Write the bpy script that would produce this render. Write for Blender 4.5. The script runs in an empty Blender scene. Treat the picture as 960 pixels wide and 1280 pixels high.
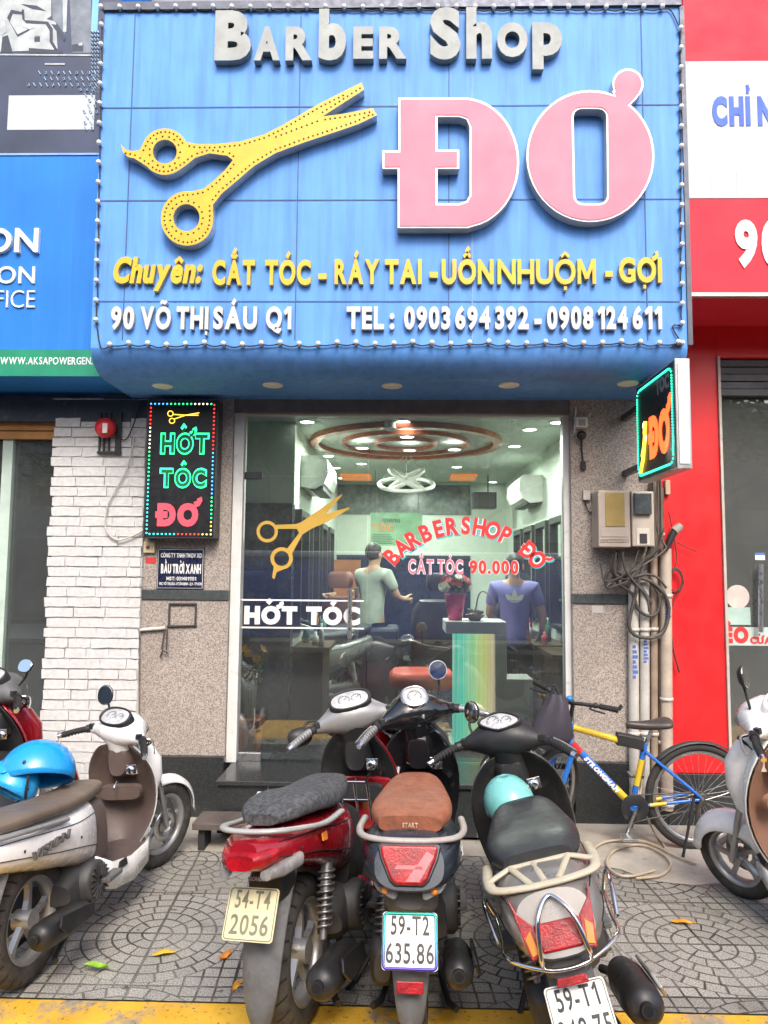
import bpy, math, random, unicodedata
from mathutils import Vector, Matrix
random.seed(11)
R = math.radians
S = bpy.context.scene
COL = S.collection

# ---------------------------------------------------------------- camera, sky, sun, exposure
CAM = Vector((0, 0, 1.75)); FPX = 900.0
PITCH, ROLL, YAW = R(4.7), R(0.5), R(1.3)
_f = Vector((-math.sin(YAW) * math.cos(PITCH), math.cos(YAW) * math.cos(PITCH), math.sin(PITCH)))
_r0 = Vector((math.cos(YAW), math.sin(YAW), 0)); _u0 = _r0.cross(_f)
_r = _r0 * math.cos(ROLL) + _u0 * math.sin(ROLL); _u = _u0 * math.cos(ROLL) - _r0 * math.sin(ROLL)
cd = bpy.data.cameras.new('camera'); cam = bpy.data.objects.new('camera', cd); COL.objects.link(cam)
mw = Matrix.Identity(4)
for i in range(3):
    mw[i][0] = _r[i]; mw[i][1] = _u[i]; mw[i][2] = -_f[i]; mw[i][3] = CAM[i]
cam.matrix_world = mw
cd.sensor_fit = 'VERTICAL'; cd.sensor_height = 36; cd.lens = 36 * FPX / 1280
cd.clip_start = .05; cd.clip_end = 400
S.camera = cam
SUN_EL, SUN_AZ = R(46), R(170)       # azimuth clockwise from +Y: the sun is high, behind and left of the camera
w = bpy.data.worlds.new('World'); S.world = w; w.use_nodes = True
nt = w.node_tree; bg = nt.nodes['Background']; sky = nt.nodes.new('ShaderNodeTexSky')
sky.sky_type = 'NISHITA'; sky.sun_disc = False; sky.sun_elevation = SUN_EL; sky.sun_rotation = SUN_AZ
sky.air_density = 1.0; sky.dust_density = 4.0; sky.ozone_density = .6
nt.links.new(sky.outputs[0], bg.inputs[0]); bg.inputs[1].default_value = .15
sl = bpy.data.lights.new('sun', 'SUN'); sl.energy = .9; sl.angle = R(18); sl.color = (1, .96, .9)
so = bpy.data.objects.new('sun', sl); COL.objects.link(so)
sd = Vector((math.sin(SUN_AZ) * math.cos(SUN_EL), math.cos(SUN_AZ) * math.cos(SUN_EL), math.sin(SUN_EL)))
so.rotation_euler = sd.to_track_quat('Z', 'Y').to_euler()
S.view_settings.view_transform = 'Standard'; S.view_settings.look = 'None'
S.view_settings.gamma = 1; S.view_settings.exposure = 1.2
S.render.engine = 'CYCLES'
try:
    S.cycles.use_denoising = True; S.cycles.denoiser = 'OPENIMAGEDENOISE'
    S.cycles.max_bounces = 8; S.cycles.transparent_max_bounces = 16; S.cycles.sample_clamp_indirect = 6
    S.cycles.caustics_reflective = False; S.cycles.caustics_refractive = False
except Exception:
    pass

def ray(px, py):
    return (_f * FPX + _r * (px - 480) - _u * (py - 640)).normalized()
def PX(px, py, Y):                    # point of the upright plane y = Y seen at a photo pixel
    d = ray(px, py); return CAM + d * (Y / d.y)
def GP(px, py, h=0.0):                # point of the level plane z = h
    d = ray(px, py); return CAM + d * ((h - CAM.z) / d.z)
def XP(px, py, X):                    # point of the plane x = X
    d = ray(px, py); return CAM + d * (X / d.x)

# ---------------------------------------------------------------- materials
def lin(c):
    return tuple((v / 12.92 if v <= .04045 else ((v + .055) / 1.055) ** 2.4) for v in c)
class NT:
    def __init__(s, name):
        s.m = bpy.data.materials.new(name); s.m.use_nodes = True; s.t = s.m.node_tree
        s.b = s.t.nodes['Principled BSDF']; s.o = s.t.nodes['Material Output']
    def n(s, typ, **kw):
        x = s.t.nodes.new('ShaderNode' + typ)
        for k, v in kw.items(): setattr(x, k, v)
        return x
    def l(s, a, b): s.t.links.new(a, b)
    def inp(s, sock, v):
        if hasattr(v, 'is_output') or isinstance(v, bpy.types.NodeSocket): s.l(v, sock)
        elif isinstance(v, (tuple, list)): sock.default_value = tuple(v) + ((1,) if len(v) == 3 and len(sock.default_value) == 4 else ())
        else: sock.default_value = v
    def math(s, op, a, b=0.0, c=0.0, clamp=False):
        x = s.n('Math', operation=op, use_clamp=clamp)
        for i, v in enumerate((a, b, c)): s.inp(x.inputs[i], v)
        return x.outputs[0]
    def coord(s, scale=(1, 1, 1), rot=(0, 0, 0), out='Object'):
        c = s.n('TexCoord'); m = s.n('Mapping'); s.l(c.outputs[out], m.inputs[0])
        m.inputs['Scale'].default_value = scale; m.inputs['Rotation'].default_value = rot
        return m.outputs[0]
    def noise(s, vec, scale, detail=4, rough=.6, fac=True):
        x = s.n('TexNoise'); s.l(vec, x.inputs['Vector']); x.inputs['Scale'].default_value = scale
        x.inputs['Detail'].default_value = detail; x.inputs['Roughness'].default_value = rough
        return x.outputs[0 if fac else 1]
    def ramp(s, fac, a, b, lo=0.0, hi=1.0):
        x = s.n('MapRange'); s.inp(x.inputs[0], fac); x.inputs[1].default_value = a; x.inputs[2].default_value = b
        x.inputs[3].default_value = lo; x.inputs[4].default_value = hi; return x.outputs[0]
    def mix(s, f, a, b):
        x = s.n('Mix', data_type='RGBA'); s.inp(x.inputs[0], f); s.inp(x.inputs[6], a); s.inp(x.inputs[7], b); return x.outputs[2]
    def bump(s, h, strength=.3, dist=.01):
        x = s.n('Bump'); x.inputs['Strength'].default_value = strength; x.inputs['Distance'].default_value = dist
        s.l(h, x.inputs['Height']); s.l(x.outputs[0], s.b.inputs['Normal']); return x
MC = {}
def M(name, col, rough=.5, metal=0.0, var=.18, scale=7, bump=0.0, bscale=80, coat=0.0, dirt=.0, emit=0.0, spec=.5, grime=(.12, .11, .09)):
    """a plain surface with some unevenness; dirt adds blotches of grime with a shape of their own"""
    if name in MC: return MC[name]
    t = NT(name); b = t.b
    v = t.coord(); nz = t.noise(v, scale, 5)
    lo = tuple(c * (1 - var) for c in col); hi = tuple(min(1, c * (1 + var * .7)) for c in col)
    c = t.mix(t.ramp(nz, .3, .7), lo, hi)
    rg = t.ramp(t.noise(v, scale * 3.1, 4), .3, .7, max(.02, rough - .08), min(1, rough + .1))
    if dirt:
        d = t.ramp(t.noise(v, scale * 1.9, 8, .72), .56, .7, 0, dirt)
        c = t.mix(d, c, grime)
        rg = t.math('ADD', rg, t.math('MULTIPLY', d, .35), clamp=True)
    t.inp(b.inputs['Base Color'], c); t.inp(b.inputs['Roughness'], rg); b.inputs['Metallic'].default_value = metal
    b.inputs['Specular IOR Level'].default_value = spec
    if coat: b.inputs['Coat Weight'].default_value = coat; b.inputs['Coat Roughness'].default_value = .05
    if bump: t.bump(t.noise(v, bscale, 6), bump, .004)
    if emit: t.inp(b.inputs['Emission Color'], col); b.inputs['Emission Strength'].default_value = emit
    MC[name] = t.m; return t.m
def glass(name, tint=(.93, .97, .95), ior=1.5, gloss=(1, 1, 1), dust_haze=0.0, haze=0.0):
    if name in MC: return MC[name]
    t = NT(name); tr = t.n('BsdfTransparent'); gl = t.n('BsdfGlossy'); mx = t.n('MixShader'); fr = t.n('Fresnel')
    tr.inputs[0].default_value = tint + (1,); gl.inputs[0].default_value = gloss + (1,); gl.inputs['Roughness'].default_value = .0
    fr.inputs[0].default_value = ior
    t.l(fr.outputs[0], mx.inputs[0]); t.l(tr.outputs[0], mx.inputs[1]); t.l(gl.outputs[0], mx.inputs[2])
    out = mx.outputs[0]
    if dust_haze:  # pale diffuse layer: patchy dust plus an even haze painted in for reflections
        df = t.n('BsdfDiffuse'); df.inputs[0].default_value = (.55, .58, .56, 1); m2 = t.n('MixShader')
        t.l(t.ramp(t.noise(t.coord(), 3.0, 7, .7), .35, .75, haze, max(dust_haze, haze * 1.4)), m2.inputs[0]); t.l(out, m2.inputs[1]); t.l(df.outputs[0], m2.inputs[2]); out = m2.outputs[0]
    t.l(out, t.o.inputs[0]); MC[name] = t.m; return t.m

# ---------------------------------------------------------------- mesh building
def spline(pts, n=6, closed=False):
    P = [Vector(p) for p in pts]; out = []
    N = len(P); seg = N if closed else N - 1
    for i in range(seg):
        a = P[(i - 1) % N] if closed or i > 0 else P[0] * 2 - P[1]
        b = P[i]; c = P[(i + 1) % N]
        d = P[(i + 2) % N] if closed or i + 2 < N else P[-1] * 2 - P[-2]
        for k in range(n):
            t = k / n
            out.append(.5 * ((2 * b) + (c - a) * t + (2 * a - 5 * b + 4 * c - d) * t * t + (3 * b - a - 3 * c + d) * t ** 3))
    if not closed: out.append(P[-1])
    return out
def wm(o):
    m = o.matrix_basis.copy()
    while o.parent:
        o = o.parent; m = o.matrix_basis @ m
    return m
class MB:
    def __init__(s): s.v = []; s.f = []; s.m = []; s.s = []
    def add(s, vs, fs, mi=0, smooth=False, X=None):
        o = len(s.v)
        s.v += [(X @ Vector(p)) if X is not None else Vector(p) for p in vs]
        flip = X is not None and X.to_3x3().determinant() < 0
        for i, f in enumerate(fs):
            s.f.append([o + k for k in (reversed(f) if flip else f)])
            s.m.append(mi[i] if isinstance(mi, (list, tuple)) else mi); s.s.append(smooth)
        return s
    def box(s, c, size, mi=0, X=None):
        x, y, z = [d / 2 for d in size]; c = Vector(c)
        vs = [c + Vector(((-x, x)[i & 1], (-y, y)[i >> 1 & 1], (-z, z)[i >> 2])) for i in range(8)]
        return s.add(vs, [(0, 2, 3, 1), (4, 5, 7, 6), (0, 1, 5, 4), (2, 6, 7, 3), (0, 4, 6, 2), (1, 3, 7, 5)], mi, False, X)
    def b2(s, lo, hi, mi=0, X=None):
        lo, hi = Vector(lo), Vector(hi); return s.box((lo + hi) / 2, [abs(d) for d in (hi - lo)], mi, X)
    def loft(s, rings, mi=0, caps=True, smooth=True, closed=True, X=None, loop=False):
        n = len(rings[0]); vs = [p for r in rings for p in r]; fs = []
        m = len(rings)
        for i in range(m if loop else m - 1):
            j = (i + 1) % m
            for k in range(n if closed else n - 1):
                q = (k + 1) % n
                fs.append((i * n + k, i * n + q, j * n + q, j * n + k))
        s.add(vs, fs, mi, smooth, X)
        if caps and closed and not loop:
            s.add(rings[0], [tuple(reversed(range(n)))], mi, False, X); s.add(rings[-1], [tuple(range(n))], mi, False, X)
        return s
    def tube(s, pts, r, n=8, mi=0, caps=True, closed=False, X=None, flat=1.0):
        P = [Vector(p) for p in pts]; N = len(P); rr = r if isinstance(r, (list, tuple)) else [r] * N
        T = []
        for i in range(N):
            a = P[(i - 1) % N] if closed or i else P[0]; b = P[(i + 1) % N] if closed or i < N - 1 else P[-1]
            d = b - a; T.append(d.normalized() if d.length > 1e-9 else Vector((0, 0, 1)))
        u = T[0].orthogonal().normalized()
        if abs(T[0].z) < .95: u = (Vector((0, 0, 1)) - T[0] * T[0].z).normalized()
        rings = []
        for i in range(N):
            u = (u - T[i] * u.dot(T[i])).normalized(); v = T[i].cross(u)
            rings.append([P[i] + (u * math.cos(2 * math.pi * k / n) * flat + v * math.sin(2 * math.pi * k / n)) * rr[i] for k in range(n)])
        return s.loft(rings, mi, caps, True, True, X, closed)
    def cyl(s, a, b, r, n=16, mi=0, r2=None): return s.tube([a, b], [r, r if r2 is None else r2], n, mi)
    def lathe(s, prof, X=None, n=24, mi=0, smooth=True):
        vs = []; fs = []; m = len(prof)
        for k in range(n):
            a = 2 * math.pi * k / n
            vs += [(r * math.cos(a), r * math.sin(a), h) for r, h in prof]
        for k in range(n):
            q = (k + 1) % n
            for i in range(m - 1):
                fs.append((k * m + i, q * m + i, q * m + i + 1, k * m + i + 1))
        mm = mi if not isinstance(mi, (list, tuple)) else [mi[i] for k in range(n) for i in range(m - 1)]
        return s.add(vs, fs, mm, smooth, X)
    def ball(s, c, r, n=14, m=8, mi=0, X=None):
        r = Vector(r if isinstance(r, (list, tuple)) else (r, r, r)); c = Vector(c)
        rings = [[c + Vector((r.x * math.sin(t) * math.cos(2 * math.pi * k / n), r.y * math.sin(t) * math.sin(2 * math.pi * k / n), -r.z * math.cos(t))) for k in range(n)]
                 for t in [max(.02, min(math.pi - .02, math.pi * i / m)) for i in range(m + 1)]]
        return s.loft(rings, mi, True, True, True, X)
    def grid(s, rows, mi=0, smooth=True, X=None): return s.loft(rows, mi, False, smooth, False, X)
    def prism(s, poly, O, U, V, N, depth, mi=0, side=None):
        """flat outline (no holes) given thickness"""
        O, U, V, N = map(Vector, (O, U, V, N)); n = len(poly)
        a = [O + U * p[0] + V * p[1] for p in poly]; b = [p + N * depth for p in a]
        ar = sum(poly[i][0] * poly[(i + 1) % n][1] - poly[(i + 1) % n][0] * poly[i][1] for i in range(n))
        if (ar < 0) != (U.cross(V).dot(N) < 0): a.reverse(); b.reverse()
        fs = [tuple(range(n, 2 * n)), tuple(reversed(range(n)))] + [(i, (i + 1) % n, n + (i + 1) % n, n + i) for i in range(n)]
        return s.add(a + b, fs, [mi, mi] + [mi if side is None else side] * n)
    def build(s, name, mats, parent=None, local=False, bevel=0.0, subsurf=0, solid=0.0, keep=False, seg=2):
        vs = [v.copy() for v in s.v]
        if parent is not None and not local:
            inv = wm(parent).inverted(); vs = [inv @ v for v in vs]
        lo = Vector([min(v[i] for v in vs) for i in range(3)]); hi = Vector([max(v[i] for v in vs) for i in range(3)])
        c = (lo + hi) / 2
        if parent is None: c.z = lo.z
        if keep: c = Vector((0, 0, 0))
        me = bpy.data.meshes.new(name); me.from_pydata([v - c for v in vs], [], s.f)
        if not isinstance(mats, (list, tuple)): mats = [mats]
        for m in mats: me.materials.append(m)
        me.polygons.foreach_set('material_index', s.m); me.polygons.foreach_set('use_smooth', s.s); me.update()
        o = bpy.data.objects.new(name, me); o.location = c; COL.objects.link(o)
        if parent is not None: o.parent = parent
        if solid:
            k = o.modifiers.new('solid', 'SOLIDIFY'); k.thickness = solid; k.offset = 0
        if bevel:
            k = o.modifiers.new('bevel', 'BEVEL'); k.width = bevel; k.segments = seg; k.limit_method = 'ANGLE'; k.angle_limit = R(40); k.harden_normals = False
        if subsurf:
            k = o.modifiers.new('subsurf', 'SUBSURF'); k.levels = subsurf; k.render_levels = subsurf
        return o
def sring(x, cz, hw, up, dn, n=24, p=2.6, sh=0.0, y0=0.0):
    """superellipse cross-section in the y-z plane at x; sh leans it"""
    out = []
    for k in range(n):
        a = 2 * math.pi * k / n; c, q = math.cos(a), math.sin(a)
        y = hw * math.copysign(abs(c) ** (2 / p), c); z = (up if q > 0 else dn) * math.copysign(abs(q) ** (2 / p), q)
        out.append(Vector((x + sh * z, y0 + y, cz + z)))
    return out
def tag(o, label=None, cat=None, group=None, kind=None):
    if label: o['label'] = label
    if cat: o['category'] = cat
    if group: o['group'] = group
    if kind: o['kind'] = kind
    return o
def thing(name, label, cat, loc=(0, 0, 0), group=None, rot=(0, 0, 0)):
    o = bpy.data.objects.new(name, None); COL.objects.link(o); o.location = loc; o.rotation_euler = rot
    o.empty_display_size = .1
    return tag(o, label, cat, group)
def copy_tree(o, parent=None):
    c = o.copy(); COL.objects.link(c); c.parent = parent
    for ch in [x for x in bpy.data.objects if x.parent == o]: copy_tree(ch, c)
    return c
def axes(O, X, Y, Z):
    m = Matrix.Identity(4)
    for i in range(3): m[i][0] = X[i]; m[i][1] = Y[i]; m[i][2] = Z[i]; m[i][3] = O[i]
    return m
def along(O, z, up=(0, 0, 1)):        # frame at O with local z along a direction
    z = Vector(z).normalized(); x = Vector(up).cross(z)
    x = x.normalized() if x.length > 1e-4 else Vector((1, 0, 0)); return axes(O, x, z.cross(x), z)

# ---------------------------------------------------------------- outlines with holes, and lettering
def fill_geo(loops, extrude, bev=0.0):
    cu = bpy.data.curves.new('outline', 'CURVE'); cu.dimensions = '2D'; cu.fill_mode = 'BOTH'; cu.extrude = extrude
    for lp in loops:
        sp = cu.splines.new('POLY'); sp.points.add(len(lp) - 1); sp.use_cyclic_u = True
        for i, p in enumerate(lp): sp.points[i].co = (p[0], p[1], 0, 1)
    return geo_of(cu)
def geo_of(cu):
    o = bpy.data.objects.new('outline', cu); COL.objects.link(o)
    dg = bpy.context.evaluated_depsgraph_get(); me = bpy.data.meshes.new_from_object(o.evaluated_get(dg))
    vs = [v.co.copy() for v in me.vertices]; fs = [tuple(p.vertices) for p in me.polygons]; fr = [abs(p.normal.z) > .7 for p in me.polygons]
    bpy.data.objects.remove(o); bpy.data.meshes.remove(me); bpy.data.curves.remove(cu)
    return vs, fs, fr
GL = {}
def glyph(ch, bold):
    k = (ch, bold)
    if k not in GL:
        cu = bpy.data.curves.new('letter', 'FONT'); cu.body = ch; cu.size = 1; cu.extrude = .5; cu.offset = bold; cu.resolution_u = 4
        GL[k] = geo_of(cu)
    return GL[k]
def stroke(pts, wd):
    """a thick flat line as one extruded outline"""
    P = [Vector((p[0], p[1])) for p in pts]; L = []; Rr = []
    for i in range(len(P)):
        a = P[max(0, i - 1)]; b = P[min(len(P) - 1, i + 1)]; d = (b - a).normalized(); nn = Vector((-d.y, d.x)) * wd / 2
        L.append(P[i] + nn); Rr.append(P[i] - nn)
    n = len(P); vs = [(p.x, p.y, z) for z in (.56, -.5) for p in L + Rr]
    fs = []; q = 2 * n
    for i in range(n - 1):
        fs += [(n + i, n + i + 1, i + 1, i), (q + i, q + i + 1, q + n + i + 1, q + n + i), (i, i + 1, q + i + 1, q + i), (n + i + 1, n + i, q + n + i, q + n + i + 1)]
    fs += [(0, q, q + n, n), (n - 1, 2 * n - 1, q + 2 * n - 1, q + n - 1)]
    fr = [k % 4 < 2 for k in range(4 * (n - 1))] + [False, False]
    return [Vector(v) for v in vs], fs, fr
def text_geo(s, bold=.02, gap=.09, space=.32, shear=0.0, mono=0.0):
    capg = glyph('H', bold)[0]; cap = max(v.y for v in capg); base0 = min(v.y for v in capg); H = cap - base0
    x = 0.0; V = []; F = []; FR = []
    def put(g, dx, dy=0, sx=1, sy=1):
        o = len(V); V.extend(Vector((v.x * sx + dx, v.y * sy + dy, v.z)) for v in g[0]); F.extend(tuple(o + i for i in f) for f in g[1]); FR.extend(g[2])
    th = .12 + bold * 2.2
    for ch in s:
        if ch == ' ': x += space; continue
        bar = ch in 'Đđ'
        dec = unicodedata.normalize('NFD', 'D' if bar else ch); b = dec[0]; marks = dec[1:]
        g = glyph(b, 0.0 if b == 'M' else bold)
        if b == 'M':
            vv, ff, rr = [], [], []; tw = .13 + bold * 2
            for n_, ln in enumerate((((.07, 0), (.07, 1)), ((.83, 0), (.83, 1)), ((.1, .97), (.45, .22)), ((.8, .97), (.45, .22)))):
                st = stroke(ln, tw); o_ = len(vv); vv += [Vector((v.x * H, v.y * H + base0, v.z * (1 + .03 * n_))) for v in st[0]]; ff += [tuple(o_ + i for i in f) for f in st[1]]; rr += st[2]
            g = (vv, ff, rr)
        if b == '1':
            st = stroke([(-.12, .7), (.0, .78), (.16, .93)], .14 + bold * 1.6); bo = .09 + bold * 1.1; g2 = glyph('I', bold); xm = min(v.x for v in g2[0])
            vv = [Vector((v.x - xm + .1 * H, v.y, v.z)) for v in g2[0]]; o_ = len(vv); g = (vv + [Vector((v.x * H, v.y * H + base0, v.z)) for v in st[0]], g2[1] + [tuple(o_ + i for i in f) for f in st[1]], g2[2] + st[2])
        gx = [v.x for v in g[0]]; gy = [v.y for v in g[0]]; x0, x1 = min(gx), max(gx); wd = (x1 - x0) / H
        if mono and b.isdigit(): adv0 = max(0, (mono - wd) / 2)
        else: adv0 = 0
        put(([Vector(((v.x - x0) / H, (v.y - base0) / H, v.z)) for v in g[0]], g[1], g[2]), x + adv0)
        cx = x + adv0 + wd / 2; top = (max(gy) - base0) / H + .08
        if bar: put(stroke([(x - .1, .5), (x + wd * .55, .5)], th), 0)
        if '\u031b' in marks: put(stroke([(x + wd * .8, .93), (x + wd * .98, 1.0), (x + wd * 1.06, 1.14), (x + wd * 1.02, 1.24)], th * .9), 0)
        if '\u031b' in marks: cx -= .13; top += .05
        if '\u0302' in marks:
            put(stroke([(cx - .2, top), (cx, top + .16), (cx + .2, top)], th * .75), 0); top += .17
        if '\u0306' in marks:
            put(stroke([(cx - .19, top + .14), (cx - .1, top + .04), (cx + .1, top + .04), (cx + .19, top + .14)], th * .75), 0); top += .16
        if '\u0301' in marks: put(stroke([(cx - .06, top), (cx + .13, top + .22)], th * .9), 0)
        if '\u0300' in marks: put(stroke([(cx + .06, top), (cx - .13, top + .22)], th * .9), 0)
        if '\u0309' in marks: put(stroke([(cx - .07, top + .22), (cx + .04, top + .25), (cx + .08, top + .16), (cx, top + .1), (cx, top + .01)], th * .65), 0)
        if '\u0303' in marks: put(stroke([(cx - .2, top + .03), (cx - .1, top + .13), (cx + .08, top + .05), (cx + .2, top + .14)], th * .75), 0)
        if '\u0323' in marks: put(stroke([(cx - .075, -.17), (cx + .075, -.17)], .15), 0)
        x += max(wd, mono if b.isdigit() else 0) + gap
    W = max(v.x for v in V)
    if shear: V = [Vector((v.x + v.y * shear, v.y, v.z)) for v in V]
    return V, F, FR, W
def text_on(mb, s, O, U, V, N, width, cap, depth, mi=0, side=None, bold=.02, gap=.09, space=.32, shear=0.0, mono=0.0, sink=.0):
    """lettering from O along U (width) and V (cap height), standing depth proud along N"""
    vs, fs, fr, W = text_geo(s, bold, gap, space, shear, mono)
    O, U, V, N = map(Vector, (O, U, V, N)); sx = width / W
    pts = [O + U * (v.x * sx) + V * (v.y * cap) + N * ((v.z + .5) * depth - sink) for v in vs]
    return mb.add(pts, fs, [mi if f or side is None else side for f in fr], False)
def text_px(mb, s, x0, x1, ybase, ycap, Y, depth, **kw):
    """the same on an upright wall plane y = Y, between photo pixels"""
    Q = Y - depth; a = PX(x0, ybase, Q); b = PX(x1, ybase, Q); c = PX((x0 + x1) / 2, ycap, Q); m = PX((x0 + x1) / 2, ybase, Q)
    return text_on(mb, s, (a.x, Y, m.z), (1, 0, 0), (0, 0, 1), (0, -1, 0), b.x - a.x, c.z - m.z, depth, **kw)
def wallbox(mb, x0, y0, x1, y1, Y, d0, d1, mi=0):
    """box on an upright plane between photo pixels, from d0 to d1 proud of it (towards the street)"""
    Q = Y - d1; a = PX((x0 + x1) / 2, y1, Q); b = PX((x0 + x1) / 2, y0, Q); l = PX(x0, (y0 + y1) / 2, Q); r = PX(x1, (y0 + y1) / 2, Q)
    return mb.b2((l.x, Y - d1, a.z), (r.x, Y - d0, b.z), mi)
# ================================================================ the setting: ground, kerb, road
F, G, YS, ZF = 5.25, 5.34, 4.5, .37      # pier faces, shop glass, sign face, shop floor height
def paving():
    t = NT('patterned_paving'); b = t.b
    c = t.n('TexCoord'); sp = t.n('SeparateXYZ')
    wob = t.n('Vector' + 'Math', operation='MULTIPLY_ADD')
    nz = t.n('TexNoise'); nz.inputs['Scale'].default_value = 9; nz.inputs['Detail'].default_value = 3; t.l(c.outputs['Object'], nz.inputs['Vector'])
    t.l(nz.outputs[1], wob.inputs[0]); wob.inputs[1].default_value = (.011, .011, 0); t.l(c.outputs['Object'], wob.inputs[2])
    t.l(wob.outputs[0], sp.inputs[0]); T = .435
    u = t.math('DIVIDE', t.math('ADD', t.math('ADD', sp.outputs[0], t.math('MULTIPLY', sp.outputs[1], .075)), 9.58), T)
    v = t.math('DIVIDE', t.math('ADD', sp.outputs[1], 5.96), T)
    mu = t.math('PINGPONG', u, 1.0); mv = t.math('PINGPONG', v, 1.0)
    r = t.math('SQRT', t.math('ADD', t.math('MULTIPLY', mu, mu), t.math('MULTIPLY', mv, mv)))
    K = 6.2; kr = t.math('MULTIPLY', r, K); rf = t.math('FRACT', kr); k = t.math('FLOOR', kr)
    inside = t.math('LESS_THAN', r, 6 / K)
    def groove(x, wd):                                    # 1 in the groove at both ends of a unit cell
        e = t.math('MINIMUM', x, t.math('SUBTRACT', 1.0, x)); return t.ramp(e, wd * .55, wd * 1.1, 1.0, 0.0)
    g1 = groove(rf, .075)
    na = t.math('ROUND', t.math('MULTIPLY', t.math('ADD', k, .8), 1.25))
    an = t.math('MULTIPLY', t.math('DIVIDE', t.math('ARCTAN2', mv, mu), math.pi / 2), na); af = t.math('FRACT', t.math('ADD', an, t.math('MULTIPLY', k, .0)))
    g2 = groove(af, .06)
    gc = t.math('MAXIMUM', g1, g2)
    su = t.math('FRACT', t.math('MULTIPLY', mu, 6)); sv = t.math('FRACT', t.math('MULTIPLY', mv, 6))
    gs = t.math('MAXIMUM', groove(su, .07), groove(sv, .07))
    gi = t.math('ADD', t.math('MULTIPLY', inside, gc), t.math('MULTIPLY', t.math('SUBTRACT', 1.0, inside), gs))
    ju = groove(t.math('FRACT', u), .016); jv = groove(t.math('FRACT', v), .016); j = t.math('MAXIMUM', ju, jv)
    gr = t.math('MAXIMUM', gi, j)
    wear = t.ramp(t.noise(c.outputs['Object'], 1.7, 6, .65), .42, .62, .45, 1.0)
    gr = t.math('MULTIPLY', gr, wear)
    speck = t.noise(c.outputs['Object'], 160, 2, .5); big = t.noise(c.outputs['Object'], 1.1, 5)
    cl = t.n('TexWhiteNoise', noise_dimensions='3D'); cv = t.n('CombineXYZ')
    t.inp(cv.inputs[0], t.math('FLOOR', u)); t.inp(cv.inputs[1], t.math('FLOOR', v)); t.inp(cv.inputs[2], t.math('MULTIPLY', inside, t.math('ADD', t.math('MULTIPLY', k, 31.0), t.math('FLOOR', an))))
    t.l(cv.outputs[0], cl.inputs['Vector'])
    base = t.mix(t.ramp(big, .35, .65), (.42, .405, .37), (.56, .54, .49))
    base = t.mix(t.ramp(cl.outputs[0], 0, 1, 0, .4), base, (.28, .27, .25))
    wt = t.n('TexWhiteNoise', noise_dimensions='2D'); wv = t.n('CombineXYZ'); t.inp(wv.inputs[0], t.math('FLOOR', u)); t.inp(wv.inputs[1], t.math('FLOOR', v)); t.l(wv.outputs[0], wt.inputs['Vector'])
    base = t.mix(t.ramp(wt.outputs[0], 0, 1, 0, .55), base, (.38, .345, .285)); base = t.mix(t.ramp(wt.outputs[0], .55, 1, 0, .4), base, (.2, .2, .195))
    base = t.mix(t.ramp(speck, .36, .62, .8, 0), base, (.1, .1, .095))
    col = t.mix(t.ramp(t.noise(c.outputs['Object'], .8, 8, .75), .58, .72, 0, .7), base, (.11, .1, .085))
    col = t.mix(t.ramp(t.noise(c.outputs['Object'], 2.4, 3, .5), .6, .67, 0, .5), col, (.1, .095, .085)); col = t.mix(t.ramp(t.noise(c.outputs['Object'], 17, 2, .4), .7, .73, 0, .75), col, (.06, .055, .05))
    col = t.mix(gr, col, (.035, .034, .03))
    t.inp(b.inputs['Base Color'], col); b.inputs['Roughness'].default_value = .8
    h = t.math('SUBTRACT', t.math('MULTIPLY', speck, .15), gr); t.bump(h, .9, .009)
    return t.m
PAVE = paving()
CONC = M('worn_concrete', (.44, .4, .34), .9, var=.3, scale=3, bump=.5, bscale=120, dirt=.5)
ASPH = M('asphalt', (.05, .05, .052), .9, var=.3, scale=20, bump=.5, bscale=200)
def kerb_paint():
    t = NT('worn_yellow_paint'); v = t.coord(); b = t.b
    paint = t.mix(t.ramp(t.noise(v, 6, 5), .3, .7), (.62, .33, .02), (.78, .46, .045))
    conc = t.mix(t.noise(v, 40, 4), (.2, .17, .12), (.42, .36, .27))
    wear = t.ramp(t.math('ADD', t.noise(v, 2.1, 4), t.math('MULTIPLY', t.noise(v, 26, 6, .7), .45)), .77, .87)
    c = t.mix(wear, paint, conc); c = t.mix(t.ramp(t.noise(v, 55, 3), .62, .68, 0, .8), c, (.05, .04, .03))
    t.inp(b.inputs['Base Color'], c); b.inputs['Roughness'].default_value = .75; t.bump(t.noise(v, 70, 5), .4, .004); return t.m
KERB = kerb_paint()
KY = GP(480, 1257).y
mb = MB(); mb.add([(-30, KY, 0), (30, KY, 0), (30, F + .2, 0), (-30, F + .2, 0)], [(0, 1, 2, 3)]); tag(mb.build('pavement', PAVE, keep=True), kind='structure')
mb = MB(); mb.b2((-30, 2.1, -.13), (30, KY, .004)); tag(mb.build('kerb', KERB, keep=True, bevel=.02), kind='structure')
mb = MB()
rng = random.Random(4)
edge = [(x * .12 - 12, 4.62 + rng.uniform(-.02, .02) + (.1 * math.sin(x * .16) if x > 108 else 0)) for x in range(201)]
edge = [(x, y - .3 * max(0, min(1, (x - 1.25) / .25)) * (1 if x < 2.4 else max(0, 1 - (x - 2.4) / .5))) for x, y in edge]
mb.grid([[(x, y, .004) for x, y in edge], [(x, F + .15, .006) for x, y in edge]], 0, False)
tag(mb.build('concrete_strip', CONC, keep=True), kind='structure')
mb = MB(); mb.add([(-60, -14, -.13), (60, -14, -.13), (60, 2.15, -.13), (-60, 2.15, -.13)], [(0, 1, 2, 3)]); tag(mb.build('road', ASPH, keep=True), kind='structure')
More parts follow.
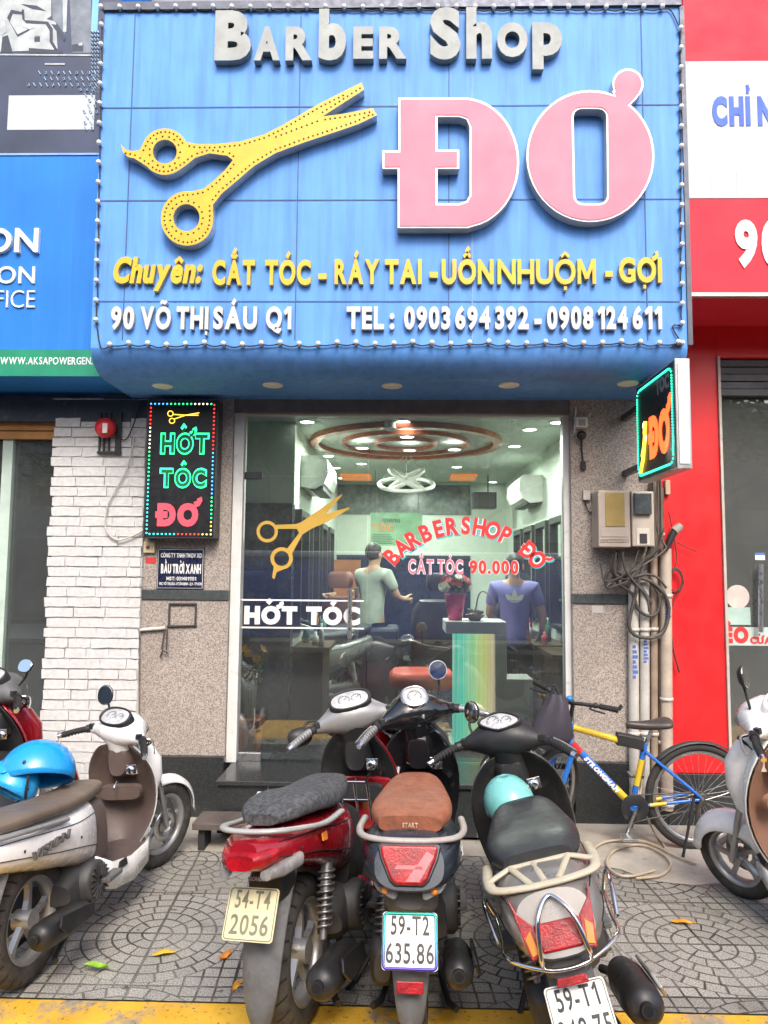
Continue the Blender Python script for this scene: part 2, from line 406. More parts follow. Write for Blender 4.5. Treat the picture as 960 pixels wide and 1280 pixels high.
mb = MB(); mb.add([(-150, -150, -.2), (150, -150, -.2), (150, 150, -.2), (-150, 150, -.2)], [(0, 1, 2, 3)]); tag(mb.build('ground', CONC, keep=True), kind='structure')
mb = MB(); mb.b2((-60, -12, -.12), (60, -7.2, .0)); tag(mb.build('far_pavement', M('far_paving', (.3, .29, .27), .9), keep=True), kind='structure')

# ================================================================ materials of the buildings
def granite(name, ca, cb, cc):
    t = NT(name); v = t.coord(); b = t.b
    vo = t.n('TexVoronoi'); vo.inputs['Scale'].default_value = 150; t.l(v, vo.inputs['Vector'])
    sep = t.n('SeparateColor'); t.l(vo.outputs['Color'], sep.inputs[0])
    c = t.mix(t.ramp(sep.outputs[0], .1, .9), ca, cb); c = t.mix(t.ramp(sep.outputs[1], .6, .75, 0, .8), c, cc)
    c = t.mix(t.ramp(t.noise(v, 1.4, 5), .45, .75, 0, .35), c, (.16, .14, .12))
    t.inp(b.inputs['Base Color'], c); b.inputs['Roughness'].default_value = .35; return t.m
GRAN = granite('pink_granite', (.5, .445, .395), (.36, .305, .265), (.16, .145, .135))
BLACKG = M('black_granite', (.032, .035, .037), .22, var=.35, scale=60, dirt=.25, grime=(.1, .095, .085))
DARKBAND = M('dark_stone_band', (.06, .07, .07), .35, var=.3, scale=30)
HEADER = M('grey_header_stone', (.15, .15, .15), .5, var=.25, scale=9, dirt=.3)
STEEL = M('brushed_steel', (.62, .63, .62), .3, 1.0, var=.08)
WHITEFR = M('white_window_frame', (.66, .67, .65), .4, var=.08, dirt=.3)
PLASTER = M('upper_wall_plaster', (.3, .3, .32), .9, var=.15, dirt=.4)
def bx(name, mats, px, parent, Y, d0, d1, bevel=.004):
    m = MB(); wallbox(m, *px, Y, d0, d1); return m.build(name, mats, parent, bevel=bevel)
# ---- barber shop front
shop = thing('shop_building', 'narrow barber shop front with pink granite piers, black plinth and open bright interior behind glass', 'building', (.4, F, 0))
def pier(xa, xb, name='granite_pier'):
    m = MB()
    a = PX(xa, 700, F).x; b = PX(xb, 700, F).x
    zb0, zb1, zb2, zt = PX(480, 948, F).z, PX(480, 752, F).z, PX(480, 740, F).z, PX(480, 497, F).z
    m.b2((a, F, zb0), (b, F + .2, zb1)); m.b2((a, F, zb2), (b, F + .2, zt)); m.build(name, GRAN, shop, bevel=.003)
    m = MB(); m.b2((a - .0015, F - .012, zb1), (b + .0015, F + .18, zb2)); m.build('stone_band', DARKBAND, shop, bevel=.002)
    m = MB(); m.b2((a - .003, F - .03, 0), (b + .003, F + .18, zb0)); m.build('plinth', BLACKG, shop, bevel=.003)
    return a, b
lx0, lx1 = pier(176, 287); rx0, rx1 = pier(715, 826)
zl0, zl1 = PX(480, 519, G).z, PX(480, 495, F).z
m = MB(); m.b2((lx1 - .002, F + .012, zl0), (rx0 + .002, F + .21, 3.06)); m.build('lintel', HEADER, shop, bevel=.003)
m = MB(); m.b2((lx0 - .35, F + .02, 3.0), (lx1 - .004, F + .2, 3.06)); m.build('header_course', HEADER, shop)
m = MB(); m.b2((rx0 + .004, F + .02, 3.0), (rx1, F + .2, 3.06)); m.build('header_course', HEADER, shop)
m = MB(); m.b2((lx0 - .4, F + .13, 3.062), (rx1 + .02, F + .3, 7.5)); m.build('upper_wall', PLASTER, shop)
# door step of black granite and a lower step
sx0, sx1 = PX(272, 968, 4.83).x, PX(712, 968, 4.83).x
step = thing('door_step', 'black granite door step under the glass shop front', 'step', ((sx0 + sx1) / 2, 5.05, 0))
m = MB(); m.b2((sx0, 4.85, .03), (sx1, F + .16, ZF - .03)); m.build('riser', BLACKG, step)
m = MB(); m.b2((sx0 - .01, 4.825, ZF - .03), (sx1, G + .06, ZF)); m.build('tread', BLACKG, step, bevel=.004)
for x in (sx0 + .33, sx0 + 1.0, sx0 + 1.7): m = MB(); m.b2((x, 4.846, .03), (x + .004, 4.849, ZF - .03)); m.build('joint', M('joint_grey', (.25, .25, .24), .8), step)
lo_a, lo_b = PX(247, 1010, 4.7), PX(420, 1010, 4.7)
low = thing('low_step', 'low stone slab step on short legs beside the black door step', 'step', ((lo_a.x + lo_b.x) / 2, 4.7, 0))
m = MB(); m.b2((lo_a.x, 4.58, .14), (lo_b.x, 4.82, .18)); m.build('slab', M('brown_slab', (.12, .1, .09), .35, var=.4, scale=6, dirt=.5), low, bevel=.004)
for x in (lo_a.x + .05, (lo_a.x + lo_b.x) / 2, lo_b.x - .05):
    m = MB(); m.b2((x - .02, 4.62, .004), (x + .02, 4.79, .14)); m.build('leg', M('dark_iron', (.03, .03, .03), .6), low)
# ---- interior shell
LX, RX, BY, CZ = -.86, 1.44, 9.8, 2.96
MINT = M('mint_wall_paint', (.56, .63, .55), .6, var=.05)
CEIL = M('ceiling_paint', (.5, .56, .5), .6, var=.04)
FLOORD = M('dark_floor_tile', (.03, .033, .045), .25, var=.3, scale=3)
m = MB(); m.b2((LX - .1, G + .08, ZF - .05), (RX + .1, BY, ZF - .002)); tag(m.build('floor', FLOORD), kind='structure')
m = MB(); m.b2((LX - .7, G + .02, CZ), (RX + .1, BY, CZ + .1)); tag(m.build('ceiling', CEIL), kind='structure')
m = MB(); m.b2((LX - .7, G + .44, ZF - .05), (LX, BY, CZ)); tag(m.build('wall', MINT), kind='structure')
m = MB(); m.b2((RX, G + .06, ZF - .05), (RX + .1, BY, CZ)); tag(m.build('wall', MINT), kind='structure')
def mural():
    t = NT('leafy_mural'); v = t.coord(); b = t.b
    n = t.noise(v, 9, 7, .7); c = t.mix(t.ramp(n, .4, .62), (.045, .065, .055), (.16, .2, .16)); c = t.mix(t.ramp(t.noise(v, 3, 3), .55, .7, 0, .5), c, (.1, .16, .2))
    t.inp(b.inputs['Base Color'], c); b.inputs['Roughness'].default_value = .3; return t.m
m = MB(); m.b2((LX - .1, BY, ZF - .05), (RX + .1, BY + .1, CZ)); tag(m.build('back_wall', MINT), kind='structure')
m = MB(); wallbox(m, 404, 606, 588, 643, BY, .0, .02); m.build('mural_panel', mural(), shop)
m = MB(); wallbox(m, 404, 694, 588, 900, BY, .0, .02); m.build('lower_panel', M('navy_panel', (.02, .025, .05), .3), shop)
# ---- glass front: frame, panes, door with handles, stickers
front = thing('glass_shopfront', 'tall glass shop front with a white steel frame, red lettering and gold scissors', 'shop front', (.2, G, ZF))
gx0, gx1 = PX(303, 720, G).x, PX(704, 720, G).x; gz1 = PX(480, 519, G).z
m = MB(); m.b2((gx0 - .075, G - .06, ZF), (gx0, G + .05, gz1)); m.b2((gx1, G - .04, ZF), (gx1 + .05, G + .05, gz1)); m.b2((gx0, G - .03, gz1 - .015), (gx1, G + .04, gz1 + .01)); m.build('frame', WHITEFR, front, bevel=.004)
GLASS = glass('window_glass', (.9, .945, .925), 2.0, dust_haze=.07, haze=.02)
dx = PX(459, 700, G).x; tz = PX(400, 596, G).z
m = MB(); m.b2((dx + .004, G - .005, ZF + .012), (gx1, G + .005, gz1 - .015)); m.build('glass_pane', GLASS, front)
m = MB(); m.b2((gx0, G - .005, tz + .004), (dx, G + .005, gz1 - .015)); m.build('transom_pane', GLASS, front)
m = MB(); m.b2((gx0 + .01, G - .005, ZF + .012), (dx, G + .005, tz)); door = m.build('glass_door', GLASS, front)
m = MB(); m.b2((gx0, G - .018, ZF), (gx0 + .17, G + .018, ZF + .06)); m.build('floor_hinge', STEEL, door, bevel=.003)
m = MB(); m.b2((gx0 + .0, G - .018, tz - .02), (gx0 + .13, G + .018, tz + .03)); m.build('patch_fitting', M('dark_fitting', (.03, .035, .04), .4), door, bevel=.003)
hx = PX(440, 760, G).x; hz0, hz1 = PX(440, 800, G).z, PX(440, 735, G).z
m = MB(); m.cyl((hx - .012, G - .06, hz0), (hx - .012, G - .06, hz1), .016, 12); m.cyl((hx + .03, G + .06, hz0), (hx + .03, G + .06, hz1), .014, 12)
for z in (hz0 + .03, hz1 - .03): m.cyl((hx, G - .06, z), (hx, G + .06, z), .012, 10)
m.build('handle', STEEL, door)
VW = M('white_vinyl', (.8, .8, .78), .4, var=.04)
m = MB(); text_px(m, 'HỚT TÓC', 305, 450, 781, 758, G - .006, .0015, bold=.07, gap=.07, space=.42); wallbox(m, 302, 749.5, 455, 751.5, G - .006, 0, .0015); wallbox(m, 302, 784, 455, 786, G - .006, 0, .0015); m.build('lettering', VW, door)
VG = M('gold_vinyl', (.72, .46, .09), .35, .3, var=.08)
def pxpoly(pts, Y): 
    return [(PX(x, y, Y).x, PX(x, y, Y).z) for x, y in pts]
def pxprism(mb, pts, Y, depth, mi=0, side=None):
    return mb.prism(pxpoly(pts, Y), (0, Y, 0), (1, 0, 0), (0, 0, 1), (0, -1, 0), depth, mi, side)
def pxfill(mb, loops, Y, depth, mi=0, side=None, sink=0.0):
    vs, fs, fr = fill_geo([pxpoly(l, Y - depth) for l in loops], .5)
    return mb.add([(v.x, Y + sink - (v.z + .5) * depth, v.y) for v in vs], fs, [mi if f or side is None else side for f in fr])
def arc(cx, cy, rx, ry, a0, a1, n=16):
    return [(cx + rx * math.cos(R(a0 + (a1 - a0) * i / n)), cy + ry * math.sin(R(a0 + (a1 - a0) * i / n))) for i in range(n + 1)]
m = MB(); Yd = G - .006
pxfill(m, [[(346, 656), (370, 655), (376, 653), (428, 617), (427, 620), (408, 642), (436, 634), (437, 636), (410, 652), (389, 661), (378, 668), (365, 692)] + arc(352, 698, 14, 14, -10, 80, 8) + [(346, 715), (343, 724), (340, 722), (342, 710)] + arc(352, 698, 14, 14, 135, 300, 14) + [(374, 666), (371, 661), (347, 661)] + arc(334, 664.5, 13.3, 13.5, 0, 325, 24), arc(352, 698, 9.5, 9.5, 0, 345, 18), arc(334, 664.5, 9.5, 9.5, 0, 345, 18)], Yd, .0015)
m.build('scissors_sticker', VG, front)
VR, VT = M('red_vinyl', (.75, .05, .05), .4, var=.06), M('cyan_vinyl', (.05, .5, .62), .4)
VWH = M('outline_vinyl', (.86, .84, .84), .4, var=.03)
def arclet(mb, s, cx, cy, rad, a0, a1, size, Y, mi, dz=0.0, bold=.04, dxy=(0, 0)):
    n = len(s)
    for i, ch in enumerate(s):
        if ch == ' ': continue
        a = R(a0 + (a1 - a0) * i / (n - 1)); vs, fs, fr, W = text_geo(ch, bold, 0)
        ca, sa = math.sin(a), math.cos(a); U = (sa, ca); V = (ca, -sa)          # letter axes in photo pixels (y down)
        px, py = cx + rad * ca + dxy[0], cy - rad * sa + dxy[1]
        wd = size * .78
        pts = []
        for v in vs:
            u = (v.x / W - .5) * wd * W * 1.06; h = v.y * size
            q = PX(px + u * math.cos(a) + h * math.sin(a), py + u * math.sin(a) - h * math.cos(a), Y); pts.append((q.x, Y - (v.z + .5) * .001 - dz, q.z))
        mb.add(pts, fs, mi)
m = MB()
arclet(m, 'BARBERSHOP ĐƠ', 579, 779, 111, -47, 50, 22, Yd, 2, 0, .095, (1.4, 1.8)); arclet(m, 'BARBERSHOP ĐƠ', 579, 779, 111, -47, 50, 22, Yd, 1, .0012, .085); arclet(m, 'BARBERSHOP ĐƠ', 579, 779, 111, -47, 50, 22, Yd, 0, .0024, .04)
m.build('lettering', [VR, VWH, VT], front); m = MB()
text_px(m, 'CẮT TÓC', 510, 579, 718, 699, Yd, .001, mi=1, bold=.075, gap=.05); text_px(m, 'CẮT TÓC', 510.5, 578.5, 717.5, 699.5, Yd - .0012, .001, mi=3, bold=.02, gap=.13)
m.build('lettering', [VR, VWH, VT, M('pink_vinyl', (.75, .2, .3), .4)], front); m = MB()
text_px(m, '90.000', 586, 649, 718, 700, Yd, .001, mi=1, bold=.085, gap=.04); text_px(m, '90.000', 587, 648, 717.5, 700.5, Yd - .0012, .001, mi=0, bold=.045, gap=.11)
m.build('lettering', [VR, VWH, VT], front)
# ================================================================ the big blue sign box
def streaked(name, col, dark, amt=.5, light=(.5, .6, .75)):
    t = NT(name); b = t.b; v = t.coord()
    v2 = t.coord(scale=(9, 9, .55)); v3 = t.coord(scale=(30, 30, 1.2))
    a = t.noise(v2, 1.5, 7, .7); c2 = t.noise(v3, 1.0, 4)
    c = t.mix(t.ramp(t.noise(v, 1.5, 4), .3, .7), tuple(k * .88 for k in col), tuple(min(1, k * 1.1) for k in col))
    c = t.mix(t.ramp(a, .44, .68, 0, amt), c, dark); c = t.mix(t.ramp(c2, .55, .75, 0, amt * .45), c, light)
    t.inp(b.inputs['Base Color'], c); b.inputs['Roughness'].default_value = .58; b.inputs['Specular IOR Level'].default_value = .3; return t.m
BLUE = streaked('blue_sign_panel', (.12, .335, .80), (.07, .18, .45), .55, (.24, .46, .85))
SEAM = M('panel_joint', (.05, .1, .25), .6); SEAML = M('panel_joint_pale', (.24, .38, .7), .6)
sxl, sxr = PX(119, 300, YS).x, PX(856, 300, YS).x
szt, szb = PX(490, 3, YS).z, PX(490, 431, YS).z; ZSOF = 3.02
sign = thing('shop_sign', 'large blue sign box with raised gold scissors, pink letters and yellow and white lettering', 'shop sign', ((sxl + sxr) / 2, YS, ZSOF))
prof = [(F + .12, szt), (YS, szt), (YS, szb)]
for i in range(1, 13):
    a = math.pi / 2 * i / 12; prof.append((YS + .24 * (1 - math.cos(a)), szb - (szb - ZSOF) * math.sin(a)))
prof.append((F + .12, ZSOF))
m = MB(); rA = [Vector((sxl, y, z)) for y, z in prof]; rB = [Vector((sxr, y, z)) for y, z in prof]; n = len(prof)
m.add(rA + rB, [(i, (i + 1) % n, n + (i + 1) % n, n + i) for i in range(n)] + [tuple(reversed(range(n))), tuple(range(n, 2 * n))])
for i in range(3, n - 2): m.s[i] = True
m.build('sign_box', BLUE, sign)
m = MB()
for y in (133, 250, 377): 
    z = PX(490, y, YS).z; m.b2((sxl + .01, YS - .003, z - .004), (sxr - .01, YS - .0005, z + .004), 0)
for x in (160, 372, 561, 590, 806): 
    q = PX(x, 250, YS).x; m.b2((q - .003, YS - .0045, szb + .03), (q + .003, YS - .002, szt - .02), 0 if x != 590 else 1)
m.build('panel_seam', [SEAM, SEAML], sign)
m = MB(); m.b2((sxl - .012, YS - .02, szt - .05), (sxr + .012, YS + .04, szt + .005)); m.b2((sxr + .001, YS - .012, szb), (sxr + .03, YS + .1, szt - .052)); m.build('edge_trim', M('dark_edge_metal', (.1, .11, .14), .5, .6, dirt=.4), sign)
for px, py in ((203, 482), (341, 481), (490, 482), (636, 481), (785, 479)):
    q = GP(px, py, ZSOF)
    m = MB(); m.lathe([(0.0, -.004), (.055, -.004), (.064, -.008), (.07, -.005), (.07, .002)], axes((q.x, q.y, ZSOF - .001), (1, 0, 0), (0, 1, 0), (0, 0, 1)), 24); m.build('soffit_light', M('soffit_lamp_glass', (.92, .88, .8), .4), sign)
SILV = M('silver_letter_face', (.34, .365, .36), .6, 0, dirt=.2); SILS = M('silver_letter_side', (.22, .25, .23), .4, .3, dirt=.3)
m = MB(); Yf = YS - .003
for ch, x0, x1, y0, y1, b in (('B', 270, 315, 20, 82, .055), ('A', 319, 351, 40, 82, .05), ('R', 358, 391, 40, 82, .05), ('b', 399, 433, 18, 82, .05), ('E', 442, 467, 40, 80, .05), ('R', 474, 508, 40, 80, .05),
                              ('S', 537, 575, 16, 81, .055), ('h', 582, 614, 16, 80, .05), ('O', 620, 658, 35, 78, .06), ('p', 664, 701, 35, 93, .05)):
    vs, fs, fr = glyph(ch, b); xs = [v.x for v in vs]; ys = [v.y for v in vs]
    a = PX((x0 + x1) / 2, y1, Yf); c = PX((x0 + x1) / 2, y0, Yf); l = PX(x0, y1, Yf).x; r_ = PX(x1, y1, Yf).x
    m.add([(l + (v.x - min(xs)) / (max(xs) - min(xs)) * (r_ - l), Yf - (v.z + .5) * .05, a.z + (v.y - min(ys)) / (max(ys) - min(ys)) * (c.z - a.z)) for v in vs], fs, [0 if f else 1 for f in fr])
m.build('lettering', [SILV, SILS], sign, bevel=.003)
YEL = M('yellow_letter_face', (.78, .45, .015), .4, var=.1, dirt=.25, grime=(.3, .2, .05)); YELS = M('yellow_letter_side', (.5, .42, .22), .5, dirt=.3)
m = MB(); kw = dict(mi=0, side=1)
text_px(m, 'Chuyên:', 139, 250, 354, 321, Yf, .03, bold=.045, shear=.2, gap=.07, **kw)
for s, a, b, y0 in (('CẮT', 265, 318, 356), ('TÓC', 331, 388, 356), ('-', 398, 408, 356), ('RÁY', 418, 474, 355), ('TAI', 481, 527, 355), ('-', 537, 547, 354), ('UỐN', 552, 617, 355), ('NHUỘM', 622, 745, 355), ('-', 757, 766, 353), ('GỢI', 774, 828, 353)):
    text_px(m, s, a, b, y0, y0 - 31, Yf, .03, bold=.024 if 'M' in s else .04, gap=.1, **kw)
m.build('lettering', [YEL, YELS], sign)
WHL = M('white_letter_face', (.6, .6, .585), .45, var=.06, dirt=.2); WHS = M('white_letter_side', (.45, .42, .38), .6, dirt=.4)
m = MB()
for s, a, b in (('90', 138, 167), ('VÕ', 175, 213), ('THỊ', 220, 260), ('SÁU', 266, 321), ('Q1', 332, 364), ('TEL', 433, 480), (':', 487, 493), ('0903', 505, 563), ('694', 569, 613), ('392', 619, 661), ('-', 668, 677), ('0908', 684, 742), ('124', 747, 785), ('611', 791, 828)):
    text_px(m, s, a, b, 411.5, 383, Yf, .03, bold=.045, gap=.11, **kw)
m.build('lettering', [WHL, WHS], sign)
# gold scissors
outer = ([(452, 103), (455, 112), (430, 128), (403, 145.5), (430, 142), (466, 135), (471, 144), (448, 155), (425, 163), (380, 178), (345, 191), (318, 207), (297, 225), (277, 242), (266, 256), (266.5, 272)] + arc(234, 273, 33, 34, 8, 262, 22)[1:]
         + [(240, 239), (254, 236), (266, 227), (281, 213), (291, 200), (284, 194.5), (262, 191.5), (244, 197), (232, 207)] + arc(206, 189.5, 29, 29, 45, 140, 8)[1:] + [(176, 203), (168, 198), (160, 196), (154, 190), (151, 180), (157, 187), (167, 189), (175, 187)] + arc(206, 189.5, 29, 29, 205, 335, 12)
         + [(246, 180), (270, 180), (300, 177), (330, 168), (352, 157), (400, 129)])
h1 = arc(206, 189.5, 15, 15, 0, 345, 23); h2 = arc(233, 272, 16.5, 17, 0, 345, 23)
em = MB(); pxfill(em, [outer, h1, h2], Yf, .07, 0, 1)
GOLD = M('gold_panel_face', (.74, .43, .015), .4, var=.12, scale=14, dirt=.3, grime=(.35, .2, .03))
scis = em.build('scissors_emblem', [GOLD, M('zinc_return', (.6, .6, .58), .35, .5, dirt=.35)], sign)
def inset(loop, d, step):
    n = len(loop); L = []
    ar = sum(loop[i][0] * loop[(i + 1) % n][1] - loop[(i + 1) % n][0] * loop[i][1] for i in range(n)); sg = 1 if ar > 0 else -1
    acc = 0.0; 
    for i in range(n):
        a = Vector(loop[i]); b = Vector(loop[(i + 1) % n]); e = b - a
        if e.length < .01: continue
        t = e.normalized(); nn = Vector((-t.y, t.x)) * sg
        while acc < e.length:
            L.append(a + t * acc + nn * d); acc += step
        acc -= e.length
    return L
m = MB()
def inside_poly(p, lp):
    c = False; j = len(lp) - 1
    for i in range(len(lp)):
        if (lp[i][1] > p[1]) != (lp[j][1] > p[1]) and p[0] < (lp[j][0] - lp[i][0]) * (p[1] - lp[i][1]) / (lp[j][1] - lp[i][1]) + lp[i][0]: c = not c
        j = i
    return c
dots = inset(outer, 4.2, 6.2) + inset(h1, -4.2, 6.2) + inset(h2, -4.2, 6.2)
dots += [Vector((345 + 58 * i / 9, 171 - 22 * i / 9)) for i in range(10)]
ok = []
for d in dots:
    if inside_poly(d, outer) and not inside_poly(d, h1) and not inside_poly(d, h2) and all((d - e).length > 4 for e in ok): ok.append(d)
for d in ok:
    q = PX(d.x, d.y, Yf - .07); m.ball((q.x, Yf - .0705, q.z), (.0068, .004, .0068), 8, 4)
m.build('led_dots', M('dark_led', (.09, .045, .01), .3), scis)['kind'] = 'stuff'
# the two big pink letters
def shrink(lp, d):
    n = len(lp); ar = sum(lp[i][0] * lp[(i + 1) % n][1] - lp[(i + 1) % n][0] * lp[i][1] for i in range(n)); sg = 1 if ar > 0 else -1; out = []
    for i in range(n):
        p, q, r2 = Vector(lp[i - 1]), Vector(lp[i]), Vector(lp[(i + 1) % n]); a = (q - p).normalized(); b = (r2 - q).normalized()
        n1 = Vector((-a.y, a.x)); n2 = Vector((-b.y, b.x)); h = n1 + n2; h = h / max(.35, h.dot(n1)) if h.length > 1e-4 else n1
        out.append(q + h * d * sg)
    return out
PINK = M('pink_acrylic_face', (.78, .21, .29), .5, var=.1, scale=2.2, dirt=.12, grime=(.5, .03, .06), spec=.3); WRIM = M('white_letter_rim', (.82, .82, .8), .4); RET = M('grey_letter_return', (.5, .52, .5), .45, .3, dirt=.35)
Dd = [(498, 122), (585, 122)] + arc(580, 203, 69, 81, -80, 80, 20) + [(585, 285), (497, 285), (497, 211), (478, 211), (478, 188), (498, 188)]
Dh = [(547, 146), (574, 146), (583, 149), (587, 158), (587, 244), (583, 251), (574, 254), (547, 254), (547, 211), (574, 211), (574, 187), (547, 187)]
Oo = arc(738, 195, 80, 82.5, -46, 292, 44) + [(765, 114)] + arc(785, 105, 19.5, 19.5, 155, 395, 18) + [(795, 124), (788, 131)]
Oh = arc(727, 146, 10, 10, 180, 270, 5) + arc(748, 146, 10, 10, 270, 360, 5) + arc(749, 244, 10, 10, 0, 90, 5) + arc(729, 244, 10, 10, 90, 180, 5)
for o_, h_ in ((Dd, Dh), (Oo, Oh)):
    m = MB(); pxfill(m, [o_, h_], Yf, .075, 0, 1); lt = m.build('letter', [WRIM, RET], sign)
    m = MB(); pxfill(m, [shrink(o_, 2.6), shrink(h_, -2.6)], Yf - .0755, .004, 0); m.build('face_panel', PINK, lt)
# bulb string round the sign edge
bul = thing('bulb_string', 'string of small round white bulbs on a dark cord edging the blue sign', 'string lights', ((sxl + sxr) / 2, YS - .03, szb - .03))
BULB = M('white_bulb', (.75, .74, .7), .25, var=.05); CORD = M('black_cord', (.02, .02, .025), .6)
Yb = YS - .03
path = [(120 - 0, 8)] + [(x, 8 - .0 * x) for x in range(140, 850, 23)] + [(851, 10)]
spots = [(126 + i * 23.4, 8 + .3 * math.sin(i)) for i in range(31)] + [(851 + 2.0 * i / 17, 10 + i * 24.6) for i in range(1, 18)] + [(848 - i * 23.7, 427 + 1.2 * math.sin(i * 1.7) + i * .08) for i in range(31)] + [(119 + 8 * i / 17, 424 - i * 24.6) for i in range(1, 17)]
first = None; cordpts = []
for px, py in spots:
    q = PX(px, py, Yb)
    if first is None:
        m = MB(); m.ball((q.x, Yb, q.z), .0165, 10, 7, 0); m.tube([(q.x, Yb + .008, q.z - .004), (q.x, Yb + .022, q.z - .012)], .011, 8, 1)
        first = m.build('bulb', [BULB, M('bulb_socket', (.35, .35, .33), .5)], bul); base = q; o = first
    else:
        o = first.copy(); COL.objects.link(o); o.location = first.location + (q - base)
    cordpts.append(q + Vector((0, .015, -.008))); cordpts.append(q + (PX(px + (12 if py < 20 else -12 if py > 400 and px > 130 else 0), py + (0 if py < 20 or (py > 400 and px > 130) else (12 if px > 400 else -12)), Yb) - q) * 1.0 + Vector((random.uniform(-.004, .004), .018, -.016)))
m = MB(); m.tube(spline(cordpts, 3), .0045, 5); m.build('cord', CORD, bul)

# ================================================================ LED sign boards
BLK = M('matt_black_panel', (.012, .013, .016), .35); HOUS = M('dark_housing', (.05, .055, .06), .45)
def led(name, c, e=3.0): return M(name, c, .4, emit=e, var=.05)
LG, LRD, LC, LW, LY, LB = led('green_led', (.02, .8, .25), 1.6), led('red_led', (.9, .03, .02), 1.4), led('cyan_led', (.03, .65, .6), 1.5), led('white_led', (.9, .85, .7), 1.3), led('yellow_led', (.85, .6, .05), 1.3), led('blue_led', (.05, .35, .8), 1.5)
Yl = 5.12
l0, l1 = PX(181, 590, Yl).x, PX(271, 590, Yl).x; lz0, lz1 = PX(228, 673, Yl).z, PX(228, 500, Yl).z
lb = thing('led_sign_board', 'tall black LED sign board with green and red letters on the left pier', 'LED sign', ((l0 + l1) / 2, Yl, lz0))
m = MB(); m.b2((l0, Yl, lz0), (l1, F - .002, lz1)); m.build('housing', HOUS, lb, bevel=.004)
m = MB(); m.b2((l0 + .012, Yl - .004, lz0 + .012), (l1 - .012, Yl - .0005, lz1 - .012)); m.build('front_panel', BLK, lb)
m = MB(); W_, H_ = l1 - l0 - .06, lz1 - lz0 - .06; per = 2 * (W_ + H_); nn_ = 96
segs = [(0, .05, 5), (.05, .11, 0), (.11, .155, 3), (.155, .16, 0), (.16, .29, 1), (.29, .40, 5), (.40, .46, 0), (.46, .53, 4), (.53, .59, 1), (.59, .66, 2), (.66, .80, 2), (.80, .88, 0), (.88, .94, 3), (.94, 1.0, 1)]
for i in range(nn_):
    t = i / nn_; d = t * per
    if d < W_: u, v = d, H_
    elif d < W_ + H_: u, v = W_, H_ - (d - W_)
    elif d < 2 * W_ + H_: u, v = W_ - (d - W_ - H_), 0
    else: u, v = 0, d - 2 * W_ - H_
    c = next((k for a, b, k in segs if a <= t < b), 0)
    m.ball((l0 + .03 + u, Yl - .006, lz0 + .03 + v), (.0068, .004, .0068), 8, 4, c)
m.build('led_border', [LG, LRD, LC, LW, LY, LB], lb)
GIN = M('dark_green_fill', (.01, .16, .05), .4)
for s, a, b, y0, y1 in (('HỚT', 200, 261, 567, 542), ('TÓC', 199, 258, 609, 586)):
    m = MB(); text_px(m, s, a, b, y0 + 1, y1 - 1, Yl - .004, .003, mi=0, bold=.075, gap=.09); text_px(m, s, a + 1.8, b - 1.8, y0 - .8, y1 + 1.2, Yl - .0072, .002, mi=1, bold=.028, gap=.2); m.build('lettering', [LG, GIN], lb)
m = MB(); text_px(m, 'ĐƠ', 196, 252, 658, 629, Yl - .004, .003, bold=.075, gap=.08); m.build('lettering', M('red_led_letter', (.75, .07, .1), .4, emit=.35), lb)
m = MB()
def loopline(pts, r, mi=0, closed=False, Y=Yl - .008): m.tube([PX(x, y, Y) for x, y in pts], r, 6, mi, closed=closed)
loopline(arc(213, 517, 3.4, 3.4, 0, 330, 10), .0035, 0, True); loopline(arc(215, 526, 3.4, 3.2, 0, 330, 10), .0035, 0, True); loopline([(217, 518), (232, 519), (249, 516)], .0035); loopline([(217, 524), (232, 519), (248, 519)], .0035)
m.build('scissors_outline', led('amber_led', (.9, .5, .05), 1.2), lb)
# projecting LED box on the right
Yr0, Yr1 = 4.15, 4.83; rfx = PX(845, 520, Yr0).x; rz0, rz1 = PX(850, 586, Yr0).z, PX(850, 448, Yr0).z; rth = PX(864, 520, Yr0).x - rfx
pb = thing('projecting_led_sign', 'LED sign box on a bracket projecting over the pavement by the meters', 'LED sign', (rfx + rth / 2, (Yr0 + Yr1) / 2, rz0))
ALU = M('brushed_aluminium', (.5, .5, .49), .4, .8, var=.1, dirt=.2)
m = MB(); m.b2((rfx, Yr0, rz0), (rfx + rth, Yr1, rz1)); m.build('housing', ALU, pb, bevel=.004)
m = MB(); m.b2((rfx + .015, Yr0 - .006, rz0 + .03), (rfx + rth - .015, Yr0 - .0005, rz1 - .03)); m.build('edge_panel', M('white_edge_panel', (.78, .8, .83), .4), pb)
for sgn in (-1, 1):
    m = MB(); xx = rfx - .004 if sgn < 0 else rfx + rth + .0005; m.b2((xx, Yr0 + .012, rz0 + .012), (xx + .0035, Yr1 - .012, rz1 - .012)); m.build('face_panel', BLK, pb)
m = MB(); rec = []
cr = .05; y0, y1, z0, z1 = Yr0 + .035, Yr1 - .03, rz0 + .04, rz1 - .04
for cy, cz, a0 in ((y1 - cr, z1 - cr, 0), (y0 + cr, z1 - cr, 90), (y0 + cr, z0 + cr, 180), (y1 - cr, z0 + cr, 270)):
    rec += [(rfx - .008, cy + cr * math.cos(R(a0 + i * 30)), cz + cr * math.sin(R(a0 + i * 30))) for i in range(4)]
P_ = [Vector(p) for p in rec]; P_.append(P_[0]); tot = 0
for a, b in zip(P_, P_[1:]):
    n = max(1, int((b - a).length / .017))
    for i in range(n): m.ball(a.lerp(b, i / n), (.004, .0075, .0075), 7, 4)
m.build('led_border', led('mint_led', (.03, .75, .42), 1.7), pb)
m = MB(); U, V, N = (0, -1, 0), (0, 0, 1), (-1, 0, 0)
text_on(m, 'ĐƠ', (rfx - .004, Yr0 + .43, rz0 + .12), U, V, N, .37, .27, .004, bold=.06, gap=.06)
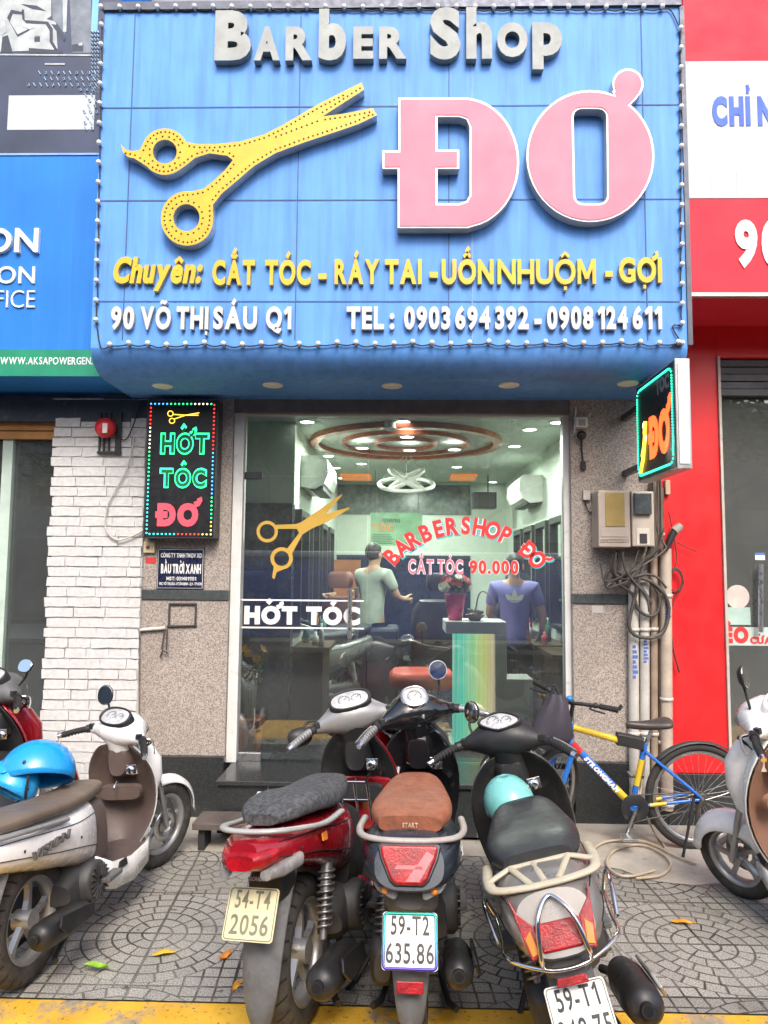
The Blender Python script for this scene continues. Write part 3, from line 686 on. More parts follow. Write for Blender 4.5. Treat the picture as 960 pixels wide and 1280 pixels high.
rl = m.build('lettering', led('orange_led', (.95, .09, .02), 1.5), pb)
m = MB(); text_on(m, 'TÓC', (rfx - .004, Yr0 + .3, rz0 + .5), U, V, N, .22, .09, .003, bold=.05); m.build('lettering', M('unlit_letter', (.14, .15, .16), .5), pb)
m = MB()
for (a, b), (c, d) in (((.6, .06), (.545, .14)), ((.545, .14), (.5, .3)), ((.51, .3), (.49, .38)), ((.56, .16), (.5, .26))):
    m.tube([(rfx - .008, Yr0 + a, rz0 + b), (rfx - .008, Yr0 + c, rz0 + d)], .013, 6, 0)
m.ball((rfx - .008, Yr0 + .53, rz0 + .36), (.004, .022, .022), 10, 6, 1); m.ball((rfx - .008, Yr0 + .5, rz0 + .27), (.004, .018, .018), 10, 6, 1)
m.build('scissors_figure', [LY, LW], pb)
for z in (rz0 + .12, rz1 - .12): m = MB(); m.b2((rfx + .02, Yr1 - .002, z - .02), (rfx + .06, F, z + .02)); m.build('bracket', HOUS, pb)

# ================================================================ plaque, bell push, alarm bell, frames on the left pier
q0, q1 = PX(196, 736, F), PX(256, 686, F)
pl = thing('company_plaque', 'small navy company plaque with white writing below the tall LED board', 'plaque', ((q0.x + q1.x) / 2, F, q0.z))
m = MB(); m.b2((q0.x, F - .012, q0.z), (q1.x, F - .0005, q1.z)); m.build('plate', M('navy_plate', (.012, .016, .045), .3), pl, bevel=.002)
m = MB(); m.b2((q0.x + .006, F - .0135, q0.z + .006), (q1.x - .006, F - .0122, q1.z - .006), 0); m.b2((q0.x + .009, F - .0148, q0.z + .009), (q1.x - .009, F - .0137, q1.z - .009), 1); m.build('border_line', [VW, M('navy_plate', (.012, .016, .045))], pl)
m = MB()
for s, a, b, y, c, bo in (('CÔNG TY TNHH TM DV XD', 201, 252, 697, 691.5, .03), ('BẦU TRỜI XANH', 201, 251, 717, 705, .045), ('MST: 0314011151', 208, 245, 725.5, 721, .02), ('90C VÕ THỊ SÁU - P.TÂN ĐỊNH - Q.1 - TP.HCM', 199, 252, 731.5, 728, .02)):
    text_px(m, s, a, b, y, c, F - .0148, .0015, bold=bo)
m.build('lettering', VW, pl)
bp = thing('bell_push', 'small cream bell push box with a brown button beside the LED board', 'bell push', PX(186, 690, F - .0))
m = MB(); wallbox(m, 179, 677, 193, 691, F, .0, .03); m.build('box', M('cream_plastic', (.62, .53, .34), .45, dirt=.3), bp, bevel=.004)
m = MB(); q = PX(185, 684, F - .03); m.lathe([(0, .012), (.012, .012), (.014, .0)], along((q.x, F - .03, q.z), (0, -1, 0)), 14); m.build('button', M('brown_button', (.2, .06, .03), .4), bp)
m = MB(); wallbox(m, 182, 697, 195, 704, F, .0005, .004); t_ = m.build('warning_sticker', M('red_sticker', (.6, .05, .05), .5)); tag(t_, 'tiny red sticker below the cream bell push', 'sticker')
ab = thing('alarm_bell', 'round red fire alarm sounder in front of black bars on the white brick wall', 'alarm', PX(133, 535, F - .05))
q = PX(132, 535, F - .1)
m = MB(); m.lathe([(0, .05), (.03, .05), (.04, .044), (.068, .03), (.074, .01), (.074, -.012)], along((q.x, F - .1, q.z), (0, -1, 0)), 28); m.build('dome', M('alarm_red', (.55, .02, .03), .35), ab)
m = MB(); wallbox(m, 128, 529, 134, 541, F - .15, .0, .005); m.build('label', M('pale_label', (.7, .66, .6), .5), ab)
IRON = M('black_iron', (.018, .018, .02), .5)
gr_ = thing('wall_grille', 'small black iron bar grille behind the red alarm on white brick', 'grille', PX(134, 566, F - .05))
m = MB()
for x in (124.5, 130, 136.5): wallbox(m, x - 1.1, 516, x + 1.1, 567, F - .045, .0, .012)
wallbox(m, 144, 516, 151, 568, F - .045, 0, .014); wallbox(m, 121, 564, 151, 567, F - .045, -.002, .016); m.build('bars', IRON, gr_)
m = MB(); wallbox(m, 126, 520, 148, 526, F - .035, .0, .008); m.build('mounting_plate', IRON, gr_)
m = MB(); Yc = F - .06
m.tube(spline([PX(*p, Yc) for p in ((148, 548), (158, 549), (166, 533), (172, 515), (178, 500))], 6), .005, 6); tag(m.build('alarm_cable', CORD), 'thin black cable from the red alarm up to the sign soffit', 'cable')
m = MB(); m.tube(spline([PX(*p, Yc) for p in ((168, 545), (160, 580), (147, 608), (135, 630), (131, 652), (136, 668), (148, 675), (160, 672), (172, 667), (181, 661))], 6), .0065, 6); tag(m.build('loose_cable', M('pale_grey_cable', (.55, .53, .48), .6)), 'pale loose cable hanging in a loop over the white brick wall', 'cable')
m = MB(); m.tube([PX(171, 950, F - .02), PX(173.5, 788, F - .02), PX(178, 787, F - .02), PX(207, 785, F - .02)], .013, 8); tag(m.build('conduit_pipe', M('white_pvc', (.6, .58, .52), .5, dirt=.5)), 'white conduit pipe climbing beside the brick then turning onto granite', 'pipe')
hk = thing('iron_hanger', 'black iron hanger frame with a hooked bolt on the left granite pier', 'hanger', PX(222, 783, F - .02))
m = MB()
for p, q in (((211, 755), (246, 755)), ((212, 755), (211, 783)), ((245, 755), (244, 782)), ((209, 783), (246, 782))): m.tube([PX(*p, F - .012), PX(*q, F - .012)], .008, 6)
m.build('frame', M('worn_iron', (.06, .05, .045), .6), hk)
m = MB(); m.tube([PX(206, 787, F - .03), PX(202, 812, F - .03)], .006, 6); m.tube([PX(209, 787, F - .03), PX(208, 813, F - .03)], .006, 6); m.tube([PX(200, 822, F - .03), PX(203, 813, F - .03), PX(210, 816, F - .03)], .006, 6); m.build('hook', M('worn_iron', (.06, .05, .045)), hk)
# ================================================================ left neighbour: white brick wall, window, sign
YB = F - .03
bxr, bxl, bz1 = PX(178, 700, YB).x, PX(60, 700, YB).x, PX(120, 498, YB).z
bw = thing('white_brick_wall', 'white painted rough brick wall strip beside the dark left shop window', 'wall', ((bxl + bxr) / 2, F, 0))
def brickwhite():
    t = NT('white_brick_paint'); v = t.coord(); b = t.b
    n = t.noise(v, 30, 7, .7); c = t.mix(t.ramp(n, .3, .7), (.5, .495, .49), (.68, .675, .665)); c = t.mix(t.ramp(t.noise(v, 5, 6, .7), .58, .8, 0, .3), c, (.45, .43, .4))
    t.inp(b.inputs['Base Color'], c); b.inputs['Roughness'].default_value = .85; t.bump(n, .7, .006); return t.m
WB = brickwhite(); rb = random.Random(3)
m = MB(); nrow = 41; rh = bz1 / nrow
for r_ in range(nrow):
    z0, z1 = r_ * rh + .004, (r_ + 1) * rh - .003
    x = bxl + rb.uniform(-.012, .016); 
    while x < bxr:
        L = rb.uniform(.13, .24); x1 = min(bxr + rb.uniform(-.012, .0), x + L)
        if bxr - x1 < .05: x1 = bxr + rb.uniform(-.01, 0)
        y = YB - rb.uniform(0, .011); c8 = []
        nx = 4
        top = [(x + (x1 - x) * i / nx + rb.uniform(-.004, .004), z1 + rb.uniform(-.004, .002)) for i in range(nx + 1)]
        bot = [(x + (x1 - x) * i / nx + rb.uniform(-.004, .004), z0 + rb.uniform(-.002, .004)) for i in range(nx, -1, -1)]
        m.prism(top + bot, (0, F + .05, 0), (1, 0, 0), (0, 0, 1), (0, -1, 0), F + .05 - y, 0)
        x = x1 + .005
m.build('brick_facing', WB, bw, bevel=.008)
m = MB(); m.b2((bxl + .02, F - .0235, 0), (bxr - .004, F + .1, bz1 - .01)); m.build('mortar', M('white_mortar', (.58, .57, .56), .95, var=.3, bump=.6), bw)
ls = thing('left_shop', 'dark glazed shop front under a blue and green sign on the left', 'shop front', (-3.2, F + .2, 0))
m = MB(); wallbox(m, -330, 499, 185, 526, F + .06, 0, .1); m.build('header', M('dark_header_board', (.03, .04, .06), .5, dirt=.5, grime=(.15, .16, .17)), ls)
OAK = M('orange_wood', (.42, .2, .055), .45, var=.3, scale=5)
m = MB(); wallbox(m, -330, 527, 72, 537, F + .08, 0, .06); wallbox(m, -330, 538, 72, 548, F + .08, 0, .04); m.build('lintel_board', OAK, ls, bevel=.006)
m = MB(); wallbox(m, -330, 549, 75, 1025, F + .12, 0, .01); m.build('glass_pane', glass('dark_window_glass', (.75, .8, .8), 2.0, dust_haze=.1, haze=.07), ls)
m = MB(); wallbox(m, -9, 549, 4, 1040, F + .12, -.03, .05); m.build('frame_post', M('pale_green_frame', (.5, .62, .55), .4), ls, bevel=.003)
m = MB(); wallbox(m, -330, 992, 75, 1040, F + .1, 0, .1); m.build('plinth', BLACKG, ls)
m = MB(); m.b2((-7, F + .9, 0), (bxl + .1, F + 1.0, 3)); m.b2((bxl + .1, F + .25, 0), (bxl + .2, F + 1, 3)); m.build('back_wall', M('dim_room_paint', (.2, .22, .23), .7, var=.4, scale=2), ls)
m = MB(); m.b2((-7, F + .13, 3.005), (lx0 - .41, F + .3, 7.2)); m.build('upper_wall', PLASTER, ls)
m = MB(); m.b2((-7, F + .2, 2.95), (bxl + .2, F + 1.0, 3.0)); m.build('ceiling', M('dim_room_paint', ()), ls)
m = MB(); wallbox(m, 18, 566, 90, 592, F + .45, 0, .01); q_ = m.build('window_card', M('navy_card', (.05, .075, .12), .5), ls)
m = MB(); text_px(m, 'aksa', 30, 66, 583, 573, F + .438, .002, bold=.02, gap=.12); m.build('lettering', M('grey_print', (.4, .44, .46), .6), q_)
YL = 4.78; zl0, zl1 = PX(60, 470, YL).z, PX(60, -12, YL).z; xr_ = sxl - .012
lsn = thing('left_shop_sign', 'blue and navy sign with engine picture and green web address band at left', 'shop sign', (-3, YL, zl0))
m = MB(); m.b2((-7, YL, zl0), (xr_, F + .1, zl1 + .6)); m.build('sign_box', streaked('azure_panel', (.02, .2, .62), (.02, .13, .42), .35, (.1, .3, .65)), lsn)
m = MB(); wallbox(m, -500, -40, 500, 193, YL, .001, .004); 
for v in m.v: v.x = min(v.x, xr_ - .002)
m.build('navy_panel', M('navy_print', (.035, .05, .1), .4, var=.4, scale=2), lsn)
m = MB(); wallbox(m, -500, 191.5, 500, 194, YL, .0045, .007)
for v in m.v: v.x = min(v.x, xr_ - .002)
m.build('seam', M('panel_joint_pale', (.24, .38, .7)), lsn)
m = MB(); wallbox(m, -500, 437, 500, 470, YL, .001, .004)
for v in m.v: v.x = min(v.x, xr_ - .002)
m.build('green_band', M('green_print', (.01, .25, .14), .4, var=.15), lsn)
m = MB(); wallbox(m, 10, 119, 118, 162, YL, .0045, .006); m.build('pale_block', M('pale_print', (.5, .54, .55), .5, var=.1, scale=1.5), lsn)
m = MB()
text_px(m, 'ION', -6 - 25, 47, 315, 285, YL, .03, bold=.02, gap=.13, mi=0); text_px(m, 'UNION', -58, 43, 354, 333, YL, .012, bold=.01, gap=.16); text_px(m, 'OFFICE', -42, 43, 384, 363, YL, .012, bold=-.012, gap=.2)
text_px(m, 'WWW.AKSAPOWERGEN.COM', 0, 137, 455.5, 446.5, YL - .004, .002, bold=.015, gap=.13)
m.build('lettering', M('white_acrylic', (.78, .8, .82), .4), lsn)
# printed engine picture: flat shapes on the sign
P1, P2, P3 = M('print_pale_grey', (.42, .46, .47), .5, var=.35, scale=9), M('print_mid_grey', (.16, .19, .23), .5, var=.4, scale=9), M('print_dark', (.03, .04, .065), .5)
m = MB(); k = 0
def pr(pts, mi, lift): pxprism(m, pts, YL - .0045 - lift, .0006, mi)
pr([(-30, -20), (64, -20), (64, 20), (58, 24), (70, 27), (72, 62), (-30, 66)], 0, 0); pr([(64, -20), (84, -20), (82, 44), (72, 30), (66, 26)], 1, .0008); pr([(86, -30), (114, -30), (114, 66), (90, 66)], 1, .0002)
for pts in ([(9, 22), (14, 12), (28, 15), (28, 18), (16, 17), (12, 27), (22, 43), (36, 36), (37, 38), (22, 46)], [(27, 12), (30, 12), (31, 25), (60, 27), (66, 36), (66, 52), (72, 62), (68, 62), (62, 52), (62, 38), (57, 30), (33, 29), (28, 24)], [(43, 46), (50, 46), (50, 52), (43, 52)], [(3, 46), (10, 44), (16, 66), (1, 66)], [(64, 30), (70, 31), (82, 48), (80, 52)], [(36, 60), (78, 63), (78, 67), (36, 66)], [(90, 56), (104, 54), (104, 64), (90, 64)], [(26, 5), (46, 7), (58, 14), (40, 11)]): pr(pts, 2, .0016)
for pts in ([(44, 33), (50, 33), (50, 45), (44, 45)], [(-10, 30), (7, 24), (8, 40), (2, 44)], [(98, 54), (103, 53), (103, 57), (98, 57)], [(56, 79), (81, 79), (81, 81), (56, 81)], [(-30, 67), (114, 68), (114, 70), (-30, 69)], [(78, -20), (85, -20), (83, 40), (79, 40)], [(30, 30), (42, 34), (38, 37), (28, 33)]): pr(pts, 0, .0024)
m.build('engine_print', [P1, P2, P3], lsn)
m = MB(); rr2 = random.Random(8)
for row in range(11):
    y = 91 + row * 7.5 if row < 3 else 91 + row * 7.0
    x0 = (48, 52, 34, 96, 98, 100, 102, 101, 100, 102, 106)[row]
    for i in range(30):
        x = x0 + i * 7.7 + (row % 2) * 3
        if x > 121 or (8 < x < 119 and 117 < y < 163 and x < 104): continue
        if rr2.random() < .5: m.tube([PX(x, y - 2.2, YL - .0075), PX(x + 2.6, y + 2.2, YL - .0075)], .0045, 4)
        else: m.tube([PX(x + dx, y + dy, YL - .0075) for dx, dy in ((0, -2), (2, -1.6), (3, 1.6), (1, 2))], .0036, 4, closed=True)
for row in range(16):
    for i in range(3): m.tube([PX(114 + i * 3.6, 38 + row * 5, YL - .0075), PX(116.5 + i * 3.6, 41 + row * 5, YL - .0075)], .006 * (1 - row / 22), 4)
m.build('binary_pattern', M('print_pale_blue', (.3, .45, .6), .5), lsn)
m = MB(); wallbox(m, 115, -20, 123, 40, YL, .005, .006); m.build('cyan_strip', M('print_cyan', (.18, .45, .7), .5), lsn)

# ================================================================ right neighbour: red pillar, red and white sign, glass shop
RED = M('red_panel', (.72, .018, .022), .38, var=.06, scale=2)
rs = thing('right_shop', 'red clad shop front with dark glass at the right edge', 'shop front', (3, F, 0))
pxa, pxb = PX(834, 700, F).x, PX(902, 700, F).x
m = MB(); m.b2((rx1 + .0, F - .01, PX(870, 966, F).z), (pxb, F + .25, 3.95)); m.build('red_pillar', RED, rs, bevel=.003)
m = MB(); m.b2((rx1 + .003, F - .035, 0), (pxb + .004, F + .22, PX(870, 966, F).z - .001)); m.build('plinth', BLACKG, rs, bevel=.003)
m = MB(); m.b2((pxb + .002, F - .03, .2), (pxb + .02, F + .2, PX(905, 447, F).z)); m.build('edge_strip', M('pale_edge', (.5, .47, .42), .5, dirt=.6), rs)
m = MB(); m.b2((pxb + .001, F - .008, PX(905, 447, F).z), (7, F + .24, 3.95)); m.build('red_fascia', RED, rs)
m = MB()
zz = PX(930, 448, F).z
for i in range(5): m.b2((pxb + .02, F + .03 + .012 * (i % 2), zz - .055 * (i + 1) + .003), (7, F + .2, zz - .055 * i))
m.build('shutter_box', M('shutter_grey', (.09, .095, .1), .5, .3), rs, bevel=.004)
m = MB(); m.b2((pxb + .02, F + .1, .15), (pxb + .74, F + .11, zz - .28)); m.b2((pxb + .75, F + .1, .15), (7, F + .11, zz - .28)); m.build('glass_pane', glass('hazed_glass', (.78, .8, .76), 1.9, dust_haze=.16, haze=.12), rs)  # grey haze on the pane stands in for the sky it would reflect
m = MB(); m.b2((pxb + .7405, F + .095, .1), (pxb + .7495, F + .115, zz - .28)); m.build('pane_joint', M('dark_iron', (.03, .03, .03)), rs)
m = MB(); m.b2((pxb - .02, F + .25, zz - .2), (7, F + 1.4, zz - .15)); m.b2((pxb - .06, F + .26, 0), (pxb, F + 1.3, zz - .202)); m.build('ceiling', M('dim_room_paint', ()), rs)
m = MB(); m.b2((pxb, F + 1.3, 0), (7, F + 1.4, zz - .205)); m.build('back_wall', M('grey_green_room', (.3, .32, .28), .8, var=.4, scale=1.5), rs)
m = MB(); m.b2((pxb + .02, F + .02, 0), (7, F + .2, .15)); m.build('sill', BLACKG, rs)
Yg = F + .098
m = MB(); wallbox(m, 903, 784, 975, 807, Yg, 0, .0012); m.build('pale_sticker', M('pale_mint_vinyl', (.5, .62, .58), .5), rs)
m = MB(); wallbox(m, 905, 759, 938, 781, Yg, 0, .0012); m.build('pale_sticker', M('mint_vinyl', (.42, .58, .53), .5), rs)
m = MB(); q = PX(922, 746, Yg); m.lathe([(0, .0015), (.085, .0015), (.086, 0)], along((q.x, Yg, q.z), (0, -1, 0)), 28, 0, False); wallbox(m, 908, 741, 916, 751, Yg, .0016, .003); m.build('round_sticker', M('beige_vinyl', (.6, .54, .5), .5), rs)
m = MB(); text_px(m, 'ÉO', 905, 936, 804, 783.5, Yg - .002, .002, bold=.07, gap=.06); text_px(m, 'CỬA', 938, 965, 805, 796, Yg - .002, .002, bold=.06, gap=.06); m.build('lettering', VR, rs)
m = MB(); wallbox(m, 944, 691, 956, 700, Yg, 0, .0015, 0); wallbox(m, 944, 691, 956, 694, Yg, .0016, .003, 1); m.build('small_sticker', [VWH, M('blue_vinyl', (.1, .2, .55), .5)], rs)
m = MB(); hx_ = PX(952, 750, Yg); m.cyl(PX(951, 790, Yg - .06), PX(951, 705, Yg - .06), .018, 12); m.cyl(PX(943, 780, Yg + .09), PX(943, 705, Yg + .09), .014, 12); m.build('handle', STEEL, rs)
YR = 4.62; zr = PX(900, 367, YR).z
rsn = thing('right_shop_sign', 'red and white banded sign with blue and white lettering at top right', 'shop sign', (3, YR, zr))
xl_ = max(PX(859, 200, YR).x, sxr + .034)
m = MB(); m.b2((xl_, YR, zr), (7, F + .2, 6.5)); m.build('sign_box', M('red_sign_face', (.72, .035, .06), .6, var=.07, scale=1.5, spec=.25), rsn)
za, zb_ = PX(900, 77, YR).z, PX(900, 248, YR).z
m = MB(); m.b2((xl_, YR - .004, zb_), (7, YR - .0005, za)); m.build('white_band', M('white_sign_face', (.45, .48, .51), .4, var=.05), rsn)
m = MB()
for x in (886, 918): q = PX(x, 150, YR).x; m.b2((q, YR - .0052, zb_), (q + .004, YR - .0042, za))
m.build('panel_seam', M('pale_grey_seam', (.5, .53, .56)), rsn)
m = MB(); m.b2((xl_, YR - .01, zr - .02), (7, YR + .03, zr + .004)); m.build('edge_strip', M('silver_edge', (.55, .5, .45), .4, .6, dirt=.5), rsn)
m = MB(); text_px(m, 'CHỈ NHÁNH', 891, 1055, 157, 120, YR - .004, .004, bold=.06, gap=.14); m.build('lettering', M('periwinkle_letter', (.1, .18, .62), .6, spec=.2), rsn)
m = MB(); text_px(m, '90', 920, 982, 333, 275, YR - .004, .004, bold=.05, gap=.12); m.build('lettering', M('pinkish_white_letter', (.8, .76, .76), .4, dirt=.1), rsn)

# ================================================================ meters, pipes, cables on the right pier
def meterbox(px, name, label, seed):
    x0, y0, x1, y1 = px; q = PX((x0 + x1) / 2, y1, F - .1); t = thing('electricity_meter', label, 'meter', (q.x, F - .1, q.z)); m = MB(); wallbox(m, *px, F - .0, .002, .19); m.build('case', M('aged_cream_case', (.5, .43, .36), .5, var=.12, dirt=.35), t, bevel=.008); return t
mt = meterbox((748, 613, 788, 684), 'a', 'wide cream electricity meter box with a yellowed window on granite', 1); Ym = F - .19
m = MB(); wallbox(m, 757, 616, 781, 658, Ym, .0005, .006); m.build('window', M('yellowed_plastic', (.42, .31, .12), .15, var=.15, coat=.4), mt, bevel=.002)
m = MB(); wallbox(m, 751, 661, 785, 671, Ym, .0005, .004); m.build('cover_strip', M('aged_cream_case', (.5, .43, .36)), mt, bevel=.002)
m = MB()
for i in range(9):
    q = PX(753 + i * 3.9, 676, Ym - .002); m.lathe([(.008, 0), (.011, .003), (.014, 0)], along(q, (0, -1, 0)), 12)
m.build('terminal_rings', M('grubby_cream', (.36, .31, .25), .6), mt)
m2_ = meterbox((790, 614, 818, 683), 'b', 'narrow pinkish meter box with a dark grey display beside the wider one', 2)
m = MB(); wallbox(m, 793, 616, 815, 643, Ym, .0005, .03); m.build('display_cover', M('smoky_plastic', (.06, .075, .08), .25), m2_, bevel=.006)
m = MB(); wallbox(m, 796, 660, 812, 681, Ym, .0005, .003); m.build('paper_label', M('old_paper', (.62, .58, .5), .7), m2_)
m = MB(); wallbox(m, 800, 667, 809, 679, Ym - .003, .0005, .006); m.build('port', M('dark_port', (.035, .03, .03), .5), m2_)
cc = thing('security_camera', 'small white security camera with two aerials and a dangling plug', 'camera', PX(727, 530, F - .05))
m = MB(); wallbox(m, 720, 521, 735, 534, F, .002, .06); m.build('housing', M('white_plastic', (.68, .68, .66), .4), cc, bevel=.006)
m = MB(); q = PX(727, 544, F - .06); m.ball(q, .035, 14, 8); m.build('lens_ball', M('dark_lens', (.02, .02, .024), .15), cc)
m = MB(); wallbox(m, 723, 524, 732, 532, F - .06, .0005, .004); m.build('front_panel', M('grey_plastic', (.3, .31, .31), .4), cc)
for a, b in (((718, 541), (720, 509)), ((736, 521), (738, 516))):
    m = MB(); m.tube([PX(*a, F - .04), PX(*b, F - .04)], .006, 6); m.build('aerial', M('white_plastic', (.68, .68, .66)), cc)
m = MB(); m.tube(spline([PX(*p, F - .02) for p in ((727, 548), (727, 560), (728, 572), (729, 580))], 4), .006, 6); m.b2(*(lambda q: (q + Vector((-.016, -.015, -.03)), q + Vector((.016, .015, .03))))(PX(729, 582, F - .02))); m.build('plug_cable', CORD, cc)
sb = thing('switch_pair', 'two small grey junction boxes on a wire left of the meters', 'switch', PX(738, 630, F - .02))
m = MB(); wallbox(m, 729, 613, 738, 625, F, .002, .03); m.build('box', M('grubby_plastic', (.48, .45, .42), .5), sb, bevel=.003)
m = MB(); wallbox(m, 740, 626, 745, 641, F, .002, .03); m.build('box', M('grubby_plastic', (.48, .45, .42)), sb, bevel=.003)
m = MB(); m.tube(spline([PX(*p, F - .02) for p in ((731, 622), (733, 634), (738, 641), (742, 636))], 5), .005, 6); m.build('wire', CORD, sb)
m = MB(); wallbox(m, 740, 757, 754, 766, F, .001, .003); tag(m.build('paper_notice', M('faded_paper', (.52, .5, .48), .8)), 'faded paper notice stuck below the dark band on the granite pier', 'notice')
PVC = M('dirty_white_pipe', (.52, .5, .46), .5, var=.2, dirt=.6, grime=(.22, .19, .15)); BRP = M('brownish_pipe', (.33, .25, .19), .6, var=.3, dirt=.6)
BPR = M('blue_pipe_print', (.08, .16, .5), .6)
def pipe(xt, yt, xb, yb, r, mat, label, Y, bands=()):
    t = thing('water_pipe', label, 'pipe', PX(xb, yb, Y), 'pipes beside the red pillar')
    m = MB(); a, b = PX(xt, yt, Y), PX(xb, yb, Y); m.tube([a, a.lerp(b, .3), a.lerp(b, .65), b], r, 12); m.build('tube', mat, t)
    for y0, y1 in bands:
        p, q = a.lerp(b, (y0 - yt) / (yb - yt)), a.lerp(b, (y1 - yt) / (yb - yt)); m = MB(); n = 7; z = (q - p) / n
        for i in range(n): c = p + z * (i + .5); m.b2((c.x - r * .45, c.y - r - .002, c.z - abs(z.z) * .3), (c.x + r * (.1 + .4 * (i % 3) / 2), c.y - r + .006, c.z + abs(z.z) * .3))
        m.build('printed_mark', BPR, t)
    for y in range(int(yt) + 60, int(yb), 130):
        c = a.lerp(b, (y - yt) / (yb - yt)); m = MB(); m.lathe([(r + .001, -.012), (r + .006, -.012), (r + .006, .012), (r + .001, .012)], axes(c, (1, 0, 0), (0, 1, 0), (0, 0, 1)), 14); m.build('clip', PVC, t)
pipe(791.5, 728, 793, 1012, .036, PVC, 'first of the pipes by the red pillar, white with printing, nearest granite', F - .045, ((806, 850),))
pipe(805.5, 728, 806, 1012, .034, PVC, 'second white pipe from the granite, with blue printing halfway up', F - .045, ((800, 830),))
pipe(817, 600, 818, 1012, .026, BRP, 'thin brownish pipe between the white pipes and the outer pipe', F - .04)
pipe(832, 686, 834, 1012, .04, M('weathered_pipe', (.5, .42, .34), .55, var=.25, dirt=.5), 'thick weathered pipe standing against the red pillar edge', F - .06, ((752, 778),))
pipe(826, 610, 827, 1012, .022, M('rusty_pipe', (.2, .13, .09), .7, var=.4), 'thin rusty brown pipe behind the thick weathered one', F - .03)
m = MB(); rc = random.Random(5)
for i in range(7):
    xs = 812 + i * 2.2; m.tube(spline([PX(*p, F - .07 - .01 * i) for p in ((xs + rc.uniform(0, 4), 600), (xs + 2, 640 + 5 * i), (xs + rc.uniform(-4, 4), 690), (790 - i * 4, 716 + i * 2), (764 - i, 722 + i * 2))], 5), rc.uniform(.004, .008), 5)
tag(m.build('cable_bundle', M('grey_cable', (.14, .125, .11), .6, var=.3), keep=False), 'bundle of thin grey cables running down beside the narrow meter', 'cables')
m = MB()
for k, pts in enumerate((((772, 688), (774, 705), (768, 722), (760, 735), (757, 722), (764, 712), (780, 720), (800, 733), (815, 755)), ((768, 690), (764, 706), (772, 728), (790, 742), (798, 762), (812, 770), (822, 764), (824, 745), (812, 727), (792, 720), (778, 728)), ((812, 684), (806, 705), (800, 720), (794, 745), (788, 770), (787, 785), (796, 795), (815, 797), (830, 788), (836, 765), (832, 745), (818, 730), (800, 722), (786, 724)), ((770, 690), (768, 715), (780, 724), (806, 718), (822, 722), (833, 735)), ((798, 688), (790, 710), (774, 722), (756, 726), (752, 712), (750, 703)), ((760, 735), (775, 730), (790, 722), (805, 700), (822, 685), (830, 660)), ((778, 690), (782, 712), (795, 730), (808, 745), (812, 765)))):
    m.tube(spline([PX(*p, F - .09 - .014 * k) for p in pts], 6), (.012, .012, .013, .009, .006, .006, .009)[k], 7)
tag(m.build('tangled_cables', M('dark_grey_cable', (.075, .068, .06), .55, var=.4, dirt=.4, grime=(.2, .18, .15))), 'tangle of thick dark cables looping below the meter boxes', 'cables')
m = MB()
for k in range(4): m.tube(spline([PX(844 + (11 - k) * math.cos(a * .7 + k) , 726 + (16 - k) * math.sin(a * .7 + k), F - .05 - .006 * k) for a in range(9)], 4), .0035, 5)
for pts in (((836, 640), (842, 670), (846, 700), (838, 720)), ((846, 740), (840, 760), (836, 790), (847, 835), (849, 838), (842, 812), (838, 775)), ((838, 660), (830, 690), (838, 705)), ((846, 678), (856, 683), (872, 690))): m.tube(spline([PX(*p, F - .05) for p in pts], 5), .0035, 5)
tag(m.build('thin_wires', M('thin_black_wire', (.05, .04, .04), .5)), 'coil of thin black wires hanging over the red pillar edge', 'wires')
m = MB(); a, b, c = PX(832, 688, F - .12), PX(843, 664, F - .12), PX(851, 657, F - .12); m.tube([a, a.lerp(b, .5), b], [.014, .022, .026], 8, 0); m.tube([b, c], [.032, .028], 8, 1)
tag(m.build('taped_joint', [M('black_tape', (.03, .03, .035), .5), M('grey_tape', (.35, .33, .29), .6)]), 'black taped cable joint sticking out above the thick pipe', 'cable joint')
m = MB(); wallbox(m, 832, 600, 838, 618, F, .01, .05); tag(m.build('fuse_box', M('old_cream_box', (.5, .4, .28), .6), bevel=.003), 'small old cream fuse box under the projecting LED sign', 'fuse box')
# pale hose lying on the pavement and hanging behind the bicycle
m = MB(); hp = [GP(818, 1088, .02), GP(790, 1095, .02), GP(770, 1092, .02), GP(758, 1078, .02), GP(770, 1062, .02), GP(800, 1056, .02), GP(826, 1066, .02), GP(838, 1080, .02), GP(826, 1094, .02), GP(795, 1098, .02)]
m.tube(spline(hp, 6), .0075, 7); m.tube(spline([GP(736, 1064, .02), GP(758, 1052, .02), GP(790, 1050, .03), GP(812, 1054, .02), GP(845, 1070, .02), GP(870, 1080, .02)], 6), .0075, 7)
m.tube(spline([GP(832, 1060, .02), GP(818, 1040, .03), PX(806, 1015, 4.78), PX(797, 985, 4.82), PX(800, 955, 4.84), PX(806, 940, 4.86), PX(803, 975, 4.86), PX(797, 1010, 4.8), GP(790, 1034, .02)], 6), .0075, 7)
tag(m.build('garden_hose', M('pale_hose', (.5, .41, .3), .5, var=.2)), 'pale beige hose coiled on the pavement below the bicycle', 'hose')
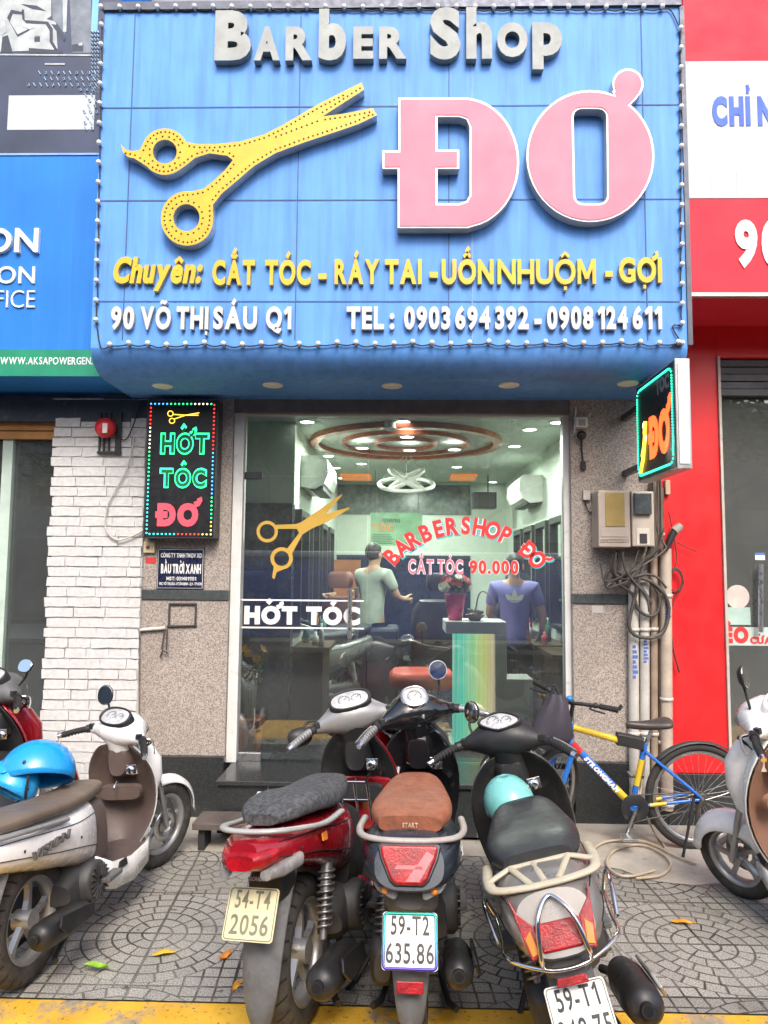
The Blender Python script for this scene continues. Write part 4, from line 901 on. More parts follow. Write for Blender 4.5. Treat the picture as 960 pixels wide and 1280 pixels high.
# fallen leaves
lf = random.Random(2)
for i, (px, py, c, lab, sz, ang) in enumerate(((205, 1192, (.75, .48, .04), 'yellow fallen leaf beside the green one', .1, .3), (120, 1213, (.25, .5, .03), 'bright green fallen leaf on the paving near the white scooter', .1, .1), (281, 1195, (.72, .24, .02), 'orange fallen leaf left of the red scooter mudguard', .085, 1.0), (297, 1238, (.72, .36, .03), 'small amber fallen leaf beside the red scooter rear tyre', .07, 1.2), (412, 1219, (.6, .36, .04), 'golden leaf between the red scooter and the black scooter', .11, 1.1), (388, 1241, (.38, .15, .03), 'brown dead leaf lying in the shade under the exhaust', .09, .5), (852, 1153, (.78, .33, .02), 'orange leaf on the paving right of the grey scooter', .1, -.3), (572, 1222, (.3, .07, .03), 'dark red leaf near the black scooter exhaust', .06, 1.4), (305, 1073, (.6, .33, .12), 'pale tan leaf behind the red scooter plate', .06, .6))):
    q = GP(px, py, .012); L, Wd = sz, sz * .42; pts = []; m = MB(); rows = []
    for k in range(7):
        t = k / 6; wdt = Wd * .5 * math.sin(math.pi * min(1, .05 + t * .95)) ** .8; x = (t - .5) * L; zc = .012 * math.sin(t * 3 + i) ** 2
        rows.append([Vector((x, y * wdt, zc + .014 * abs(y) * (1 if i % 2 else -.4) + .006)) for y in (-1, -.5, 0, .5, 1)])
    m.grid(rows, 0, True); m.tube([(L * .5, 0, .01), (L * .72, .004, .006)], .0016, 5)
    X = Matrix.Translation(q) @ Matrix.Rotation(ang, 4, 'Z'); m.v = [X @ v for v in m.v]
    tag(m.build('fallen_leaf', M('leaf_%d' % i, c, .6, var=.35, scale=30)), lab, 'leaf', 'fallen leaves')
# ================================================================ shop interior
def ceilpt(px, py): return GP(px, py, CZ)
LAMP = M('lamp_diffuser', (1, .98, .93), .4, emit=9, var=0)
TRIM = M('lamp_trim', (.7, .7, .7), .4)
k = 0
lamps = [(319, 526), (375, 550), (389, 569), (401, 584), (412, 597), (453, 549), (504, 526), (512, 552), (568, 551), (571, 583), (616, 602), (643, 557), (662, 536), (697, 527), (509, 534), (452, 579)]
for i, (px, py) in enumerate(lamps):
    q = ceilpt(px, py)
    if q.x < LX + .08 or q.x > RX - .05 or q.y > BY: q.x = max(LX + .1, min(RX - .1, q.x)); q.y = min(q.y, BY - .1)
    zc = CZ - (.075 if i in (5, 7, 8, 14) else 0)
    t = thing('downlight', 'round white downlight set in the barber shop ceiling', 'ceiling light', (q.x, q.y, zc - .01), 'downlights in the shop ceiling')
    m = MB(); m.lathe([(.056, -.001), (.056, -.012), (.066, -.01), (.07, -.001)], axes((q.x, q.y, zc), (1, 0, 0), (0, 1, 0), (0, 0, 1)), 20); m.build('trim', TRIM, t)
    m = MB(); m.lathe([(0, -.008), (.055, -.008), (.055, -.002)], axes((q.x, q.y, zc), (1, 0, 0), (0, 1, 0), (0, 0, 1)), 20); m.build('diffuser', LAMP, t)
for i, (x, y) in enumerate(((-.4, 6.2), (.9, 6.2), (-.4, 7.6), (.9, 7.6), (.2, 8.9))):
    L = bpy.data.lights.new('downlight_glow', 'AREA'); L.shape = 'DISK'; L.size = .12; L.energy = 19; L.color = (.95, 1, .9); o = bpy.data.objects.new('downlight_glow', L); o.location = (x, y, CZ - .1); COL.objects.link(o)
# stepped oval ceiling rings
cf, cl_, cr_ = ceilpt(508, 581), ceilpt(388, 550), ceilpt(628, 550)
cx_ = (cl_.x + cr_.x) / 2; rxx = (cr_.x - cl_.x) / 2; cyy = ceilpt(508, 551).y; ryy = rxx * 1.0
ring = thing('ceiling_feature', 'stepped oval ceiling feature with red rims above the barber chairs', 'ceiling feature', (cx_, cyy, CZ))
def oval(m, r0, r1, z0, z1, mi=0):
    for (ra, rb_, za, zb) in ((r0, r0, z0, z1), (r0, r1, z0, z0), (r1, r1, z1, z0), (r0, r1, z1, z1)):
        m.grid([[(cx_ + rxx * ra * math.cos(a), cyy + ryy * ra * math.sin(a), za) for a in [2 * math.pi * i / 48 for i in range(49)]], [(cx_ + rxx * rb_ * math.cos(a), cyy + ryy * rb_ * math.sin(a), zb) for a in [2 * math.pi * i / 48 for i in range(49)]]], mi)
REDW = M('red_wood_rim', (.42, .1, .04), .3, coat=.4)
m = MB(); oval(m, .91, 1.0, CZ - .05, CZ - .002); m.build('outer_rim', REDW, ring)
m = MB(); oval(m, .02, .905, CZ - .012, CZ - .003); m.build('recess_panel', CEIL, ring)
for r_, w_ in ((.64, .03), (.3, .03)):
    m = MB(); oval(m, r_, r_ + w_, CZ - .05, CZ - .013); m.build('inner_rim', REDW, ring)
a, b = ceilpt(404, 604), ceilpt(466, 592)
for (px0, px1, lab) in ((429, 463, 'left glowing orange wood panel in the shop ceiling'), (562, 597, 'right glowing orange wood panel in the shop ceiling')):
    a, b = ceilpt(px0, 598), ceilpt(px1, 592); m = MB(); m.b2((a.x, min(a.y, b.y), CZ - .03), (a.x + (b.x - a.x), max(a.y, b.y), CZ - .002)); 
    tag(m.build('ceiling_panel', M('lit_orange_wood', (.8, .25, .06), .4, emit=.35)), lab, 'ceiling panel', 'orange ceiling panels')
m = MB(); m.b2((LX - .5, G + .31, ZF), (LX + .01, G + .438, 2.28)); tag(m.build('dark_filler_panel', M('filler_panel_finish', (.035, .045, .045), .25), bevel=.006), 'tall dark filler panel added just inside the glass door', 'cabinet')  # added panel that darkens the left of the view through the glass
# ring pendant
pc = PX(508, 602, 7.4)
pend = thing('ring_pendant', 'white pendant lamp of crossed oval rings hanging inside the shop', 'pendant lamp', pc)
PW = M('white_lacquer', (.75, .76, .72), .35)
m = MB(); m.tube([(pc.x + .28 * math.cos(a), pc.y + .26 * math.sin(a), pc.z - .03 + .1 * math.sin(a)) for a in [2 * math.pi * i / 36 for i in range(36)]], .022, 8, closed=True); m.build('outer_ring', PW, pend)
for s in (-1, 1):
    m = MB(); m.tube([(pc.x + .17 * math.cos(a), pc.y + .1 * math.sin(a), pc.z + .02 + s * .1 * math.cos(a) + .04 * math.sin(a)) for a in [2 * math.pi * i / 30 for i in range(30)]], .024, 8, closed=True); m.build('inner_ring', PW, pend)
m = MB(); m.cyl((pc.x, pc.y, pc.z + .05), (pc.x, pc.y, CZ), .006, 6); m.cyl((pc.x - .27, pc.y, pc.z), (pc.x, pc.y, pc.z + .3), .003, 5); m.cyl((pc.x + .27, pc.y, pc.z), (pc.x, pc.y, pc.z + .3), .003, 5); m.build('cord', STEEL, pend)
def aircon(x0, x1, y, z, lab, face):
    t = thing('air_conditioner', lab, 'air conditioner', ((x0 + x1) / 2, y, z))
    m = MB(); d = x1 - x0; rg = []
    for yy in (y - .42, y + .42): rg.append([Vector((x0 + d * u, yy, z + v)) for u, v in ((0, .02), (.5, .0), (.85, .05), (1, .14), (.96, .25), (.8, .29), (0, .29))])
    m.loft(rg, 0, True, False); m.build('body', M('ac_shell', (.7, .72, .68), .35), t, bevel=.012)
    m = MB(); m.b2((min(x0, x1) + abs(d) * .35, y - .38, z - .004), (max(x0, x1) - abs(d) * .2, y + .38, z + .03)); m.build('louvre', M('dark_louvre', (.05, .055, .05), .5), t)
aircon(LX, LX + .24, 6.55, 2.45, 'white air conditioner high on the left wall inside the shop', 1)
aircon(RX, RX - .24, 7.7, 2.45, 'white air conditioner high on the right wall inside the shop', -1)
q = PX(605, 626, 9.0); t = thing('hanging_speaker', 'dark box speaker hanging near the back wall of the shop', 'speaker', q)
m = MB(); m.box(q, (.29, .2, .2)); m.build('cabinet', M('black_ash', (.03, .03, .028), .5), t, bevel=.006)
m = MB(); m.box(q + Vector((0, -.105, 0)), (.25, .008, .16)); m.build('grille', M('speaker_mesh', (.07, .07, .065), .8), t)
m = MB(); m.cyl(q + Vector((.05, 0, .1)), (q.x + .05, q.y, CZ), .008, 6); m.build('rod', IRON, t)
q = PX(488, 528, 5.75); t = thing('spotlight', 'small white spotlight clamped to the ceiling just behind the glass', 'spotlight', q)
m = MB(); m.tube([q + Vector((0, 0, .07)), q + Vector((.0, -.02, -.06))], [.035, .05], 12); m.build('lamp_head', PW, t)
m = MB(); m.cyl(q + Vector((0, 0, .05)), (q.x, q.y, CZ), .012, 8); m.build('arm', PW, t)
# mirrors along both walls with black frames, shelves and bottles
MIR = M('mirror_silver', (.8, .84, .82), .03, 1.0, var=0); BFR = M('black_frame', (.02, .02, .02), .35); WALNUT = M('dark_wood', (.06, .035, .02), .4)
for side, X, ys, nm in ((1, RX, (5.75, 6.45, 7.15, 7.85, 8.55), 'right'), (-1, LX, (6.1, 6.9, 7.7, 8.5), 'left')):
    for i, y in enumerate(ys):
        ordn = ('first', 'second', 'third', 'fourth', 'fifth')[i]
        t = thing('wall_mirror', '%s black framed mirror from the glass along the %s wall inside' % (ordn, nm), 'mirror', (X, y, 1.3), 'mirrors along the shop walls')
        zt = 2.25; s = -side
        m = MB()
        for b0, b1 in (((y - .27, 1.25), (y - .23, zt)), ((y + .23, 1.25), (y + .27, zt)), ((y - .229, zt - .06), (y + .229, zt)), ((y - .229, 1.25), (y + .229, 1.29))): m.b2((X + s * .002, b0[0], b0[1]), (X + s * .06, b1[0], b1[1]))
        m.build('frame', BFR, t, bevel=.004)
        m = MB(); m.b2((X + s * .004, y - .228, 1.292), (X + s * .02, y + .228, zt - .062)); m.build('mirror_glass', MIR, t)
        m = MB(); m.b2((X + s * .002, y - .3, 1.1), (X + s * .3, y + .3, 1.14)); m.b2((X + s * .002, y - .29, ZF), (X + s * .25, y + .29, 1.098)); m.build('counter', WALNUT, t, bevel=.004)
rbt = random.Random(9); BOT = [M('bottle_white', (.6, .6, .58), .3), M('bottle_amber', (.3, .12, .03), .2), M('bottle_green', (.08, .25, .15), .2), M('bottle_black', (.02, .02, .02), .3), M('bottle_red', (.45, .05, .05), .3)]
LABB = ('white', 'amber', 'green', 'black', 'red')
for side, X, ys in ((1, RX, (5.75, 6.45, 7.15)), (-1, LX, (6.1, 6.9))):
    for y in ys:
        for j in range(4):
            c = rbt.randrange(5); h = rbt.uniform(.1, .22); r_ = rbt.uniform(.02, .035); x = X - side * rbt.uniform(.06, .24); yy = y - .24 + j * .15 + rbt.uniform(-.03, .03)
            m = MB(); m.lathe([(0, 0), (r_, 0), (r_, h * .65), (r_ * .4, h * .75), (r_ * .4, h), (0, h)], axes((x, yy, 1.141), (1, 0, 0), (0, 1, 0), (0, 0, 1)), 12)
            tag(m.build('bottle', BOT[c]), '%s bottle among others on the counter under a wall mirror' % LABB[c], 'bottle', '%s bottles on the mirror counters' % LABB[c])
# menu poster
q0, q1 = PX(463, 682, 8.6), PX(528, 641, 8.6)
t = thing('menu_poster', 'pale green menu poster with orange heading hanging inside the shop', 'poster', ((q0.x + q1.x) / 2, 8.6, q0.z))
m = MB(); m.b2((q0.x, 8.6, q0.z), (q1.x, 8.61, q1.z)); m.build('sheet', M('green_poster', (.18, .34, .2), .4, var=.4, scale=4), t)
m = MB(); text_px(m, 'TÓC', 465, 492, 664, 655, 8.598, .003, bold=.04, mi=0); text_px(m, 'menu', 478, 500, 653, 646, 8.598, .003, mi=1)
for i in range(5): wallbox(m, 466, 668 + i * 2.6, 488 + (i * 7) % 5, 669 + i * 2.6, 8.598, 0, .002, 1)
m.build('lettering', [M('orange_ink', (.55, .2, .05), .5), M('dark_ink', (.05, .1, .06), .5)], t)
m = MB(); m.cyl((q0.x + .05, 8.605, q1.z), (q0.x + .05, 8.605, CZ), .004, 5); m.cyl((q1.x - .05, 8.605, q1.z), (q1.x - .05, 8.605, CZ), .004, 5); m.build('cord', CORD, t)
# reception counter with rainbow panel
YC = 5.72; c0, c1 = PX(557, 780, YC).x, PX(633, 780, YC).x; ct = PX(590, 777, YC).z
cn = thing('reception_counter', 'white reception counter with an upright rainbow coloured front panel', 'counter', ((c0 + c1) / 2, YC, ZF))
CW = M('white_counter', (.72, .74, .72), .35, var=.05)
ib, it = PX(569, 930, YC).z, PX(590, 792, YC).z; i0, i1 = PX(566, 850, YC).x, PX(619, 850, YC).x
m = MB(); m.b2((c0, YC - .02, it), (c1, YC + .4, ct)); m.b2((i1, YC - .02, ZF), (c1, YC + .4, it)); m.b2((i0 - .02, YC - .02, ZF), (i1, YC + .4, ib)); m.build('frame', CW, cn, bevel=.004)
def rainbow():
    t = NT('rainbow_panel'); b = t.b; sp = t.n('SeparateXYZ'); v = t.coord(); t.l(v, sp.inputs[0])
    f = t.ramp(sp.outputs[0], -(i1 - i0) / 2, (i1 - i0) / 2); cr = t.n('ValToRGB'); t.l(f, cr.inputs[0]); e = cr.color_ramp.elements
    e[0].color = (.02, .45, .38, 1); e[1].position = 1; e[1].color = (.45, .3, .22, 1)
    for p, c in ((.22, (.03, .58, .42, 1)), (.45, (.25, .62, .3, 1)), (.7, (.52, .6, .14, 1)), (.86, (.6, .5, .2, 1))): x = e.new(p); x.color = c
    w_ = t.noise(t.coord(scale=(30, 1, .3)), 2, 3); c = t.mix(t.ramp(w_, .4, .7, 0, .5), cr.outputs[0], (.75, .8, .6))
    t.inp(b.inputs['Base Color'], c); b.inputs['Roughness'].default_value = .35
    t.inp(b.inputs['Emission Color'], c); b.inputs['Emission Strength'].default_value = .45; return t.m
m = MB(); m.b2((i0, YC + .03, ib), (i1, YC + .06, it)); m.build('rainbow_panel', rainbow(), cn)
m = MB(); m.b2((c1 + .002, YC, ZF), (PX(667, 870, YC).x, YC + .3, PX(650, 849, YC).z)); tag(m.build('cabinet', CW, bevel=.004), 'low white cabinet box standing right of the rainbow counter', 'cabinet')
# flower pot on the counter
fx = PX(569, 770, YC + .15); fp = thing('flower_pot', 'pink flower pot with orange and white blooms on the reception counter', 'flower pot', (fx.x, YC + .15, ct))
m = MB(); m.lathe([(0, 0), (.055, 0), (.085, .2), (.088, .21), (.075, .21), (.07, .19), (0, .19)], axes((fx.x, YC + .15, ct), (1, 0, 0), (0, 1, 0), (0, 0, 1)), 24); m.build('pot', M('pink_foil', (.75, .03, .16), .3, var=.2), fp)
rf = random.Random(6)
def blooms(parent, c, rx, ry, rz, n, cols, size, up=.5):
    for i in range(n):
        a, e = rf.uniform(0, 2 * math.pi), math.asin(rf.uniform(-.15, 1)); d = Vector((math.cos(a) * math.cos(e), math.sin(a) * math.cos(e), math.sin(e)))
        p = Vector(c) + Vector((d.x * rx, d.y * ry, d.z * rz)); X = along(p, d, (0.1, .2, 1)) @ Matrix.Rotation(a, 4, 'Z'); m = MB(); s = size * rf.uniform(.8, 1.15)
        for lay, (k, tilt) in enumerate(((7, .25), (6, .7), (4, 1.15))):
            for j in range(k):
                b = 2 * math.pi * j / k + lay; ct_, st_ = math.cos(tilt), math.sin(tilt); L = s * (1 - .25 * lay)
                m.add([X @ Vector((math.cos(b + o) * L * r_ * ct_, math.sin(b + o) * L * r_ * ct_, L * r_ * st_ * .8 - (.1 if r_ > .9 else 0) * L)) for o, r_ in ((0, .05), (-.42, .6), (-.25, .98), (.25, .98), (.42, .6))], [(0, 1, 2, 3, 4)], 0, True)
        m.build('bloom', rf.choice(cols), parent)
blooms(fp, (fx.x, YC + .15, ct + .27), .13, .12, .1, 26, [M('orange_petal', (.75, .22, .06), .6), M('white_petal', (.75, .74, .62), .6), M('white_petal', ()), M('coral_petal', (.7, .12, .1), .6)], .036)
def leafcloud(c, r, n, size, mat, parent, name='foliage', seed=1, flat=1.0):
    rl = random.Random(seed); m = MB()
    for i in range(n):
        d = Vector((rl.gauss(0, 1), rl.gauss(0, 1), rl.gauss(0, 1))).normalized() * rl.random() ** .4; p = Vector(c) + Vector((d.x * r[0], d.y * r[1], d.z * r[2]))
        a = Vector((rl.gauss(0, 1), rl.gauss(0, 1), rl.gauss(0, .6))).normalized(); b = a.orthogonal().normalized(); b = (b * math.cos(i) + a.cross(b) * math.sin(i)); s = size * rl.uniform(.6, 1.3)
        m.add([p - a * s, p + b * s * .4, p + a * s, p - b * s * .4], [(0, 1, 2, 3)], 0)
    return m.build(name, mat, parent)
LEAF = M('plant_leaf', (.05, .12, .03), .6, var=.5)
leafcloud((fx.x, YC + .15, ct + .25), (.11, .1, .06), 70, .04, LEAF, fp)
q = PX(594, 772, YC + .1); t = thing('dried_bouquet', 'small dried bouquet and bowl lying beside the pink flower pot', 'bouquet', (q.x, YC + .1, ct))
m = MB(); m.lathe([(0, 0), (.04, 0), (.085, .05), (.08, .05), (.04, .012), (0, .012)], axes((q.x, YC + .12, ct), (1, 0, 0), (0, 1, 0), (0, 0, 1)), 20); m.build('bowl', M('brown_bowl', (.2, .14, .09), .5), t)
m = MB(); 
for i in range(9): m.ball((q.x - .05 + .013 * i, YC + .12 + .02 * math.sin(i * 2), ct + .06 + .02 * math.cos(i * 3)), .018, 8, 5, i % 2)
m.build('seed_heads', [M('grey_seed', (.4, .4, .36), .8), M('tan_seed', (.4, .3, .18), .8)], t)
m = MB(); m.tube(spline([(q.x, YC + .12, ct + .05), (q.x + .03, YC + .12, ct + .2), (q.x + .08, YC + .12, ct + .23), (q.x + .16, YC + .12, ct + .14)], 5), .006, 5); m.build('stem', M('tan_seed', ()), t)
# yellow flowers in a brick-red pot just behind the door glass
q = PX(312, 925, 5.49); t = thing('potted_flowers', 'terracotta pot of tall yellow flowers inside behind the glass door', 'potted plant', (q.x, 5.49, ZF))
m = MB(); rg = [[Vector((q.x + sx * w_ * .75, 5.49 + sy * w_, z)) for sx, sy in ((-1, -1), (1, -1), (1, 1), (-1, 1))] for z, w_ in ((ZF, .08), (ZF + .22, .11), (ZF + .225, .12), (ZF + .28, .125))]; m.loft(rg, 0, True, False); m.build('pot', M('terracotta', (.4, .12, .06), .7, var=.2), t, bevel=.006)
m = MB()
for i in range(14): 
    a = i * 2.4; m.tube(spline([(q.x + .03 * math.cos(a), 5.49 + .03 * math.sin(a), ZF + .25), (q.x + .05 * math.cos(a), 5.49 + .05 * math.sin(a), ZF + .5), (q.x + .09 * math.cos(a) , 5.49 + .09 * math.sin(a), ZF + .72 + .04 * math.sin(i * 5))], 4), .004, 5)
m.build('stems', M('plant_stem', (.12, .2, .05), .7), t)
blooms(t, (q.x + .01, 5.49, ZF + .72), .11, .1, .1, 20, [M('yellow_petal', (.75, .42, .02), .6), M('yellow_petal', ()), M('mauve_petal', (.4, .22, .4), .6)], .034)
leafcloud((q.x, 5.49, ZF + .6), (.1, .08, .12), 90, .04, LEAF, t, seed=4)
# barber chairs
def barber_chair(x, y, rz, col, lab, seat_only=False):
    t = thing('barber_chair', lab, 'barber chair', (x, y, ZF), 'barber chairs', (0, 0, rz)); LE = col
    m = MB(); m.lathe([(0, 0), (.28, 0), (.28, .02), (.06, .05), (.05, .38), (0, .38)], n=24); m.build('pedestal', STEEL, t, local=True)
    rr = lambda z, w, d, p=4: [Vector((w * math.copysign(abs(math.cos(a)) ** (2 / p), math.cos(a)), d * math.copysign(abs(math.sin(a)) ** (2 / p), math.sin(a)), z)) for a in [2 * math.pi * i / 24 for i in range(24)]]
    m = MB(); m.loft([rr(.4, .24, .24), rr(.42, .27, .27), rr(.5, .28, .28), rr(.53, .25, .25)], 0); m.build('seat', LE, t, local=True)
    if seat_only: return t
    X = Matrix.Translation((0, .24, .52)) @ Matrix.Rotation(R(-12), 4, 'X'); m = MB(); m.loft([[X @ Vector((p.x, p.y, p.z)) for p in rr(z, w, d)] for z, w, d in ((0, .22, .05), (.04, .25, .07), (.5, .26, .07), (.6, .2, .05))], 0); m.build('backrest', LE, t, local=True)
    X = Matrix.Translation((0, .4, 1.2)); m = MB(); m.loft([[X @ p for p in rr(z, w, d)] for z, w, d in ((0, .12, .04), (.03, .14, .055), (.14, .14, .055), (.17, .11, .04))], 0); m.build('headrest', LE, t, local=True)
    for s in (-1, 1): m = MB(); m.b2((s * .3 - .03, -.2, .68), (s * .3 + .03, .24, .73)); m.b2((s * .3 - .02, .1, .5), (s * .3 + .02, .16, .68)); m.build('armrest', LE, t, local=True, bevel=.012)
    return t
BLKL = M('black_leather', (.02, .02, .025), .35, bump=.3); BRNL = M('brown_leather', (.28, .12, .08), .4, bump=.3); REDL = M('red_leather', (.6, .1, .08), .35)
barber_chair(-.42, 7.9, R(150), BRNL, 'brown leather barber chair near the left mirrors')
barber_chair(.25, 7.2, R(200), BLKL, 'black leather barber chair under the ring pendant')
barber_chair(.95, 7.6, R(215), BLKL, 'black leather barber chair near the right mirrors')
q = PX(527, 848, 6.3); barber_chair(q.x, 6.3, 0, REDL, 'round red leather stool in front of the rainbow counter', True)
m = MB(); a = PX(430, 735, 9.0); m.b2((a.x - .2, 9.0, ZF), (a.x + .2, 9.06, a.z + .35)); tag(m.build('wooden_door', M('orange_door_wood', (.4, .15, .05), .4, var=.25, scale=4)), 'orange wooden door leaf at the back of the barber shop', 'door')
q = PX(382, 775, 6.7); m = MB(); m.b2((LX + .26, 7.0, ZF), (LX + .85, 7.6, 1.2)); tag(m.build('reception_sofa', M('navy_leatherette', (.025, .03, .055), .4), bevel=.03), 'dark navy waiting bench along the left wall inside', 'bench')

# ================================================================ people inside
SKIN = M('skin', (.5, .3, .2), .5, var=.08); HAIR = M('black_hair', (.012, .01, .01), .5, bump=.6, bscale=150)
def skin_mesh(name, J, E, mat, parent, root=0, sub=2):
    me = bpy.data.meshes.new(name); me.from_pydata([Vector(j[:3]) for j in J], E, []); me.update(); o = bpy.data.objects.new(name, me); COL.objects.link(o)
    me.materials.append(mat); o.parent = parent
    k = o.modifiers.new('skin', 'SKIN'); k.use_smooth_shade = True
    if not me.skin_vertices: 
        o.data.attributes.new if False else None
    sk = me.skin_vertices[0].data if me.skin_vertices else None
    if sk is not None:
        for i, j in enumerate(J): sk[i].radius = (j[3], j[4] if len(j) > 4 else j[3]); sk[i].use_root = (i == root)
    k2 = o.modifiers.new('sub', 'SUBSURF'); k2.levels = sub; k2.render_levels = sub
    return o
def person(x, y, z, h, rz, shirt, trousers, label, larm, rarm, head_turn=0, hair=HAIR, logo=False, lean=0.0):
    """a standing adult: local -y is the way the person faces; arms are (elbow, wrist) offsets in head-scaled metres"""
    t = thing('person', label, 'person', (x, y, z), None, (0, 0, rz)); k = h / 1.7
    hip, chest, neck = .92 * k, 1.25 * k, 1.44 * k; sw = .185 * k; fy = -lean
    def arm(s, el, wr):
        sh = Vector((s * sw, fy * .8, 1.38 * k)); return sh, sh + Vector(el) * k, sh + Vector(wr) * k
    A, B = arm(1, *larm), arm(-1, *rarm)
    J = [(0, 0, hip, .135 * k, .1 * k), (0, fy * .5, 1.08 * k, .12 * k, .09 * k), (0, fy * .8, chest, .145 * k, .1 * k), (0, fy, 1.38 * k, .12 * k, .085 * k), (0, fy, neck + .02 * k, .05 * k, .05 * k), (0, fy - .012 * k, 1.52 * k, .062 * k, .075 * k), (0, fy - .015 * k, 1.6 * k, .07 * k, .085 * k), (0, fy - .01 * k, 1.665 * k, .045 * k, .06 * k)]
    E = [(0, 1), (1, 2), (2, 3), (3, 4), (4, 5), (5, 6), (6, 7)]
    for s, (sh, el, wr) in ((1, A), (-1, B)):
        b = len(J); hd = wr + (wr - el).normalized() * .07 * k
        J += [(*sh, .058 * k), (*el, .042 * k), (*wr, .029 * k, .024 * k), (*hd, .036 * k, .018 * k)]; E += [(3, b), (b, b + 1), (b + 1, b + 2), (b + 2, b + 3)]
        d = (wr - el).normalized(); sd = d.cross(Vector((0, 1, 0.2))).normalized()
        for f in range(4):
            c = len(J); p = hd + sd * (.027 - .018 * f) * k + d * .02 * k; L = (.06, .072, .068, .052)[f] * k
            J += [(*(p + d * L * .55 + Vector((0, -.006, -.004)) * k), .0095 * k), (*(p + d * L + Vector((0, -.02, -.01)) * k), .007 * k)]; E += [(b + 3, c), (c, c + 1)]
        c = len(J); J += [(*(wr + d * .05 * k + sd * .05 * k), .011 * k), (*(wr + d * .085 * k + sd * .065 * k + Vector((0, -.02, 0)) * k), .008 * k)]; E += [(b + 2, c), (c, c + 1)]
        b = len(J); J += [(s * .09 * k, .0, .84 * k, .085 * k), (s * .1 * k, -.01, .48 * k, .058 * k), (s * .105 * k, .015, .1 * k, .036 * k), (s * .115 * k, -.14 * k, .035 * k, .032 * k, .03 * k)]; E += [(0, b), (b, b + 1), (b + 1, b + 2), (b + 2, b + 3)]
    skin_mesh('body', J, E, SKIN, t)
    hr = MB(); hr.ball((0, fy + .012 * k, 1.615 * k), (.083 * k, .1 * k, .1 * k), 18, 10)
    hr.v = [v if not (v.y < fy - .045 * k and v.z < 1.62 * k) else Vector((v.x * .6, v.y + .06 * k, v.z + .03 * k)) for v in hr.v]; hr.build('hair', hair, t, local=True)
    fc = MB()
    for s in (-1, 1): fc.ball((s * .083 * k, fy, 1.575 * k), (.012 * k, .022 * k, .032 * k), 8, 6); 
    fc.tube([(0, fy - .092 * k, 1.595 * k), (0, fy - .112 * k, 1.56 * k)], [.008 * k, .015 * k], 8); fc.build('face_features', SKIN, t, local=True)
    fe = MB()
    for s in (-1, 1): fe.ball((s * .03 * k, fy - .094 * k, 1.595 * k), (.013 * k, .006 * k, .007 * k), 8, 5)
    fe.tube([(-.025 * k, fy - .094 * k, 1.525 * k), (0, fy - .1 * k, 1.523 * k), (.025 * k, fy - .094 * k, 1.525 * k)], .005 * k, 6); fe.build('eyes_and_mouth', M('dark_features', (.06, .03, .025), .4), t, local=True)
    sJ = [(0, 0, hip - .16 * k, .165 * k, .125 * k), (0, 0, hip - .02 * k, .158 * k, .12 * k), (0, fy * .5, 1.08 * k, .145 * k, .108 * k), (0, fy * .8, chest, .162 * k, .115 * k), (0, fy, 1.4 * k, .155 * k, .12 * k), (0, fy, 1.46 * k, .082 * k, .085 * k)]; sE = [(0, 1), (1, 2), (2, 3), (3, 4), (4, 5)]
    for (sh, el, wr) in (A, B): b = len(sJ); sJ += [(*sh, .073 * k), (*(sh + (el - sh) * .75), .062 * k)]; sE += [(4, b), (b, b + 1)]
    skin_mesh('shirt', sJ, sE, shirt, t)
    tJ = [(0, 0, hip + .02 * k, .142 * k, .108 * k)]; tE = []
    for s in (-1, 1): b = len(tJ); tJ += [(s * .09 * k, 0, .8 * k, .095 * k), (s * .1 * k, -.008, .46 * k, .074 * k), (s * .105 * k, .012, .07 * k, .06 * k)]; tE += [(0, b), (b, b + 1), (b + 1, b + 2)]
    skin_mesh('trousers', tJ, tE, trousers, t)
    sh_ = MB()
    for s in (-1, 1): sh_.ball((s * .113 * k, -.07 * k, .045 * k), (.048 * k, .135 * k, .045 * k), 12, 8)
    sh_.build('shoes', M('dark_shoe', (.02, .02, .022), .5), t, local=True)
    return t, k
DARKT = M('dark_trousers', (.02, .022, .035), .8)
PURP = M('periwinkle_cotton', (.2, .19, .46), .8, var=.12, bump=.4, bscale=40)
q = PX(643, 740, 6.35); hp = 1.54
pm, k = person(q.x, 6.35, ZF, hp, R(172), PURP, DARKT, 'person in a periwinkle shirt with a white leaf emblem, seen from behind', ((.06, -.02, -.26), (-.02, -.2, -.36)), ((-.08, .0, -.26), (-.07, -.1, -.48)))
# emblem on the back: three leaves cut by three lines
m = MB(); ez = 1.27 * k; ey = .125 * k; sc_ = .085 * k
def eleaf(ang, L, wd):
    pts = []; 
    for i in range(9): u = i / 8; pts.append((u * L, wd * math.sin(math.pi * u) ** .8))
    pts += [(p[0], -p[1]) for p in reversed(pts[1:-1])]
    ca, sa = math.cos(R(ang)), math.sin(R(ang)); return [(p[0] * sa - p[1] * ca, p[0] * ca + p[1] * sa) for p in pts]
for a_, L, wd in ((0, 1.45, .3), (-48, 1.35, .3), (48, 1.35, .3)): m.prism([(p[0] * sc_, p[1] * sc_) for p in eleaf(a_, L, wd)], (0, ey, ez - .03), (1, 0, 0), (0, 0, 1), (0, 1, 0), .004, 0)
for i in range(3):
    z = ez - .01 - i * .018; hw = .09 - .02 * i
    m.b2((-hw, ey - .002, z - .0065), (hw, ey + .0062, z - .0015), 1)
m.build('emblem', [M('pale_print_ink', (.68, .7, .62), .6), PURP], pm, local=True)
PALE = M('pale_lime_cotton', (.4, .45, .37), .8, bump=.4, bscale=40)
q = PX(464, 740, 7.3); person(q.x, 7.3, ZF, 1.66, R(140), PALE, DARKT, 'barber in a pale shirt reaching forward beside the glass door handle', ((.12, -.14, -.18), (.16, -.36, -.1)), ((-.06, -.1, -.24), (.0, -.3, -.26)), lean=.04)
